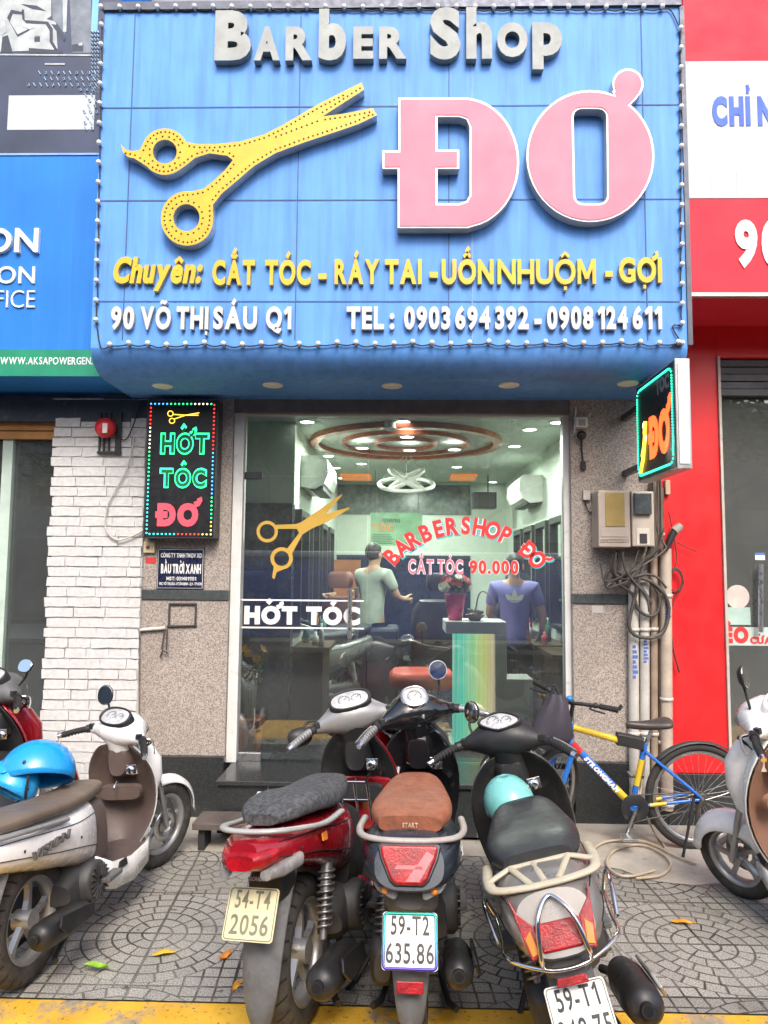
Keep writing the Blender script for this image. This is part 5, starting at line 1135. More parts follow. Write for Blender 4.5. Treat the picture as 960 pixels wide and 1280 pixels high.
q = PX(352, 735, 6.9); person(q.x, 7.5, ZF, 1.62, R(60), M('white_cotton', (.6, .62, .58), .8), DARKT, 'person in a white shirt standing by the left mirrors behind gold scissors', ((.05, -.1, -.24), (0, -.32, -.2)), ((-.05, -.05, -.26), (-.02, -.25, -.3)))
# ================================================================ across the street: what the glass mirrors
bus = thing('parked_bus', 'long navy blue bus with a white roof across the street', 'bus', (1.0, -5.2, -.13))
m = MB(); m.b2((-5.0, -6.6, .35), (5.4, -4.3, 1.75)); m.build('body', M('navy_bus_paint', (.07, .17, .62), .5), bus, bevel=.08)
m = MB(); m.b2((-4.9, -6.5, 1.752), (5.3, -4.4, 2.02)); m.build('window_band', M('bus_window', (.1, .2, .5), .3), bus, bevel=.03)
m = MB(); m.b2((-4.95, -6.55, 2.022), (5.35, -4.33, 2.16)); m.build('roof', M('white_bus_roof', (.75, .76, .78), .35), bus, bevel=.05)
for x in (-3.6, 3.8):
    m = MB(); m.lathe([(0, -.12), (.3, -.12), (.46, -.1), (.48, 0), (.46, .1), (0, .1)], along((x, -4.42, .35), (0, 1, 0)), 24); m.build('wheel', M('bus_tyre', (.02, .02, .02), .8), bus)
for x in (-4.95, -2.0, 1.0, 4.0): 
    m = MB(); m.b2((x, -4.385, 1.75), (x + .1, -4.36, 2.02)); m.build('window_post', M('navy_bus_paint', ()), bus)
tb = thing('facing_building', 'long grey terrace of shuttered shops across the street', 'building', (0, -15, 0))
m = MB(); m.b2((-40, -20, -.1), (40, -15, 7.5)); m.build('wall', M('grey_render', (.2, .2, .2), .9, var=.3), tb)
m = MB()
m.b2((-40, -15.2, 7.5), (40, -14.7, 7.8)); m.build('cornice', M('pale_render', (.35, .34, .32), .9), tb)
for i in range(9):
    m = MB(); m.b2((-18 + i * 4.2, -15.0, 0), (-15 + i * 4.2, -14.93, 2.8)); m.build('shutter', M('dark_shutter', (.06, .07, .08), .6), tb)
    for z in (4.0,):
        m = MB(); m.b2((-17.6 + i * 4.2, -15.0, z), (-15.6 + i * 4.2, -14.93, z + 1.7)); m.build('window', M('dark_window', (.02, .025, .03), .15), tb)
def tree(x, y, h, r_, seed, lab):
    t = thing('street_tree', lab, 'tree', (x, y, 0), 'street trees across the road'); rt = random.Random(seed); m = MB()
    m.tube(spline([(x, y, -.1), (x + .1, y, h * .3), (x - .05, y + .1, h * .6), (x, y, h * .85)], 5), [.22 - .011 * i for i in range(16)], 10)
    for i in range(8):
        a = i * .8 + rt.random(); z = h * (.35 + .05 * i); m.tube(spline([(x, y, z), (x + math.cos(a) * r_ * .5, y + math.sin(a) * r_ * .5, z + .8), (x + math.cos(a) * r_ * .85, y + math.sin(a) * r_ * .85, z + 1.2)], 4), [.08 - .008 * k_ for k_ in range(9)], 6)
    m.build('trunk', M('tree_bark', (.12, .09, .07), .9, bump=.6), t)
    for i in range(9):
        a = rt.uniform(0, 6.28); rr_ = rt.uniform(.2, .75) * r_; leafcloud((x + math.cos(a) * rr_, y + math.sin(a) * rr_, h * rt.uniform(.5, .98)), (r_ * .5, r_ * .5, r_ * .36), 260, .16, LEAF, t, 'crown', seed * 10 + i)
for i, (x, y, h) in enumerate(((-9, -8.6, 8.5), (-3.6, -9.2, 9.5), (2.2, -8.8, 8.8), (8.2, -9.3, 9.6))):
    tree(x, y, h, 2.7, i + 3, 'leafy street tree on the pavement across the road')
# ================================================================ motor scooters
def tyre_mat():
    t = NT('scooter_tyre'); b = t.b; c = t.n('TexCoord'); sp = t.n('SeparateXYZ'); t.l(c.outputs['Object'], sp.inputs[0])
    a = t.math('ARCTAN2', sp.outputs[2], sp.outputs[0]); ay = t.math('ABSOLUTE', sp.outputs[1])
    ph = t.math('ADD', t.math('MULTIPLY', a, 26 / (2 * math.pi)), t.math('MULTIPLY', ay, 9.0)); side = t.math('GREATER_THAN', sp.outputs[1], 0.0)
    f = t.math('FRACT', t.math('ADD', ph, t.math('MULTIPLY', side, .5)))
    g = t.math('MULTIPLY', t.math('LESS_THAN', f, .16), t.math('GREATER_THAN', ay, .006))
    rad = t.math('SQRT', t.math('ADD', t.math('MULTIPLY', sp.outputs[0], sp.outputs[0]), t.math('MULTIPLY', sp.outputs[2], sp.outputs[2])))
    g = t.math('MULTIPLY', g, t.math('GREATER_THAN', rad, .238)); nz = t.noise(c.outputs['Object'], 14, 6, .7)
    col = t.mix(t.ramp(nz, .35, .7), (.022, .022, .022), (.075, .07, .062)); col = t.mix(g, col, (.008, .008, .008))
    t.inp(b.inputs['Base Color'], col); b.inputs['Roughness'].default_value = .85; t.bump(t.math('SUBTRACT', t.math('MULTIPLY', nz, .2), g), .9, .006); return t.m
TYRE = tyre_mat()
BP = M('black_scooter_plastic', (.022, .023, .025), .5, var=.3, bump=.12, bscale=300, dirt=.3, grime=(.12, .11, .1)); GP_ = M('grey_scooter_plastic', (.125, .127, .13), .62, var=.35, scale=11, dirt=.6, grime=(.05, .05, .048), bump=.35, bscale=60)
CHR = M('chrome', (.75, .75, .75), .12, 1.0, var=.03); ALLOY = M('cast_alloy', (.4, .4, .4), .42, .7, var=.12, dirt=.35); ENG = M('engine_casting', (.09, .09, .092), .55, .5, var=.3, dirt=.5)
EXH = M('exhaust_black', (.03, .03, .032), .42, .3, var=.4, dirt=.4, grime=(.16, .14, .12)); RUB = M('grip_rubber', (.02, .02, .02), .8)
MIRF = M('rear_mirror_face', (.8, .82, .82), .02, 1.0, var=0); CLR = M('clear_lens', (.25, .24, .23), .1, coat=.8, var=.45, scale=22, bump=.4, bscale=120); REDL_ = M('red_lens', (.36, .004, .009), .15, coat=.5, var=.5, scale=18, bump=.5, bscale=140); AMB = M('amber_lens', (.75, .25, .03), .15, coat=.6)
GAU = M('gauge_face', (.5, .5, .5), .15, var=.3, scale=40, coat=1.0); SPRING = M('spring_steel', (.3, .3, .31), .4, .8, dirt=.4)
PLW = M('number_plate_white', (.78, .78, .76), .4, var=.05, dirt=.12); PLY = M('number_plate_cream', (.74, .66, .4), .45, var=.06, dirt=.15); PLT = M('plate_black_ink', (.03, .03, .03), .5); PLT2 = M('plate_grey_ink', (.2, .2, .13), .5)
GAP = M('panel_gap_black', (.008, .008, .008), .9)
def rot_about(p, axis, ang): return Matrix.Translation(p) @ Matrix.Rotation(ang, 4, Vector(axis)) @ Matrix.Translation(-Vector(p))
def wheel(root, name, X, r, wd, spokes, rimmat, disc, X0=None, blade=.03, sweep=.5):
    """tyre part with rim, spokes and hub below it; X places the wheel (axle along local y)"""
    k = r / .275; m = MB(); prof = [(.178, -.3), (.19, -.42), (.215, -.5), (.243, -.47), (.262, -.34), (.272, -.17), (.275, 0), (.272, .17), (.262, .34), (.243, .47), (.215, .5), (.19, .42), (.178, .3)]
    m.lathe([(a * k, b * wd) for a, b in prof], Matrix.Rotation(R(-90), 4, 'X'), 44)
    o = m.build(name, TYRE, root, local=True, keep=True); o.matrix_basis = X
    m = MB(); m.lathe([(a * k, b * wd) for a, b in ((.182, -.36), (.19, -.4), (.178, -.38), (.16, -.2), (.158, 0), (.16, .2), (.178, .38), (.19, .4), (.182, .36), (.182, -.36))], Matrix.Rotation(R(-90), 4, 'X'), 40)
    m.cyl((0, -wd * .42, 0), (0, wd * .42, 0), .045 * k, 18)
    for i in range(spokes):
        a = 2 * math.pi * i / spokes; b = a + sweep * .35; pts = []
        for t in (0, .35, .7, 1):
            an = a + (b - a) * t * t; rr = (.035 + .13 * t) * k; pts.append((rr * math.cos(an), rr * math.sin(an)))
        L = []; 
        for j, (px, pz) in enumerate(pts):
            an = math.atan2(pz, px); w_ = blade * (1.15 - .5 * math.sin(j / 3 * 3.14)) * .5; tx, tz = -math.sin(an), math.cos(an)
            L.append([Vector((px + tx * w_, y, pz + tz * w_)) if s > 0 else Vector((px - tx * w_, y, pz - tz * w_)) for s, y in ((1, -.014), (1, .014), (-1, .014), (-1, -.014))])
        m.loft(L, 0, True, False)
    m.build('rim', rimmat, o, local=True, keep=True)
    if disc:
        m = MB(); y = -wd * .5; m.lathe([(.05, y), (.1, y), (.1, y - .004), (.05, y - .004), (.05, y)], Matrix.Rotation(R(-90), 4, 'X'), 30); m.build('brake_disc', STEEL, o, local=True, keep=True)
    return o
def num_plate(root, c, nrm, wd, ht, lines, face, ink, rim=None, roll=0.0):
    """a number plate centred at c; nrm points back at the reader"""
    N = Vector(nrm).normalized(); U = Vector((0, 0, 1)).cross(N).normalized(); V = N.cross(U)
    if roll: q = Matrix.Rotation(roll, 3, N); U = q @ U; V = q @ V
    c = Vector(c); m = MB(); n = 6; rc = .012; pts = []
    for sx, sy, a0 in ((1, 1, 0), (-1, 1, 90), (-1, -1, 180), (1, -1, 270)):
        for i in range(n + 1):
            a = R(a0 + 90 * i / n); pts.append((sx * (wd / 2 - rc) + rc * math.cos(a), sy * (ht / 2 - rc) + rc * math.sin(a)))
    m.prism(pts, c, U, V, N, .0025, 0); p = m.build('number_plate', face, root, local=True)
    k = .94; m = MB(); rim = rim or PLT2
    loop = [c + U * (a * k) + V * (b * k) + N * .003 for a, b in pts]; m.tube(loop, .0016 if rim is PLT2 else .005, 5, closed=True)
    loop = None; m.v = [wm(p).inverted() @ (wm(root) @ v) for v in m.v]; m.build('plate_border', rim, p, local=True)
    m = MB()
    for s, w_, v0, h_ in lines: text_on(m, s, c - U * (wd * w_ / 2) + V * (ht * v0), U, V, N, wd * w_, ht * h_, .0045, bold=.012, gap=.17, space=.2)
    m.v = [wm(p).inverted() @ (wm(root) @ v) for v in m.v]; m.build('lettering', ink, p, local=True)
    return p
def plane_poly(m, pts, c, N, depth, mi=0, sink=.0):
    N = Vector(N).normalized(); U = Vector((0, 0, 1)).cross(N).normalized(); V = N.cross(U); return m.prism(pts, Vector(c) - N * sink, U, V, N, depth, mi)
def scooter(name, label, x, y, head, lean, sp, group=None):
    root = thing(name, label, 'scooter', (x, y, 0), group, (-R(lean), 0, R(90 - head)))
    body, WB, wr = sp['paint'], sp.get('wb', 1.26), sp.get('wr', .275); trim = sp.get('trim', GP_); inner = sp.get('inner', BP); hz = sp.get('hz', 1.0); L = lambda mb, nm, mt, **k: mb.build(nm, mt, root, local=True, **k)
    sk = hz - 1.0
    # --- rear wheel and running gear
    wheel(root, 'rear_wheel', Matrix.Translation((0, 0, wr)), wr, .102, 5, sp.get('rim', ALLOY), False)
    m = MB(); m.loft([sring(a, wr + dz, w_, u, d, 18, 3, 0, .115) for a, w_, u, d, dz in ((-.09, .03, .05, .05, .0), (-.05, .05, .085, .085, .0), (.1, .055, .085, .085, .01), (.3, .055, .08, .075, .02), (.44, .045, .08, .06, .02), (.48, .02, .05, .03, .02))], 0); L(m, 'transmission_case', ENG, bevel=.004)
    m = MB(); m.loft([sring(a, .3, .13, u, d, 18, 3) for a, u, d in ((.16, .06, .04), (.24, .12, .1), (.42, .13, .13), (.52, .1, .1), (.56, .04, .04))], 0); L(m, 'engine', ENG)
    m = MB(); fX = along((.34, -.13, .31), (0, -1, 0)); m.lathe([(.02, .05), (.085, .045), (.1, .03), (.105, -.05)], fX, 28)
    for i in range(18): a = i * math.pi / 9; m.box((.055 * math.cos(a), .055 * math.sin(a), .052), (.06, .007, .012), 0, fX @ Matrix.Translation((.055 * math.cos(a), .055 * math.sin(a), 0)) @ Matrix.Rotation(a, 4, 'Z') @ Matrix.Translation((-.055 * math.cos(a), -.055 * math.sin(a), 0)))
    L(m, 'fan_cover', ENG)
    ex = sp.get('exh', ((.3, -.13, .18), (.2, -.17, .2), (.08, -.175, .27), (-.3, -.185, .36))); rad = sp.get('exr', .058)
    a, b = Vector(ex[2]), Vector(ex[3]); d = (b - a).normalized(); m = MB()
    m.tube(spline(ex[:3], 5), .016, 8); m.tube([a, a + d * .03, a + (b - a) * .3, a + (b - a) * .75, b - d * .03, b - d * .008, b], [.02, rad * .8, rad, rad, rad * .92, rad * .7, rad * .35], 20); m.tube([b - d * .01, b + d * .022], [.022, .021], 14)
    e = L(m, 'exhaust', EXH)
    m = MB(); m.tube([b + d * .018, b + d * .0225], .016, 12); L(m, 'tail_pipe', M('pipe_mouth_black', (.004, .004, .004), .9))  # flat black disc set on the closed pipe end
    m = MB(); c = a.lerp(b, .45); side = Vector((0, -1, .35)).normalized(); U2 = d; V2 = side.cross(d).normalized()
    m.prism([(-.15, -.025), (.12, -.04), (.15, 0), (.1, .045), (-.13, .03)], c + side * (rad + .004), U2, V2, side, .012, 0); L(m, 'heat_shield', sp.get('shield', EXH), bevel=.004)
    for s in sp.get('shocks', (1,)):
        m = MB(); p0, p1 = Vector((-.03, s * .115, wr + .06)), Vector((.07, s * .115, .62)); ax = (p1 - p0); m.cyl(p0, p1, .014, 10); m.cyl(p0 + ax * .55, p1, .024, 12)
        u = ax.orthogonal().normalized(); v = ax.normalized().cross(u); m.tube([p0 + ax * (.12 + .7 * i / 96) + (u * math.cos(i * .59) + v * math.sin(i * .59)) * .031 for i in range(97)], .0055, 5); L(m, 'shock_absorber', SPRING)
    # --- front end, turned together
    Xs = rot_about((1.2, 0, .3), (-.32, 0, .7), sp.get('steer', 0)); fx, fr = WB, sp.get('wrf', wr)
    wheel(root, 'front_wheel', Xs @ Matrix.Translation((fx, 0, fr)), fr, .095, 5, sp.get('rim', ALLOY), True)
    m = MB(); rows = []
    for i in range(19):
        a = R(2 + sp.get('farc', 118) * i / 18); rr = fr + .028 + (.02 if i in (0,) else 0); w_ = sp.get('fw', .068) * (.55 + .45 * math.sin(math.pi * min(1, i / 18 + .12)))
        rows.append([Xs @ Vector((fx + (rr - sp.get('fdrop', .045) * abs(t) ** 2.5) * math.cos(a), w_ * t, fr + (rr - sp.get('fdrop', .045) * abs(t) ** 2.5) * math.sin(a))) for t in (-1, -.85, -.5, 0, .5, .85, 1)])
    m.grid(rows); L(m, 'front_fender', body, solid=.006)
    m = MB()
    for s in (-1, 1): m.tube([Xs @ Vector(p) for p in ((fx - .005, s * .066, fr), (fx - .09, s * .066, fr + .26), (fx - .2, s * .066, .75))], .017, 10)
    L(m, 'fork', ALLOY)
    # --- leg shield: outer apron and inner panel
    sh = sp.get('apron', ((.27, 1.0, .09), (.34, 1.05, .14), (.45, 1.09, .185), (.58, 1.09, .21), (.7, 1.06, .215), (.8, 1.03, .19), (.88, 1.0, .14), (.93, .985, .09)))
    ts = [-1, -.8, -.55, -.28, 0, .28, .55, .8, 1]
    m = MB(); rows = [[Vector((xc + .02 - .15 * abs(t) ** 1.8 + .03 * (1 - abs(t)) ** 2, w_ * t, z + sk * (z - .27))) for t in ts] for z, xc, w_ in sh]; m.grid(rows); L(m, 'leg_shield', body, solid=.014, subsurf=1)
    m = MB(); rows = [[Vector((xc - .035 - .11 * abs(t) ** 1.8 - .035 * (1 - t * t), w_ * .985 * t, z + sk * (z - .27))) for t in ts] for z, xc, w_ in sh]; m.grid(rows); L(m, 'inner_panel', inner, solid=.008, subsurf=1)
    m = MB(); Zk = lambda z: z + sk * (z - .27)
    m.loft([sring(.925, Zk(.62), .13, .04, .06, 16, 4), sring(.9, Zk(.62), .125, .03, .05, 16, 4)]); m.loft([sring(1.0, Zk(.83), .09, .1, .12, 16, 3), sring(.9, Zk(.82), .075, .09, .1, 16, 3), sring(.875, Zk(.81), .05, .07, .08, 16, 3)]); L(m, 'steering_cover', inner)
    m = MB(); m.lathe([(0, .012), (.012, .014), (.024, .008), (.028, 0)], along((.868, -.085, Zk(.76)), (-1, 0, .15)), 18); m.b2((.8705, -.122, Zk(.735)), (.876, -.058, Zk(.79))); L(m, 'ignition_lock', CHR, bevel=.002)
    m = MB(); m.tube(spline([(.87, 0, Zk(.69)), (.84, 0, Zk(.67)), (.835, 0, Zk(.64)), (.85, 0, Zk(.63))], 4), .006, 6); L(m, 'bag_hook', CHR)
    m = MB(); m.loft([[Vector((cx + rx * math.cos(a), ry * math.sin(a), Zk(z))) for a in [2 * math.pi * i / 24 for i in range(24)]] for z, cx, rx, ry in ((.46, 1.06, .03, .06), (.54, 1.09, .06, .13), (.66, 1.09, .085, .175), (.78, 1.075, .09, .18), (.87, 1.04, .07, .14), (.93, 1.0, .04, .09))]); L(m, 'front_cowl', body)
    # --- floor and lower sides
    m = MB(); m.loft([[Vector((a, s * w_, z)) for s, z in ((1, .262), (1, .3), (.5, .305), (-.5, .305), (-1, .3), (-1, .262))] for a, w_ in ((1.0, .08), (.95, .13), (.8, .155), (.6, .16), (.42, .15))], 0, True, False); L(m, 'floorboard', inner, bevel=.004)
    for s in (-1, 1):
        m = MB(); m.grid([[Vector((a, s * (w_ + .012), z)) for z in (zb, (zb + zt) / 2, zt)] for a, w_, zb, zt in ((1.02, .1, .26, .31), (.9, .14, .19, .3), (.7, .155, .17, .3), (.5, .15, .2, .34), (.36, .14, .26, .42))]); L(m, 'side_skirt', body, solid=.014)
    # --- body behind the floor: tail
    rings = sp['tail']; m = MB(); m.loft([sring(a, z, w_, u, d, 28, sp.get('tp', 2.7), sh_) for a, z, w_, u, d, sh_ in rings]); L(m, 'tail_body', body)
    for s in (-1, 1):
        for aa in (R(-16), R(24)):
            q_ = []
            for a, z, w_, u, d, sh_ in rings[1:-1]:
                e = 2 / sp.get('tp', 2.7); zz = (u if aa > 0 else d) * math.copysign(abs(math.sin(aa)) ** e, aa); q_.append((a + sh_ * zz, s * (w_ * abs(math.cos(aa)) ** e + .0006), z + zz))
            m = MB(); m.tube(spline(q_, 4), .0021, 5); L(m, 'panel_gap', GAP)
        m = MB()
        for a, z, w_, u, d, sh_ in rings[2:5]: m.lathe([(0, .003), (.006, .002), (.0075, 0)], along((a, s * (w_ + .0005), z - .01), (0, s, 0)), 10)
        L(m, 'panel_screws', BP)
    m = MB(); m.loft([sring(a, z, w_, u, d, 20, 3.2) for a, z, w_, u, d in ((.52, .5, .13, .18, .2), (.42, .5, .135, .2, .22), (.3, .52, .13, .16, .14))]); L(m, 'underseat_panel', inner)
    m = MB()
    for a, z, w_, u, d in sp['seat']: pass
    m.loft([sring(a, z, w_, u, d, 24, 3.4) for a, z, w_, u, d in sp['seat']]); st = L(m, 'seat', sp['seatmat'], subsurf=1)
    # --- handlebar
    hb = sp.get('bar', 'sport'); hX = Xs @ Matrix.Translation((.93, 0, Zk(.985)))
    m = MB(); rg = []
    for yy, cx, cz, rx, rz in [(q_ * a_, b_ + .0, c_, d_, e_) for q_, lst in ((-1, ((.205, -.03, -.005, .026, .026), (.175, -.02, 0, .038, .036), (.135, -.005, .006, .072, .056), (.095, .01, .014, .108, .08), (.045, .015, .018, .13, .1))), (1, ((.045, .015, .018, .13, .1), (.095, .01, .014, .108, .08), (.135, -.005, .006, .072, .056), (.175, -.02, 0, .038, .036), (.205, -.03, -.005, .026, .026)))) for a_, b_, c_, d_, e_ in lst]:
        rg.append([hX @ Vector((cx + rx * math.cos(a) * (1.0 if math.cos(a) > 0 else .9), yy, cz + rz * math.sin(a))) for a in [2 * math.pi * i / 20 for i in range(20)]])
    m.loft(rg); L(m, 'handlebar_cover', sp.get('barmat', body))
    m = MB(); nk = [(-.03, .0, .085, .1), (-.09, .015, .075, .085), (-.16, .04, .075, .085), (-.24, .07, .08, .1)]; m.loft([[hX @ Vector((cx + rx * math.cos(a), ry * math.sin(a), dz)) for a in [2 * math.pi * i / 20 for i in range(20)]] for dz, cx, rx, ry in nk]); L(m, 'steering_neck', sp.get('neck', inner))
    gN = Vector((-.62, 0, .78)); gX = hX @ along((-.05, 0, .1), gN, (1, 0, 0))
    g = sp.get('gauge', 'wide'); w_, h_ = {'wide': (.058, .1), 'round': (.06, .062), 'eye': (.05, .095)}[g]
    sc = Matrix.Diagonal((1, 1, 1, 1))
    def oval_pts(k, z, pw=2.4): return [gX @ Vector((h_ * k * math.copysign(abs(math.cos(a)) ** (2 / pw), math.cos(a)), w_ * k * math.copysign(abs(math.sin(a)) ** (2 / pw), math.sin(a)) * (1.0 if g != 'eye' else 1 - .45 * abs(math.cos(a))), z)) for a in [2 * math.pi * i / 32 for i in range(32)]]
    m = MB(); m.loft([oval_pts(1.1, -.07), oval_pts(1.14, .006), oval_pts(1.08, .016), oval_pts(.98, .01), oval_pts(.97, .002)], 0, False); L(m, 'gauge_bezel', sp.get('bezel', BP))
    m = MB(); m.loft([oval_pts(.985, .004), oval_pts(.9, .0065), oval_pts(.02, .0085)], 0, False); gf = L(m, 'gauge', GAU)
    m = MB(); n_ = (('0', 0),) if False else ()
    for cy, rr in (((0, .036),) if g == 'round' else ((-.03, .03), (.035, .026))):
        m.tube([gX @ Vector((cy + rr * math.cos(a), rr * math.sin(a), .0085)) for a in [R(-30 + 240 * i / 20) for i in range(21)]], .0011, 4); m.tube([gX @ Vector((cy, 0, .0095)), gX @ Vector((cy + rr * .6, rr * .55, .0095))], .0014, 4)
        for i in range(9): a = R(-30 + 30 * i); m.tube([gX @ Vector((cy + rr * .75 * math.cos(a), rr * .75 * math.sin(a), .009)), gX @ Vector((cy + rr * .98 * math.cos(a), rr * .98 * math.sin(a), .009))], .0012, 4)
    m.v = [wm(gf).inverted() @ (wm(root) @ v) for v in m.v]; m.build('dial_marks', PLT, gf, local=True)
    for s in (-1, 1):
        m = MB()
        for k_ in range(2): m.tube(spline([hX @ Vector(p) for p in ((.0, s * (.2 - .015 * k_), -.012), (.07 + .02 * k_, s * .16, -.05), (.09 + .01 * k_, s * .1, -.1), (.06, s * .05, -.19))], 4), .0042, 6)
        L(m, 'control_cable', RUB)
    if sp.get('headlamp', True):
        m = MB(); m.ball(hX @ Vector((.12, 0, .0)), (.035, .085, .055), 18, 10); L(m, 'headlight', CLR)
    for s in (-1, 1):
        m = MB(); m.tube([hX @ Vector(p) for p in ((-.02, s * .185, 0), (-.05, s * .232, -.008))], .024, 12); m.b2((-.06, s * .19 - .014, .0), (-.03, s * .19 + .014, .03), 0, hX); L(m, 'switch_block', BP, bevel=.003)
        m = MB(); pts = [(-.045, s * .225, -.006), (-.085, s * .28, -.022), (-.14, s * .335, -.045)]; m.tube([hX @ Vector(p) for p in pts], [.0175, .0165, .0175], 12)
        for i in range(7): p = Vector(pts[0]).lerp(Vector(pts[2]), .12 + i * .12); q_ = p + (Vector(pts[2]) - Vector(pts[0])).normalized() * .006; m.tube([hX @ p, hX @ q_], .0195, 12)
        gr = L(m, 'grip', sp.get('gripmat', RUB))
        m = MB(); m.tube([hX @ Vector((-.14, s * .335, -.045)), hX @ Vector((-.157, s * .352, -.052))], [.016, .013], 12); L(m, 'bar_end', sp.get('barend', CHR))
        m = MB(); m.tube(spline([hX @ Vector(p) for p in ((.0, s * .2, -.005), (.02, s * .235, -.01), (-.02, s * .295, -.03), (-.07, s * .345, -.05))], 4), [.007] * 10 + [.006] * 3, 7, flat=.6); L(m, 'brake_lever', sp.get('levermat', ALLOY))
    for s, mr in sp.get('mirrors', {1: ((.02, .15, .04), (.04, .24, .12), (.02, .3, .2), (-1, -.15, .12)), -1: ((.02, -.15, .04), (.04, -.24, .12), (.02, -.3, .2), (-1, .15, .12))}).items():
        if mr is None: continue
        p0, p1, p2, nn_ = mr; C_ = Vector(p2); N_ = Vector(nn_).normalized(); m = MB(); m.tube(spline([hX @ Vector(p0), hX @ Vector(p1), hX @ (C_ - N_ * .02)], 5), .0065, 8); stem = L(m, 'mirror_stem', sp.get('stemmat', BP))
        mx = hX @ along(C_, N_); w_, h_ = sp.get('mirsize', (.066, .048)); pw = sp.get('mirpow', 2.5)
        op = lambda k, z: [mx @ Vector((w_ * k * math.copysign(abs(math.cos(a)) ** (2 / pw), math.cos(a)), h_ * k * math.copysign(abs(math.sin(a)) ** (2 / pw), math.sin(a)), z)) for a in [2 * math.pi * i / 26 for i in range(26)]]
        m = MB(); m.loft([op(.2, -.03), op(.65, -.026), op(.95, -.008), op(1, .0), op(.97, .004)]); hs = L(m, 'mirror_housing', sp.get('mirmat', BP))
        m = MB(); m.loft([op(.93, .0045), op(.9, .0062)]); m.v = [wm(hs).inverted() @ (wm(root) @ v) for v in m.v]; m.build('mirror_face', MIRF, hs, local=True)
    # --- rear mudguard and stand
    if sp.get('mudguard', True):
        mg = sp.get('mud', ((-.16, .66, .075), (-.24, .56, .08), (-.3, .45, .075), (-.35, .33, .06), (-.375, .24, .045), (-.37, .215, .025))); mm_ = sp.get('mudmat', GP_)
        m = MB(); m.grid([[Vector((a + .03 * t * t, w_ * t, z)) for t in (-1, -.7, -.3, 0, .3, .7, 1)] for a, z, w_ in mg]); L(m, 'rear_mudguard', mm_, solid=.007, subsurf=1)
    m = MB(); m.tube([(.42, .12, .22), (.36, .2, .1), (.3, .27, .005)], .011, 8); m.tube([(.3, .27, .01), (.25, .29, .008)], .012, 8); L(m, 'side_stand', BP)
    m = MB()
    for s in (-1, 1): m.tube([(.3, s * .07, .22), (.16, s * .1, .13), (.02, s * .13, .1), (-.02, s * .16, .1)], .013, 8)
    m.tube([(.16, -.1, .13), (.16, .1, .13)], .011, 8); L(m, 'centre_stand', BP)
    for s in (-1, 1): m = MB(); m.b2((.36, s * .17 - .05, .285), (.5, s * .17 + .05, .31)); L(m, 'pillion_footrest', GP_, bevel=.006)
    return root, hX, L
def add_local(m, name, mat, root, par, **k):
    m.v = [wm(par).inverted() @ (wm(root) @ v) for v in m.v]; return m.build(name, mat, par, local=True, **k)
# ---------------------------------------------------------------- black and blue scooter with the tan seat (middle)
TAN = M('tan_leather', (.29, .1, .05), .6, var=.3, scale=25, bump=.5, bscale=120, dirt=.3, grime=(.12, .05, .03)); NAVYP = M('slate_blue_paint', (.035, .048, .065), .3, .3, var=.12, coat=.6, dirt=.15); GLB = M('gloss_black_paint', (.012, .012, .014), .15, coat=1.0, var=.2)
q = PX(504, 1167, 2.5)
sp2 = dict(steer=R(22), paint=NAVYP, barmat=GLB, inner=GLB, seatmat=TAN, gauge='round', bezel=CHR, hz=1.03, mudmat=GP_, gripmat=ALLOY, rim=M('black_alloy', (.03, .03, .03), .4, .5),
           tail=((.42, .62, .12, .12, .2, 0), (.3, .62, .165, .14, .2, 0), (.1, .65, .19, .12, .16, 0), (-.1, .71, .185, .1, .12, .1), (-.24, .735, .165, .09, .1, .3), (-.31, .742, .14, .08, .085, .4), (-.335, .742, .12, .068, .07, .42)),
           seat=((.54, .785, .06, .025, .04), (.49, .8, .085, .04, .05), (.4, .8, .12, .045, .05), (.2, .805, .145, .045, .045), (.0, .835, .16, .04, .04), (-.14, .845, .152, .04, .04), (-.22, .842, .115, .03, .03)),
           exh=((.3, -.13, .18), (.2, -.165, .2), (.08, -.165, .27), (-.3, -.165, .37)), exr=.056, shocks=(1,),
           mirrors={1: None, -1: ((.02, -.15, .03), (.03, -.17, .1), (.01, -.17, .2), (-1, .1, .1))}, mirsize=(.05, .05), mirpow=2.1, mirmat=M('white_mirror_back', (.6, .62, .6), .4))
rt2, hX2, L2 = scooter('parked_scooter', 'slate blue scooter with tan seat and big red tail light', q.x + .05, 2.9, 3, 1, sp2, 'scooters parked on the pavement')
m = MB(); N_ = (-.93, 0, .38); cT = (-.333, 0, .742)
tl = [(-.1, .055), (-.09, .062), (.09, .062), (.1, .055), (.092, .02), (.062, -.045), (.045, -.06), (-.045, -.06), (-.062, -.045), (-.092, .02)]
plane_poly(m, [(a * 1.1, b * 1.1) for a, b in tl], cT, N_, .016, 0, .008); L2(m, 'tail_light_bezel', GLB, bevel=.004)
m = MB(); plane_poly(m, tl, cT, N_, .028, 0, 0); tlo = L2(m, 'tail_light', REDL_, bevel=.008, seg=3)
m = MB(); plane_poly(m, [(-.05, -.012), (.05, -.012), (.04, .0), (-.04, .0)], Vector(cT) + Vector(N_) * .0285, N_, .0015); plane_poly(m, [(-.012, -.05), (.035, -.05), (.085, .03), (.062, .045)], Vector(cT) + Vector(N_) * .0285, N_, .0015); add_local(m, 'lens_reflector', M('pale_red_lens', (.7, .16, .17), .2, coat=.5), rt2, tlo)
m = MB(); BEI = M('beige_grab_rail', (.42, .38, .34), .45, dirt=.3)
pts = [(.05, .19, .775), (-.1, .195, .785), (-.22, .17, .8), (-.285, .1, .81), (-.3, 0, .812), (-.285, -.1, .81), (-.22, -.17, .8), (-.1, -.195, .785), (.05, -.19, .775)]
m.tube(spline(pts, 4), .014, 10, flat=.75); L2(m, 'grab_rail', BEI)
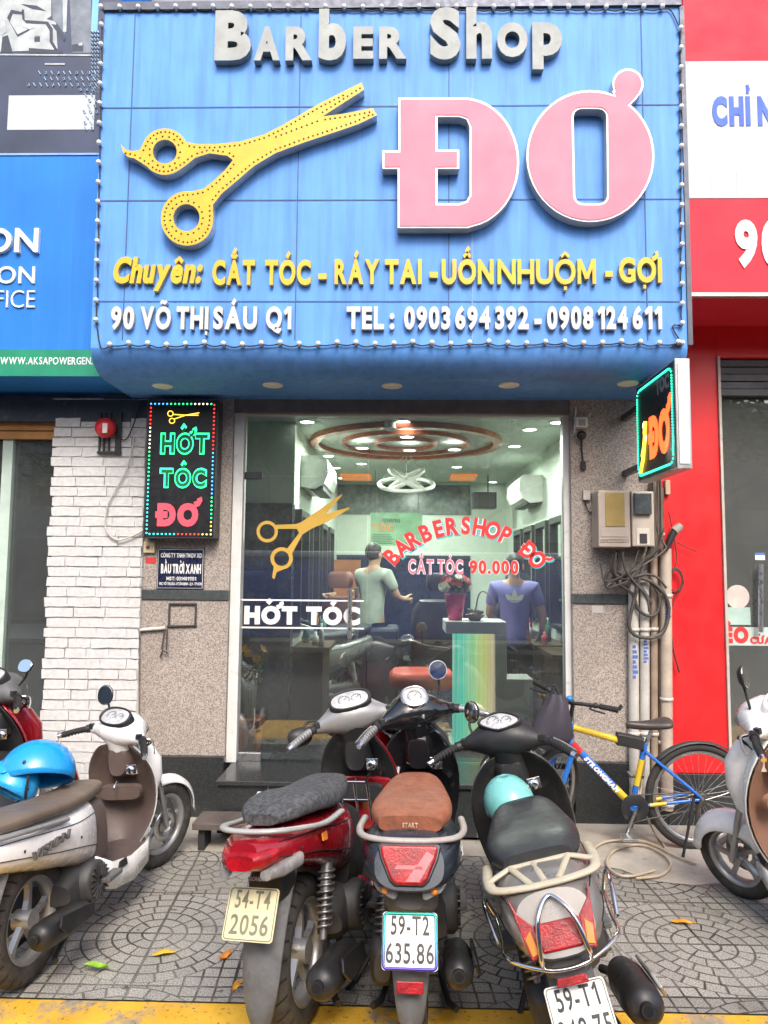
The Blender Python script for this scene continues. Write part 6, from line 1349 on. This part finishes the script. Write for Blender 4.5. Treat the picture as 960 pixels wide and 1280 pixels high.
for s in (-1, 1):
    m = MB(); plane_poly(m, [(s * .035, .032), (s * .115, .034), (s * .128, .02), (s * .11, -.005), (s * .06, -.03), (s * .045, -.028)], (-.29, 0, .645), (-.9, 0, .3), .03); ind = L2(m, 'turn_signal', CLR, bevel=.005)
    m = MB(); m.ball((-.325, -s * .085, .655), (.012, .013, .012), 8, 6); add_local(m, 'bulb', AMB, rt2, ind)
m = MB(); m.loft([sring(-.2, .6, .1, .1, .08, 16, 4), sring(-.26, .6, .085, .05, .05, 16, 4), sring(-.275, .6, .045, .03, .03, 16, 3)]); L2(m, 'tail_underpanel', GP_)
RAIN = NT('iridescent_rim'); sp_ = RAIN.n('SeparateXYZ'); RAIN.l(RAIN.coord(out='Generated'), sp_.inputs[0]); cr_n = RAIN.n('ValToRGB'); RAIN.l(sp_.outputs[2], cr_n.inputs[0]); e = cr_n.color_ramp.elements; e[0].color = (.1, .03, .5, 1); e[1].color = (.02, .5, .4, 1); e_ = e.new(.5); e_.color = (.1, .45, .6, 1); RAIN.l(cr_n.outputs[0], RAIN.b.inputs['Base Color']); RAIN.b.inputs['Metallic'].default_value = .6; RAIN.b.inputs['Roughness'].default_value = .25
num_plate(rt2, (-.345, 0, .5), (-.86, 0, .5), .188, .172, (('59-T2', .7, .1, .33), ('635.86', .86, -.38, .34)), PLW, PLT, RAIN.m)
m = MB(); plane_poly(m, [(-.045, -.018), (.045, -.018), (.045, .018), (-.045, .018)], (-.372, 0, .365), (-.9, 0, .35), .012); L2(m, 'reflector', REDL_, bevel=.003)
m = MB(); text_on(m, 'Jive', (-.1, -.186, .7), (1, 0, 0), (0, .1, 1), (0, -1, 0), .07, .025, .006, bold=.02, shear=.3); L2(m, 'lettering', M('white_letter_face', ()))
m = MB(); text_on(m, 'START', (-.222, .028, .832), (0, -1, 0), (-.1, 0, 1), (-1, 0, -.1), .056, .016, .004, bold=.03); L2(m, 'seat_lettering', M('cream_print', (.6, .42, .3), .6))
# ---------------------------------------------------------------- red scooter
REDP = M('scooter_red_paint', (.33, .008, .018), .22, .15, var=.2, coat=.8, dirt=.15); SEATF = M('speckled_seat_cloth', (.075, .078, .082), .85, var=.8, scale=60, bump=.5); SILP = M('silver_plastic', (.34, .34, .34), .4, .4, var=.15, dirt=.35)
q = PX(320, 1122, 2.62)
sp1 = dict(steer=R(22), paint=REDP, barmat=SILP, inner=BP, seatmat=SEATF, gauge='wide', hz=1.0, mudmat=GP_, gripmat=SILP, shocks=(-1, 1), exr=.062, exh=((.3, -.12, .18), (.2, -.165, .19), (.1, -.18, .24), (-.3, -.19, .31)),
           tail=((.42, .6, .11, .12, .2, 0), (.3, .62, .155, .12, .17, 0), (.1, .67, .17, .1, .13, 0), (-.1, .73, .16, .075, .1, .1), (-.26, .765, .14, .06, .08, .15), (-.38, .79, .105, .045, .06, .2), (-.45, .8, .05, .03, .035, .2)),
           seat=((.52, .77, .06, .03, .04), (.46, .79, .09, .045, .05), (.34, .79, .125, .045, .05), (.18, .795, .145, .045, .04), (.04, .835, .15, .045, .045), (-.12, .86, .14, .04, .04), (-.25, .862, .105, .03, .03), (-.3, .86, .06, .02, .02)),
           mud=((-.16, .68, .08), (-.27, .58, .085), (-.34, .47, .08), (-.38, .34, .072), (-.4, .235, .05), (-.39, .2, .03)),
           mirrors={1: ((.0, .16, .02), (.02, .24, .03), (.0, .29, -.03), (.9, .25, -.1)), -1: ((.0, -.16, -.01), (.0, -.26, -.05), (.02, -.21, -.085), (-1, -.1, .2))}, mirmat=BP)
rt1, hX1, L1 = scooter('parked_scooter', 'red scooter with speckled grey seat and cream number plate, left in the front row', q.x + .13, 2.93, 13, 4, sp1, 'scooters parked on the pavement')
m = MB(); N_ = (-.96, 0, .2)
m.loft([sring(-.36, .785, .112, .03, .055, 20, 3, .2), sring(-.44, .783, .085, .024, .045, 20, 3, .2), sring(-.475, .781, .05, .016, .03, 20, 3, .2)]); tl1 = L1(m, 'tail_light', REDL_)
for s in (-1, 1): m = MB(); m.loft([sring(-.28, .728, .03, .022, .03, 14, 3, .2, s * .122), sring(-.38, .728, .028, .02, .028, 14, 3, .2, s * .098), sring(-.44, .73, .02, .012, .02, 14, 3, .2, s * .075)]); L1(m, 'turn_signal', CLR)
m = MB(); pts = [(.12, .165, .765), (-.1, .172, .79), (-.28, .15, .83), (-.38, .09, .85), (-.4, 0, .852), (-.38, -.09, .85), (-.28, -.15, .83), (-.1, -.172, .79), (.12, -.165, .765)]; m.tube(spline(pts, 4), .016, 10, flat=.6); L1(m, 'grab_rail', M('pale_grey_rail', (.42, .42, .4), .4, .2, dirt=.25))
m = MB(); plane_poly(m, [(-.03, -.012), (.012, -.02), (.02, .01), (-.025, .014)], (-.1, -.166, .745), (0, -1, .2), .006); L1(m, 'amber_marker', AMB)
m = MB()
for i in range(3): m.tube([(.98 - .05 * i, -.2 + .02 * i, .72 - .05 * i), (.8 - .04 * i, -.18, .52 - .06 * i), (.55, -.165, .4 - .03 * i)], .012, 7, flat=.5)
L1(m, 'side_moulding', SILP)
m = MB(); m.grid([[Vector((xc - .075 - .1 * abs(t) ** 1.8 - .035 * (1 - t * t), w_ * .95 * t, z)) for t in (-1, -.7, -.35, 0, .35, .7, 1)] for z, xc, w_ in ((.4, 1.07, .17), (.5, 1.09, .195), (.6, 1.085, .21), (.69, 1.065, .213))]); L1(m, 'inner_cowl', REDP, solid=.01, subsurf=1)
m = MB()
for p, q_ in (((.58, .1, .6), (.58, -.1, .6)), ((.6, .1, .6), (.66, .1, .4)), ((.6, -.1, .6), (.66, -.1, .4)), ((.6, .035, .6), (.66, .035, .4)), ((.6, -.035, .6), (.66, -.035, .4)), ((.63, .1, .5), (.63, -.1, .5)), ((.58, .1, .6), (.66, .1, .62)), ((.58, -.1, .6), (.66, -.1, .62))): m.tube([p, q_], .007, 6)
m.v = [v + Vector((.12, 0, .12)) for v in m.v]; L1(m, 'luggage_rack', CHR)
num_plate(rt1, (-.375, .015, .57), (-.86, .02, .5), .188, .165, (('54-T4', .7, .1, .34), ('2056', .76, -.38, .36)), PLY, PLT2)
m = MB(); m.loft([sring(-.2, .63, .085, .07, .08, 14, 4), sring(-.28, .62, .065, .045, .05, 14, 4)]); L1(m, 'tail_underpanel', BP)
m = MB(); text_on(m, 'HONDA', (-.352, .03, .672), (0, -1, 0), (0, 0, 1), (-1, 0, 0), .07, .014, .004, bold=.04); L1(m, 'lettering', M('grey_letter', (.45, .45, .45), .5)); m = MB(); m.b2((-.35, -.03, .7), (-.33, .03, .725)); L1(m, 'reflector', REDL_, bevel=.003)
# ---------------------------------------------------------------- silver grey scooter with the beige rack
SILG = M('silver_grey_paint', (.3, .285, .27), .32, .5, var=.1, coat=.5, dirt=.12, grime=(.2, .18, .16)); BEIR = M('beige_rack', (.5, .45, .33), .5, var=.12, dirt=.35); BLS = M('black_vinyl_seat', (.028, .03, .033), .42, var=.3, bump=.25, dirt=.15)
q = PX(722, 1255, 2.2)
sp3 = dict(steer=R(-16), paint=SILG, barmat=BP, inner=BP, seatmat=BLS, gauge='eye', hz=.97, mudmat=GP_, shocks=(1,), exr=.066, exh=((.3, -.13, .18), (.2, -.18, .2), (.1, -.185, .27), (-.3, -.2, .36)), shield=M('bright_shield', (.4, .4, .39), .35, .5, dirt=.4),
           tail=((.42, 0.600, 0.125, .12, .2, 0), (.3, 0.620, 0.174, .12, .2, 0), (.1, 0.670, 0.189, .11, .16, 0), (-.1, 0.700, 0.184, .1, .14, .2), (-.24, 0.710, 0.165, .1, .125, .42), (-.33, 0.710, 0.141, .09, .11, .5), (-.365, 0.710, 0.117, .075, .09, .5)),
           seat=((.53, .76, .07, .035, .05), (.47, .78, .11, .05, .06), (.36, .78, .14, .05, .05), (.2, .785, .16, .045, .05), (.05, .8, .175, .055, .05), (-.08, .815, .165, .05, .05), (-.16, .81, .12, .035, .04)),
           mud=((-.2, .62, .07), (-.27, .55, .075), (-.33, .45, .075), (-.36, .34, .06), (-.37, .26, .05), (-.365, .23, .03)),
           mirrors={1: ((.0, .15, .03), (.03, .17, .08), (.03, .15, .14), (-.8, .5, .15)), -1: None}, mirsize=(.05, .055), mirpow=2.1,
           apron=((.27, 1.0, .13), (.34, 1.05, .2), (.45, 1.09, .235), (.58, 1.09, .245), (.7, 1.06, .24), (.8, 1.03, .215), (.88, 1.0, .16), (.93, .985, .1)))
rt3, hX3, L3 = scooter('parked_scooter', 'silver grey scooter with black seat and beige rear rack, right in the front row', q.x + .18, 2.68, 4, 15.5, sp3, 'scooters parked on the pavement')
m = MB(); N_ = Vector((-.89, 0, .45)); c3 = Vector((-.362, 0, .672)); V3 = N_.cross(Vector((0, 0, 1)).cross(N_).normalized())
plane_poly(m, [(-.062, -.05), (.062, -.05), (.073, .03), (-.073, .03)], c3, N_, .03); tl3 = L3(m, 'tail_light', REDL_, bevel=.006)
for s in (-1, 1):
    m = MB(); plane_poly(m, [(s * .0635, -.052), (s * .1, -.062), (s * .112, .0), (s * .13, .12), (s * .112, .07), (s * .0745, .031)], c3, N_, .026); L3(m, 'lens_wing', REDL_, bevel=.003)
    m = MB(); plane_poly(m, [(s * .074, -.046), (s * .096, -.052), (s * .106, -.002), (s * .085, .018)], c3 + N_ * .0262, N_, .004); L3(m, 'turn_signal', AMB, bevel=.002)
m = MB(); rl_ = [(-.02, .182, .77), (-.18, .182, .785), (-.27, .16, .79), (-.31, .07, .795), (-.315, 0, .796), (-.31, -.07, .795), (-.27, -.16, .79), (-.18, -.182, .785), (-.02, -.182, .77)]
m.tube(spline(rl_, 4), .019, 8, flat=.5)
for p, q_ in (((-.16, .1, .805), (-.3, .045, .797)), ((-.16, -.1, .805), (-.3, -.045, .797)), ((-.16, .1, .805), (-.16, -.1, .805)), ((-.16, .1, .805), (-.2, .19, .787)), ((-.16, -.1, .805), (-.2, -.19, .787)), ((-.16, 0.02, .805), (-.3, .0, .797))): m.tube([p, q_], .013, 8, flat=.6)
L3(m, 'grab_rail', BEIR)
m = MB(); m.tube(spline([(-.375, .075, .585), (-.42, .072, .64), (-.4, .05, .74), (-.35, .0, .775), (-.4, -.05, .74), (-.42, -.072, .64), (-.375, -.075, .585)], 5), .0075, 8); L3(m, 'chrome_hoop', CHR)
m = MB(); m.tube(spline([(.1, .205, .56), (-.12, .19, .57), (-.28, .18, .585), (-.37, .08, .578), (-.385, 0, .572), (-.37, -.08, .578), (-.28, -.18, .585), (-.12, -.19, .57), (.1, -.205, .56)], 4), .0065, 8)
for s in (-1, 1):
    m.tube(spline([(.08, s * .205, .56), (.04, s * .225, .64), (-.1, s * .22, .66), (-.2, s * .2, .6)], 4), .008, 7)
L3(m, 'crash_bar', CHR)
m = MB(); m.loft([sring(-.22, .6, .1, .06, .08, 16, 4), sring(-.33, .57, .075, .045, .05, 16, 4), sring(-.36, .56, .05, .03, .03, 16, 3)]); L3(m, 'tail_underpanel', GP_)
m = MB(); plane_poly(m, [(-.05, -.012), (.05, -.012), (.045, .012), (-.045, .012)], (-.372, 0, .53), (-.9, 0, .4), .01); L3(m, 'reflector', REDL_, bevel=.003)
num_plate(rt3, (-.385, 0, .435), (-.84, 0, .54), .188, .17, (('59-T1', .7, .1, .34), ('948.75', .86, -.38, .35)), PLW, PLT)
# ---------------------------------------------------------------- white scooter on the left and white scooter on the right
WHP = M('white_scooter_paint', (.86, .86, .84), .25, var=.03, coat=.5, dirt=.03); BRNP = M('brown_scooter_plastic', (.11, .08, .07), .5, var=.15, bump=.1, bscale=300, dirt=.2, grime=(.2, .17, .15)); TAUPE = M('taupe_seat', (.16, .125, .095), .55, var=.2, bump=.3, bscale=200)
base4 = dict(tail=((.46, .6, .1, .14, .2, 0), (.38, .6, .15, .16, .2, 0), (.2, .63, .175, .12, .15, 0), (0, .67, .175, .1, .13, 0), (-.2, .71, .15, .08, .1, .1), (-.38, .74, .1, .06, .07, .2), (-.46, .75, .05, .03, .04, .2)),
             seat=((.6, .77, .07, .03, .05), (.54, .79, .1, .05, .06), (.4, .785, .13, .05, .05), (.2, .79, .15, .05, .05), (.0, .82, .155, .05, .05), (-.2, .84, .14, .045, .05), (-.3, .84, .08, .03, .04)))
low4 = dict(tail=tuple((a, z - .05, b, c, d, e) for a, z, b, c, d, e in base4['tail']), seat=tuple((a, z - .065, b, c * .7, d * .8) for a, z, b, c, d in base4['seat'] if a < .58))
sp4 = dict(wb=1.32, neck=WHP, paint=WHP, barmat=WHP, inner=BRNP, seatmat=TAUPE, gauge='wide', hz=.92, steer=R(-20), shocks=(1,), exr=.064, exh=((.34, -.13, .2), (.26, -.17, .2), (.2, -.18, .23), (-.2, -.19, .28)), levermat=CHR,
           mirrors={1: ((.02, .1, .05), (.02, .13, .12), (.0, .15, .2), (-.9, -.3, .1)), -1: None}, mirsize=(.05, .06), mirpow=2.2, **low4)
q = GP(14, 1256)
rt4, hX4, L4 = scooter('parked_scooter', 'white scooter with dark brown inner panel before the white bricks', q.x - .02, q.y + .16, 7, 5, sp4, 'scooters parked on the pavement'); rt4.scale = (.92, .92, .92)
m = MB(); text_on(m, 'VISION', (-.2, -.172, .6), (1, -.06, .05), (0, .12, 1), (0, -1, .12), .26, .036, .014, bold=.012, shear=.35, gap=.14); L4(m, 'lettering', M('grey_ink', (.1, .1, .1), .5))
m = MB(); plane_poly(m, [(-.05, -.015), (.05, -.02), (.04, .02), (-.03, .02)], (.58, -.172, .3), (0, -1, 0), .006); L4(m, 'air_slot', BP)
m = MB(); pts = [(.1, .165, .69), (-.2, .16, .735), (-.36, .09, .75), (-.38, 0, .752), (-.36, -.09, .75), (-.2, -.16, .735), (.1, -.165, .69)]; m.tube(spline(pts, 4), .018, 8, flat=.7); L4(m, 'grab_rail', SILP)
sp5 = dict(neck=WHP, paint=WHP, barmat=WHP, inner=M('tan_brown_plastic', (.25, .13, .085), .5, var=.12, dirt=.15), seatmat=TAUPE, farc=150, fw=.1, fdrop=.085, gauge='eye', hz=1.05, wr=.225, steer=R(14), bezel=WHP, gripmat=RUB,
           mirrors={1: ((.03, .1, .06), (.04, .1, .16), (.03, .1, .25), (-1, -.25, .1)), -1: None}, mirsize=(.045, .06), mirpow=2.1, **base4)
q = GP(925, 1122)
hd = -20; rt5, hX5, L5 = scooter('parked_scooter', 'white scooter with tan inner panel at the right edge', q.x - 1.26 * math.sin(R(hd)) + .02, q.y - 1.26 * math.cos(R(hd)), hd, 6, sp5, 'scooters parked on the pavement')
# ---------------------------------------------------------------- dark red scooter at the far left edge
sp6 = dict(paint=REDP, barmat=GP_, inner=BP, seatmat=BLS, gauge='wide', hz=1.04, steer=R(-10), levermat=CHR, mirrors={-1: ((.02, -.14, .04), (.03, -.19, .1), (.0, -.22, .17), (-.9, .1, .35)), 1: None}, mirsize=(.065, .04), **base4)
hd = 14; q = PX(62, 864, 4.15); lx_, ly_ = .87, -.35
fx_, fy_ = math.sin(R(hd)), math.cos(R(hd)); rx_, ry_ = fy_, -fx_
rt6, hX6, L6 = scooter('parked_scooter', 'dark red scooter at the left edge behind the white scooter', q.x - fx_ * lx_ + rx_ * ly_, q.y - fy_ * lx_ + ry_ * ly_, hd, 4, sp6, 'scooters parked on the pavement')
# ---------------------------------------------------------------- grey scooter just inside behind the door glass
sp7 = dict(paint=M('dull_silver_paint', (.24, .25, .25), .35, .3, coat=.3), barmat=M('dull_silver_paint', ()), inner=BP, seatmat=BLS, hz=1.0, mirrors={1: None, -1: None}, mudguard=False, **base4)
rt7, hX7, L7 = scooter('parked_scooter', 'dull silver scooter standing inside the shop behind the glass door', -.05, 7.3, 215, 4, sp7, 'scooters parked inside the shop'); rt7.location.z = ZF; rt7.location.x, rt7.location.y = -.55, 6.9
# ================================================================ helmets
def helmet(name, label, c, col, r=.13, rz=0, tilt=0):
    t = thing(name, label, 'helmet', c, None, (tilt, 0, rz)); m = MB(); rows = []
    for i in range(11):
        th = R(4 + 100 * i / 10); rows.append([Vector((r * 1.02 * math.sin(th) * math.cos(a) * 1.12, r * .95 * math.sin(th) * math.sin(a), r * 1.05 * math.cos(th) + .02)) for a in [2 * math.pi * k / 32 for k in range(32)]])
    m.loft(rows, 0, False); m.add(rows[0], [tuple(range(32))], 0); m.build('shell', M(name + '_' + col[0], col[1], .25, coat=.6, var=.08), t, local=True, solid=.012)
    m = MB(); m.grid([[Vector((r * (1.05 + .32 * u) * math.cos(a), r * (.95 + .1 * u) * math.sin(a), .015 - .012 * u)) for a in [R(-48 + 96 * k / 14) for k in range(15)]] for u in (0, .5, 1)]); m.build('peak', M(name + '_' + col[0], ()), t, local=True, solid=.006)
    m = MB()
    for s in (-1, 1): m.ball((r * .3, s * r * .9, .035), .012, 8, 5)
    m.ball((-r * 1.1, 0, .03), .012, 8, 5); m.build('stud', BP, t, local=True)
    m = MB(); m.tube(spline([(.02, r * .9, .0), (.03, r * .6, -.09), (.035, 0, -.12), (.03, -r * .6, -.09), (.02, -r * .9, 0)], 4), .007, 6, flat=.5); m.build('chin_strap', CORD, t, local=True)
    return t
X3 = wm(rt3); c = X3 @ Vector((.70, .05, .72)); helmet('helmet', 'mint green helmet resting in the footwell of the silver grey scooter', c, ('mint', (.2, .55, .52)), .115, R(100), R(-12))
q = PX(46, 972, 3.5); helmet('helmet', 'bright blue helmet lying upside the dark red scooter seat at the left edge', q, ('azure', (.01, .3, .75)), .145, R(200), R(30))
q = PX(8, 988, 3.45); helmet('helmet', 'smaller blue helmet partly cut off beside the larger one at the left edge', q, ('sky', (.02, .36, .75)), .12, R(150), R(40))
# ================================================================ bicycle leaning by the wall
YBK = 4.8; ax_ = PX(871, 985, YBK); bz = .335
bk = thing('bicycle', 'blue and yellow mountain bicycle leaning by the pipes with a dark bag on its handlebar', 'bicycle', (ax_.x, YBK, 0), None, (R(-4), 0, R(180)))
# local x runs forward (to the photo's left), y towards the street after the half turn
BBL = M('bicycle_blue', (.02, .16, .6), .25, coat=.6, var=.1, dirt=.15); BYE = M('bicycle_yellow', (.72, .5, .03), .3, coat=.5, var=.08); BRD = M('bicycle_red', (.6, .03, .03), .3)
Lb = lambda mb, nm, mt, par=None, **k: mb.build(nm, mt, par or bk, local=True, **k)
def bwheel(name, X):
    m = MB(); m.tube([(.315 * math.cos(a), 0, .315 * math.sin(a)) for a in [2 * math.pi * i / 56 for i in range(56)]], .024, 10, closed=True)
    o = Lb(m, name, M('bike_tyre', (.04, .038, .035), .85, bump=.8, bscale=90, dirt=.4, grime=(.14, .12, .1)), keep=True); o.matrix_basis = X
    m = MB(); m.lathe([(.292, -.013), (.272, -.012), (.268, 0), (.272, .012), (.292, .013)], Matrix.Rotation(R(90), 4, 'X'), 56); Lb(m, 'rim', M('silver_rim', (.5, .5, .5), .3, .9, dirt=.3), o, keep=True)
    m = MB()
    for i in range(32):
        a = 2 * math.pi * i / 32; b = a + (.35 if i % 2 else -.35); m.cyl((.02 * math.cos(b), .025 * (1 if i % 4 < 2 else -1), .02 * math.sin(b)), (.27 * math.cos(a), 0, .27 * math.sin(a)), .0013, 4)
    m.cyl((0, -.05, 0), (0, .05, 0), .016, 10); Lb(m, 'spokes', STEEL, o, keep=True)
    return o
hd_t, hd_b = Vector((.82, 0, .80)), Vector((.845, 0, .66)); bb = Vector((.42, 0, .27)); st_t = Vector((.345, 0, .64)); st_c = Vector((.30, 0, .745)); ra = Vector((0, 0, bz))
bwheel('rear_wheel', Matrix.Translation(ra))
stp = rot_about(hd_b, hd_t - hd_b, R(48)); fa = stp @ Vector((.985, 0, bz)); bwheel('front_wheel', stp @ Matrix.Translation((.985, 0, bz)))
m = MB(); m.tube([hd_t, hd_b], .026, 12); hbd = (hd_b + hd_t) / 2; m.tube([hd_b + Vector((-.008, 0, .03)), bb], [.024, .022], 12); m.tube([hd_t + Vector((-.0, 0, -.03)), st_t], [.02, .019], 12); m.tube([st_t + (st_t - bb) * .08, bb], .018, 12)
for s in (-1, 1): m.tube([bb + Vector((0, s * .025, 0)), ra + Vector((.02, s * .06, 0))], [.012, .01], 8); m.tube([st_t + Vector((0, s * .02, -.02)), ra + Vector((.01, s * .06, .015))], [.011, .009], 8)
m.cyl(bb + Vector((0, -.035, 0)), bb + Vector((0, .035, 0)), .024, 14); fr_ = Lb(m, 'frame', BBL)
m = MB(); d1 = st_t - hd_t
m.tube([hd_t + Vector((0, 0, -.03)) + (d1 + Vector((0, 0, .03))) * .04, hd_t + Vector((0, 0, -.03)) + (d1 + Vector((0, 0, .03))) * .72], .0212, 12); d2 = bb - (hd_b + Vector((-.008, 0, .03)))
h0 = hd_b + Vector((-.008, 0, .03)); m.tube([h0 + d2 * .72, h0 + d2 * .93], .0236, 12); m.tube([bb.lerp(st_t, .35), bb.lerp(st_t, .8)], .0192, 12)
for s in (-1, 1): m.tube([(bb + Vector((0, s * .025, 0))).lerp(ra + Vector((.02, s * .06, 0)), .25), (bb + Vector((0, s * .025, 0))).lerp(ra + Vector((.02, s * .06, 0)), .5)], .0125, 8)
add_local(m, 'yellow_stripe', BYE, bk, fr_)
m = MB(); m.tube([h0 + d2 * .06, h0 + d2 * .2], .0247, 12); add_local(m, 'red_stripe', BRD, bk, fr_)
m = MB(); dn = d2.normalized(); up_ = Vector((-dn.z, 0, dn.x)); up_ = up_ if up_.z > 0 else -up_
text_on(m, 'STRONGMAN', h0 + d2 * .26 + Vector((0, .0235, 0)) - up_ * .015, dn, up_, (0, 1, 0), d2.length * .5, .03, .003, bold=.06, shear=.25, gap=.07); add_local(m, 'lettering', VWH, bk, fr_)
m = MB(); 
for s in (-1, 1): m.tube([stp @ Vector(p) for p in ((.855, s * .055, .6), (.93, s * .055, .45), (.985, s * .055, bz))], [.018, .016, .012], 8)
m.tube([stp @ Vector((.85, -.06, .63)), stp @ Vector((.85, .06, .63))], .02, 8); fk = Lb(m, 'fork', BBL)
m = MB(); 
for s in (-1, 1): m.tube([stp @ Vector((.938, s * .055, .43)), stp @ Vector((.965, s * .055, .375))], .0175, 8, 0); m.tube([stp @ Vector((.967, s * .055, .372)), stp @ Vector((.975, s * .055, .355))], .0165, 8, 1)
add_local(m, 'fork_bands', [BRD, BYE], bk, fk)
m = MB(); top = hd_t + (hd_t - hd_b).normalized() * .12; m.tube([hd_t, top], .014, 10); cl = stp @ (top + Vector((.05, 0, .02))); m.tube([top, cl], .017, 10)
bar = [stp @ (top + Vector((.05, 0, .02)) + Vector(p)) for p in ((-.06, -.3, .03), (-.035, -.2, .025), (0, -.09, .015), (.01, 0, 0), (0, .09, .015), (-.035, .2, .025), (-.06, .3, .03))]
m.tube(spline(bar, 4), .0125, 8); Lb(m, 'handlebar', M('matt_black_metal', (.02, .02, .022), .45))
for a, b in ((bar[1], bar[0]), (bar[5], bar[6])):
    m = MB(); m.tube([a.lerp(b, -.1), b], [.017, .019], 10); m.tube([b, b + Vector((-.02, 0, .03))], .012, 8); Lb(m, 'grip', RUB)
    m = MB(); c = a.lerp(b, -.35); m.tube(spline([c, c + Vector((.035, 0, -.02)), b.lerp(a, .3) + Vector((.05, 0, -.03))], 4), .006, 6); m.ball(c, (.02, .02, .018), 8, 6); Lb(m, 'brake_lever', BP)
m = MB(); m.ball(bar[3] + Vector((0, .03, .03)), (.025, .022, .02), 10, 6); Lb(m, 'bell', M('blue_bell', (.03, .2, .5), .3))
m = MB()
for k in range(3): m.tube(spline([bar[2 + k] + Vector((.02, 0, 0)), bar[3] + Vector((.1 + .02 * k, .02 * k, .03)), hd_b + Vector((.05 + .01 * k, .01, .06)), hd_b + Vector((-.02, .03, .0))], 5), .0035, 5)
Lb(m, 'brake_cable', CORD)
m = MB(); m.tube([st_t, st_c], .0135, 10); Lb(m, 'seat_post', STEEL)
m = MB(); sx = lambda x, w_, z, u: [Vector((x, w_ * math.cos(a), z + (u if math.sin(a) > 0 else .03) * math.sin(a))) for a in [2 * math.pi * i / 16 for i in range(16)]]
m.loft([sx(.44, .01, .80, .01), sx(.42, .024, .80, .02), sx(.34, .032, .79, .028), sx(.26, .06, .795, .035), sx(.2, .085, .805, .04), sx(.165, .08, .81, .035), sx(.15, .03, .81, .02)]); m.v = [v + Vector((.02, 0, -.01)) for v in m.v]; Lb(m, 'saddle', M('worn_brown_black_vinyl', (.06, .05, .045), .4, dirt=.2), subsurf=1)
m = MB(); m.loft([[Vector((x, s * .028, z)) for s, z in ((1, .585 + k), (1, .665 + k), (-1, .665 + k), (-1, .585 + k))] for x, k in ((.5, .03), (.47, .028), (.36, .005), (.335, 0))], 0, True, False); m.v = [v + Vector((.02, 0, .04)) for v in m.v]; Lb(m, 'frame_bag', M('black_nylon', (.025, .026, .028), .5, bump=.3), bevel=.012)
m = MB(); crX = along(bb + Vector((0, .045, 0)), (0, 1, 0)); m.lathe([(.03, 0), (.085, 0), (.09, .003), (.085, .006), (.03, .006)], crX, 32); m.lathe([(.03, -.012), (.065, -.012), (.065, -.008), (.03, -.008)], crX, 28); Lb(m, 'chainring', BP)
for s, dv in ((1, Vector((.06, 0, -.155))), (-1, Vector((-.06, 0, .155)))):
    m = MB(); p = bb + Vector((0, s * .07, 0)); m.tube([p, p + dv], .011, 8); m.box(p + dv + Vector((0, s * .05, 0)), (.09, .08, .02)); Lb(m, 'crank', STEEL, bevel=.003)
m = MB(); m.tube([bb + Vector((.0, .048, .085)), ra + Vector((0, .05, .045))], .005, 4); m.tube([bb + Vector((.0, .048, -.085)), ra + Vector((.03, .05, -.06))], .005, 4); m.lathe([(.015, 0), (.05, 0), (.03, .015), (.015, .015)], along(ra + Vector((0, .035, 0)), (0, 1, 0)), 20); m.tube([ra + Vector((.0, .06, 0)), ra + Vector((.03, .06, -.06)), ra + Vector((.035, .06, -.12))], .012, 6); Lb(m, 'drivetrain', M('greasy_steel', (.12, .11, .1), .5, .6))
m = MB()
m.grid([[Vector((ra.x + .355 * math.cos(R(a)), t * .03, ra.z + .355 * math.sin(R(a)) - .01 * t * t)) for t in (-1, 0, 1)] for a in range(40, 176, 8)]); Lb(m, 'rear_mudguard', M('dark_mudguard', (.04, .042, .045), .5), solid=.003)
m = MB(); m.tube(spline([ra + Vector((-.33, .03, .16)), ra + Vector((-.2, .05, .06)), ra + Vector((-.02, .06, 0))], 3), .003, 5); Lb(m, 'mudguard_stay', STEEL)
m = MB(); m.tube([ra + Vector((.06, .08, .02)), ra + Vector((.16, .16, -bz + .02))], .009, 8); Lb(m, 'kickstand', BP)
# dark bag hanging on the handlebar
bc = wm(bk) @ (bar[5] + Vector((.08, .0, -.06))); b0 = PX(692, 868, 4.5); t = thing('cloth_bag', 'dark purple grey folded umbrella bag hanging from the bicycle handlebar', 'bag', (b0.x, b0.y, b0.z - .33)); m = MB(); rings_ = []
for z, w_, d_, ox in ((.0, .04, .03, .02), (-.05, .07, .05, .02), (-.14, .105, .06, 0), (-.24, .125, .06, -.01), (-.3, .1, .05, -.02), (-.33, .02, .02, -.04)):
    rings_.append([Vector((b0.x + ox + w_ * math.cos(a) * (1 + .12 * math.sin(5 * a + z * 9)), b0.y + d_ * math.sin(a) * (1 + .25 * math.sin(4 * a)), b0.z + z)) for a in [2 * math.pi * i / 28 for i in range(28)]])
m.loft(rings_); m.build('bag_body', M('dark_purple_nylon', (.045, .04, .055), .6, var=.3, scale=5, bump=.3, bscale=30), t)
m = MB(); m.tube(spline([b0 + Vector((-.02, 0, -.02)), b0 + Vector((0, 0, .06)), b0 + Vector((.03, .0, .0))], 4), .006, 6); m.build('handle', CORD, t)
# crumpled white tissue on the low step
q = PX(325, 985, 4.8); m = MB(); rt_ = random.Random(5); rows = []
for i in range(7):
    th = math.pi * (i + .2) / 7.2; rows.append([Vector((q.x + .04 * math.sin(th) * math.cos(a) * rt_.uniform(.6, 1.3), 4.79 + .03 * math.sin(th) * math.sin(a) * rt_.uniform(.6, 1.3), .25 - .07 * math.cos(th))) for a in [2 * math.pi * k / 10 for k in range(10)]])
m.loft(rows); tag(m.build('crumpled_tissue', M('white_tissue', (.75, .75, .75), .8)), 'crumpled white tissue lying on the low step', 'tissue')
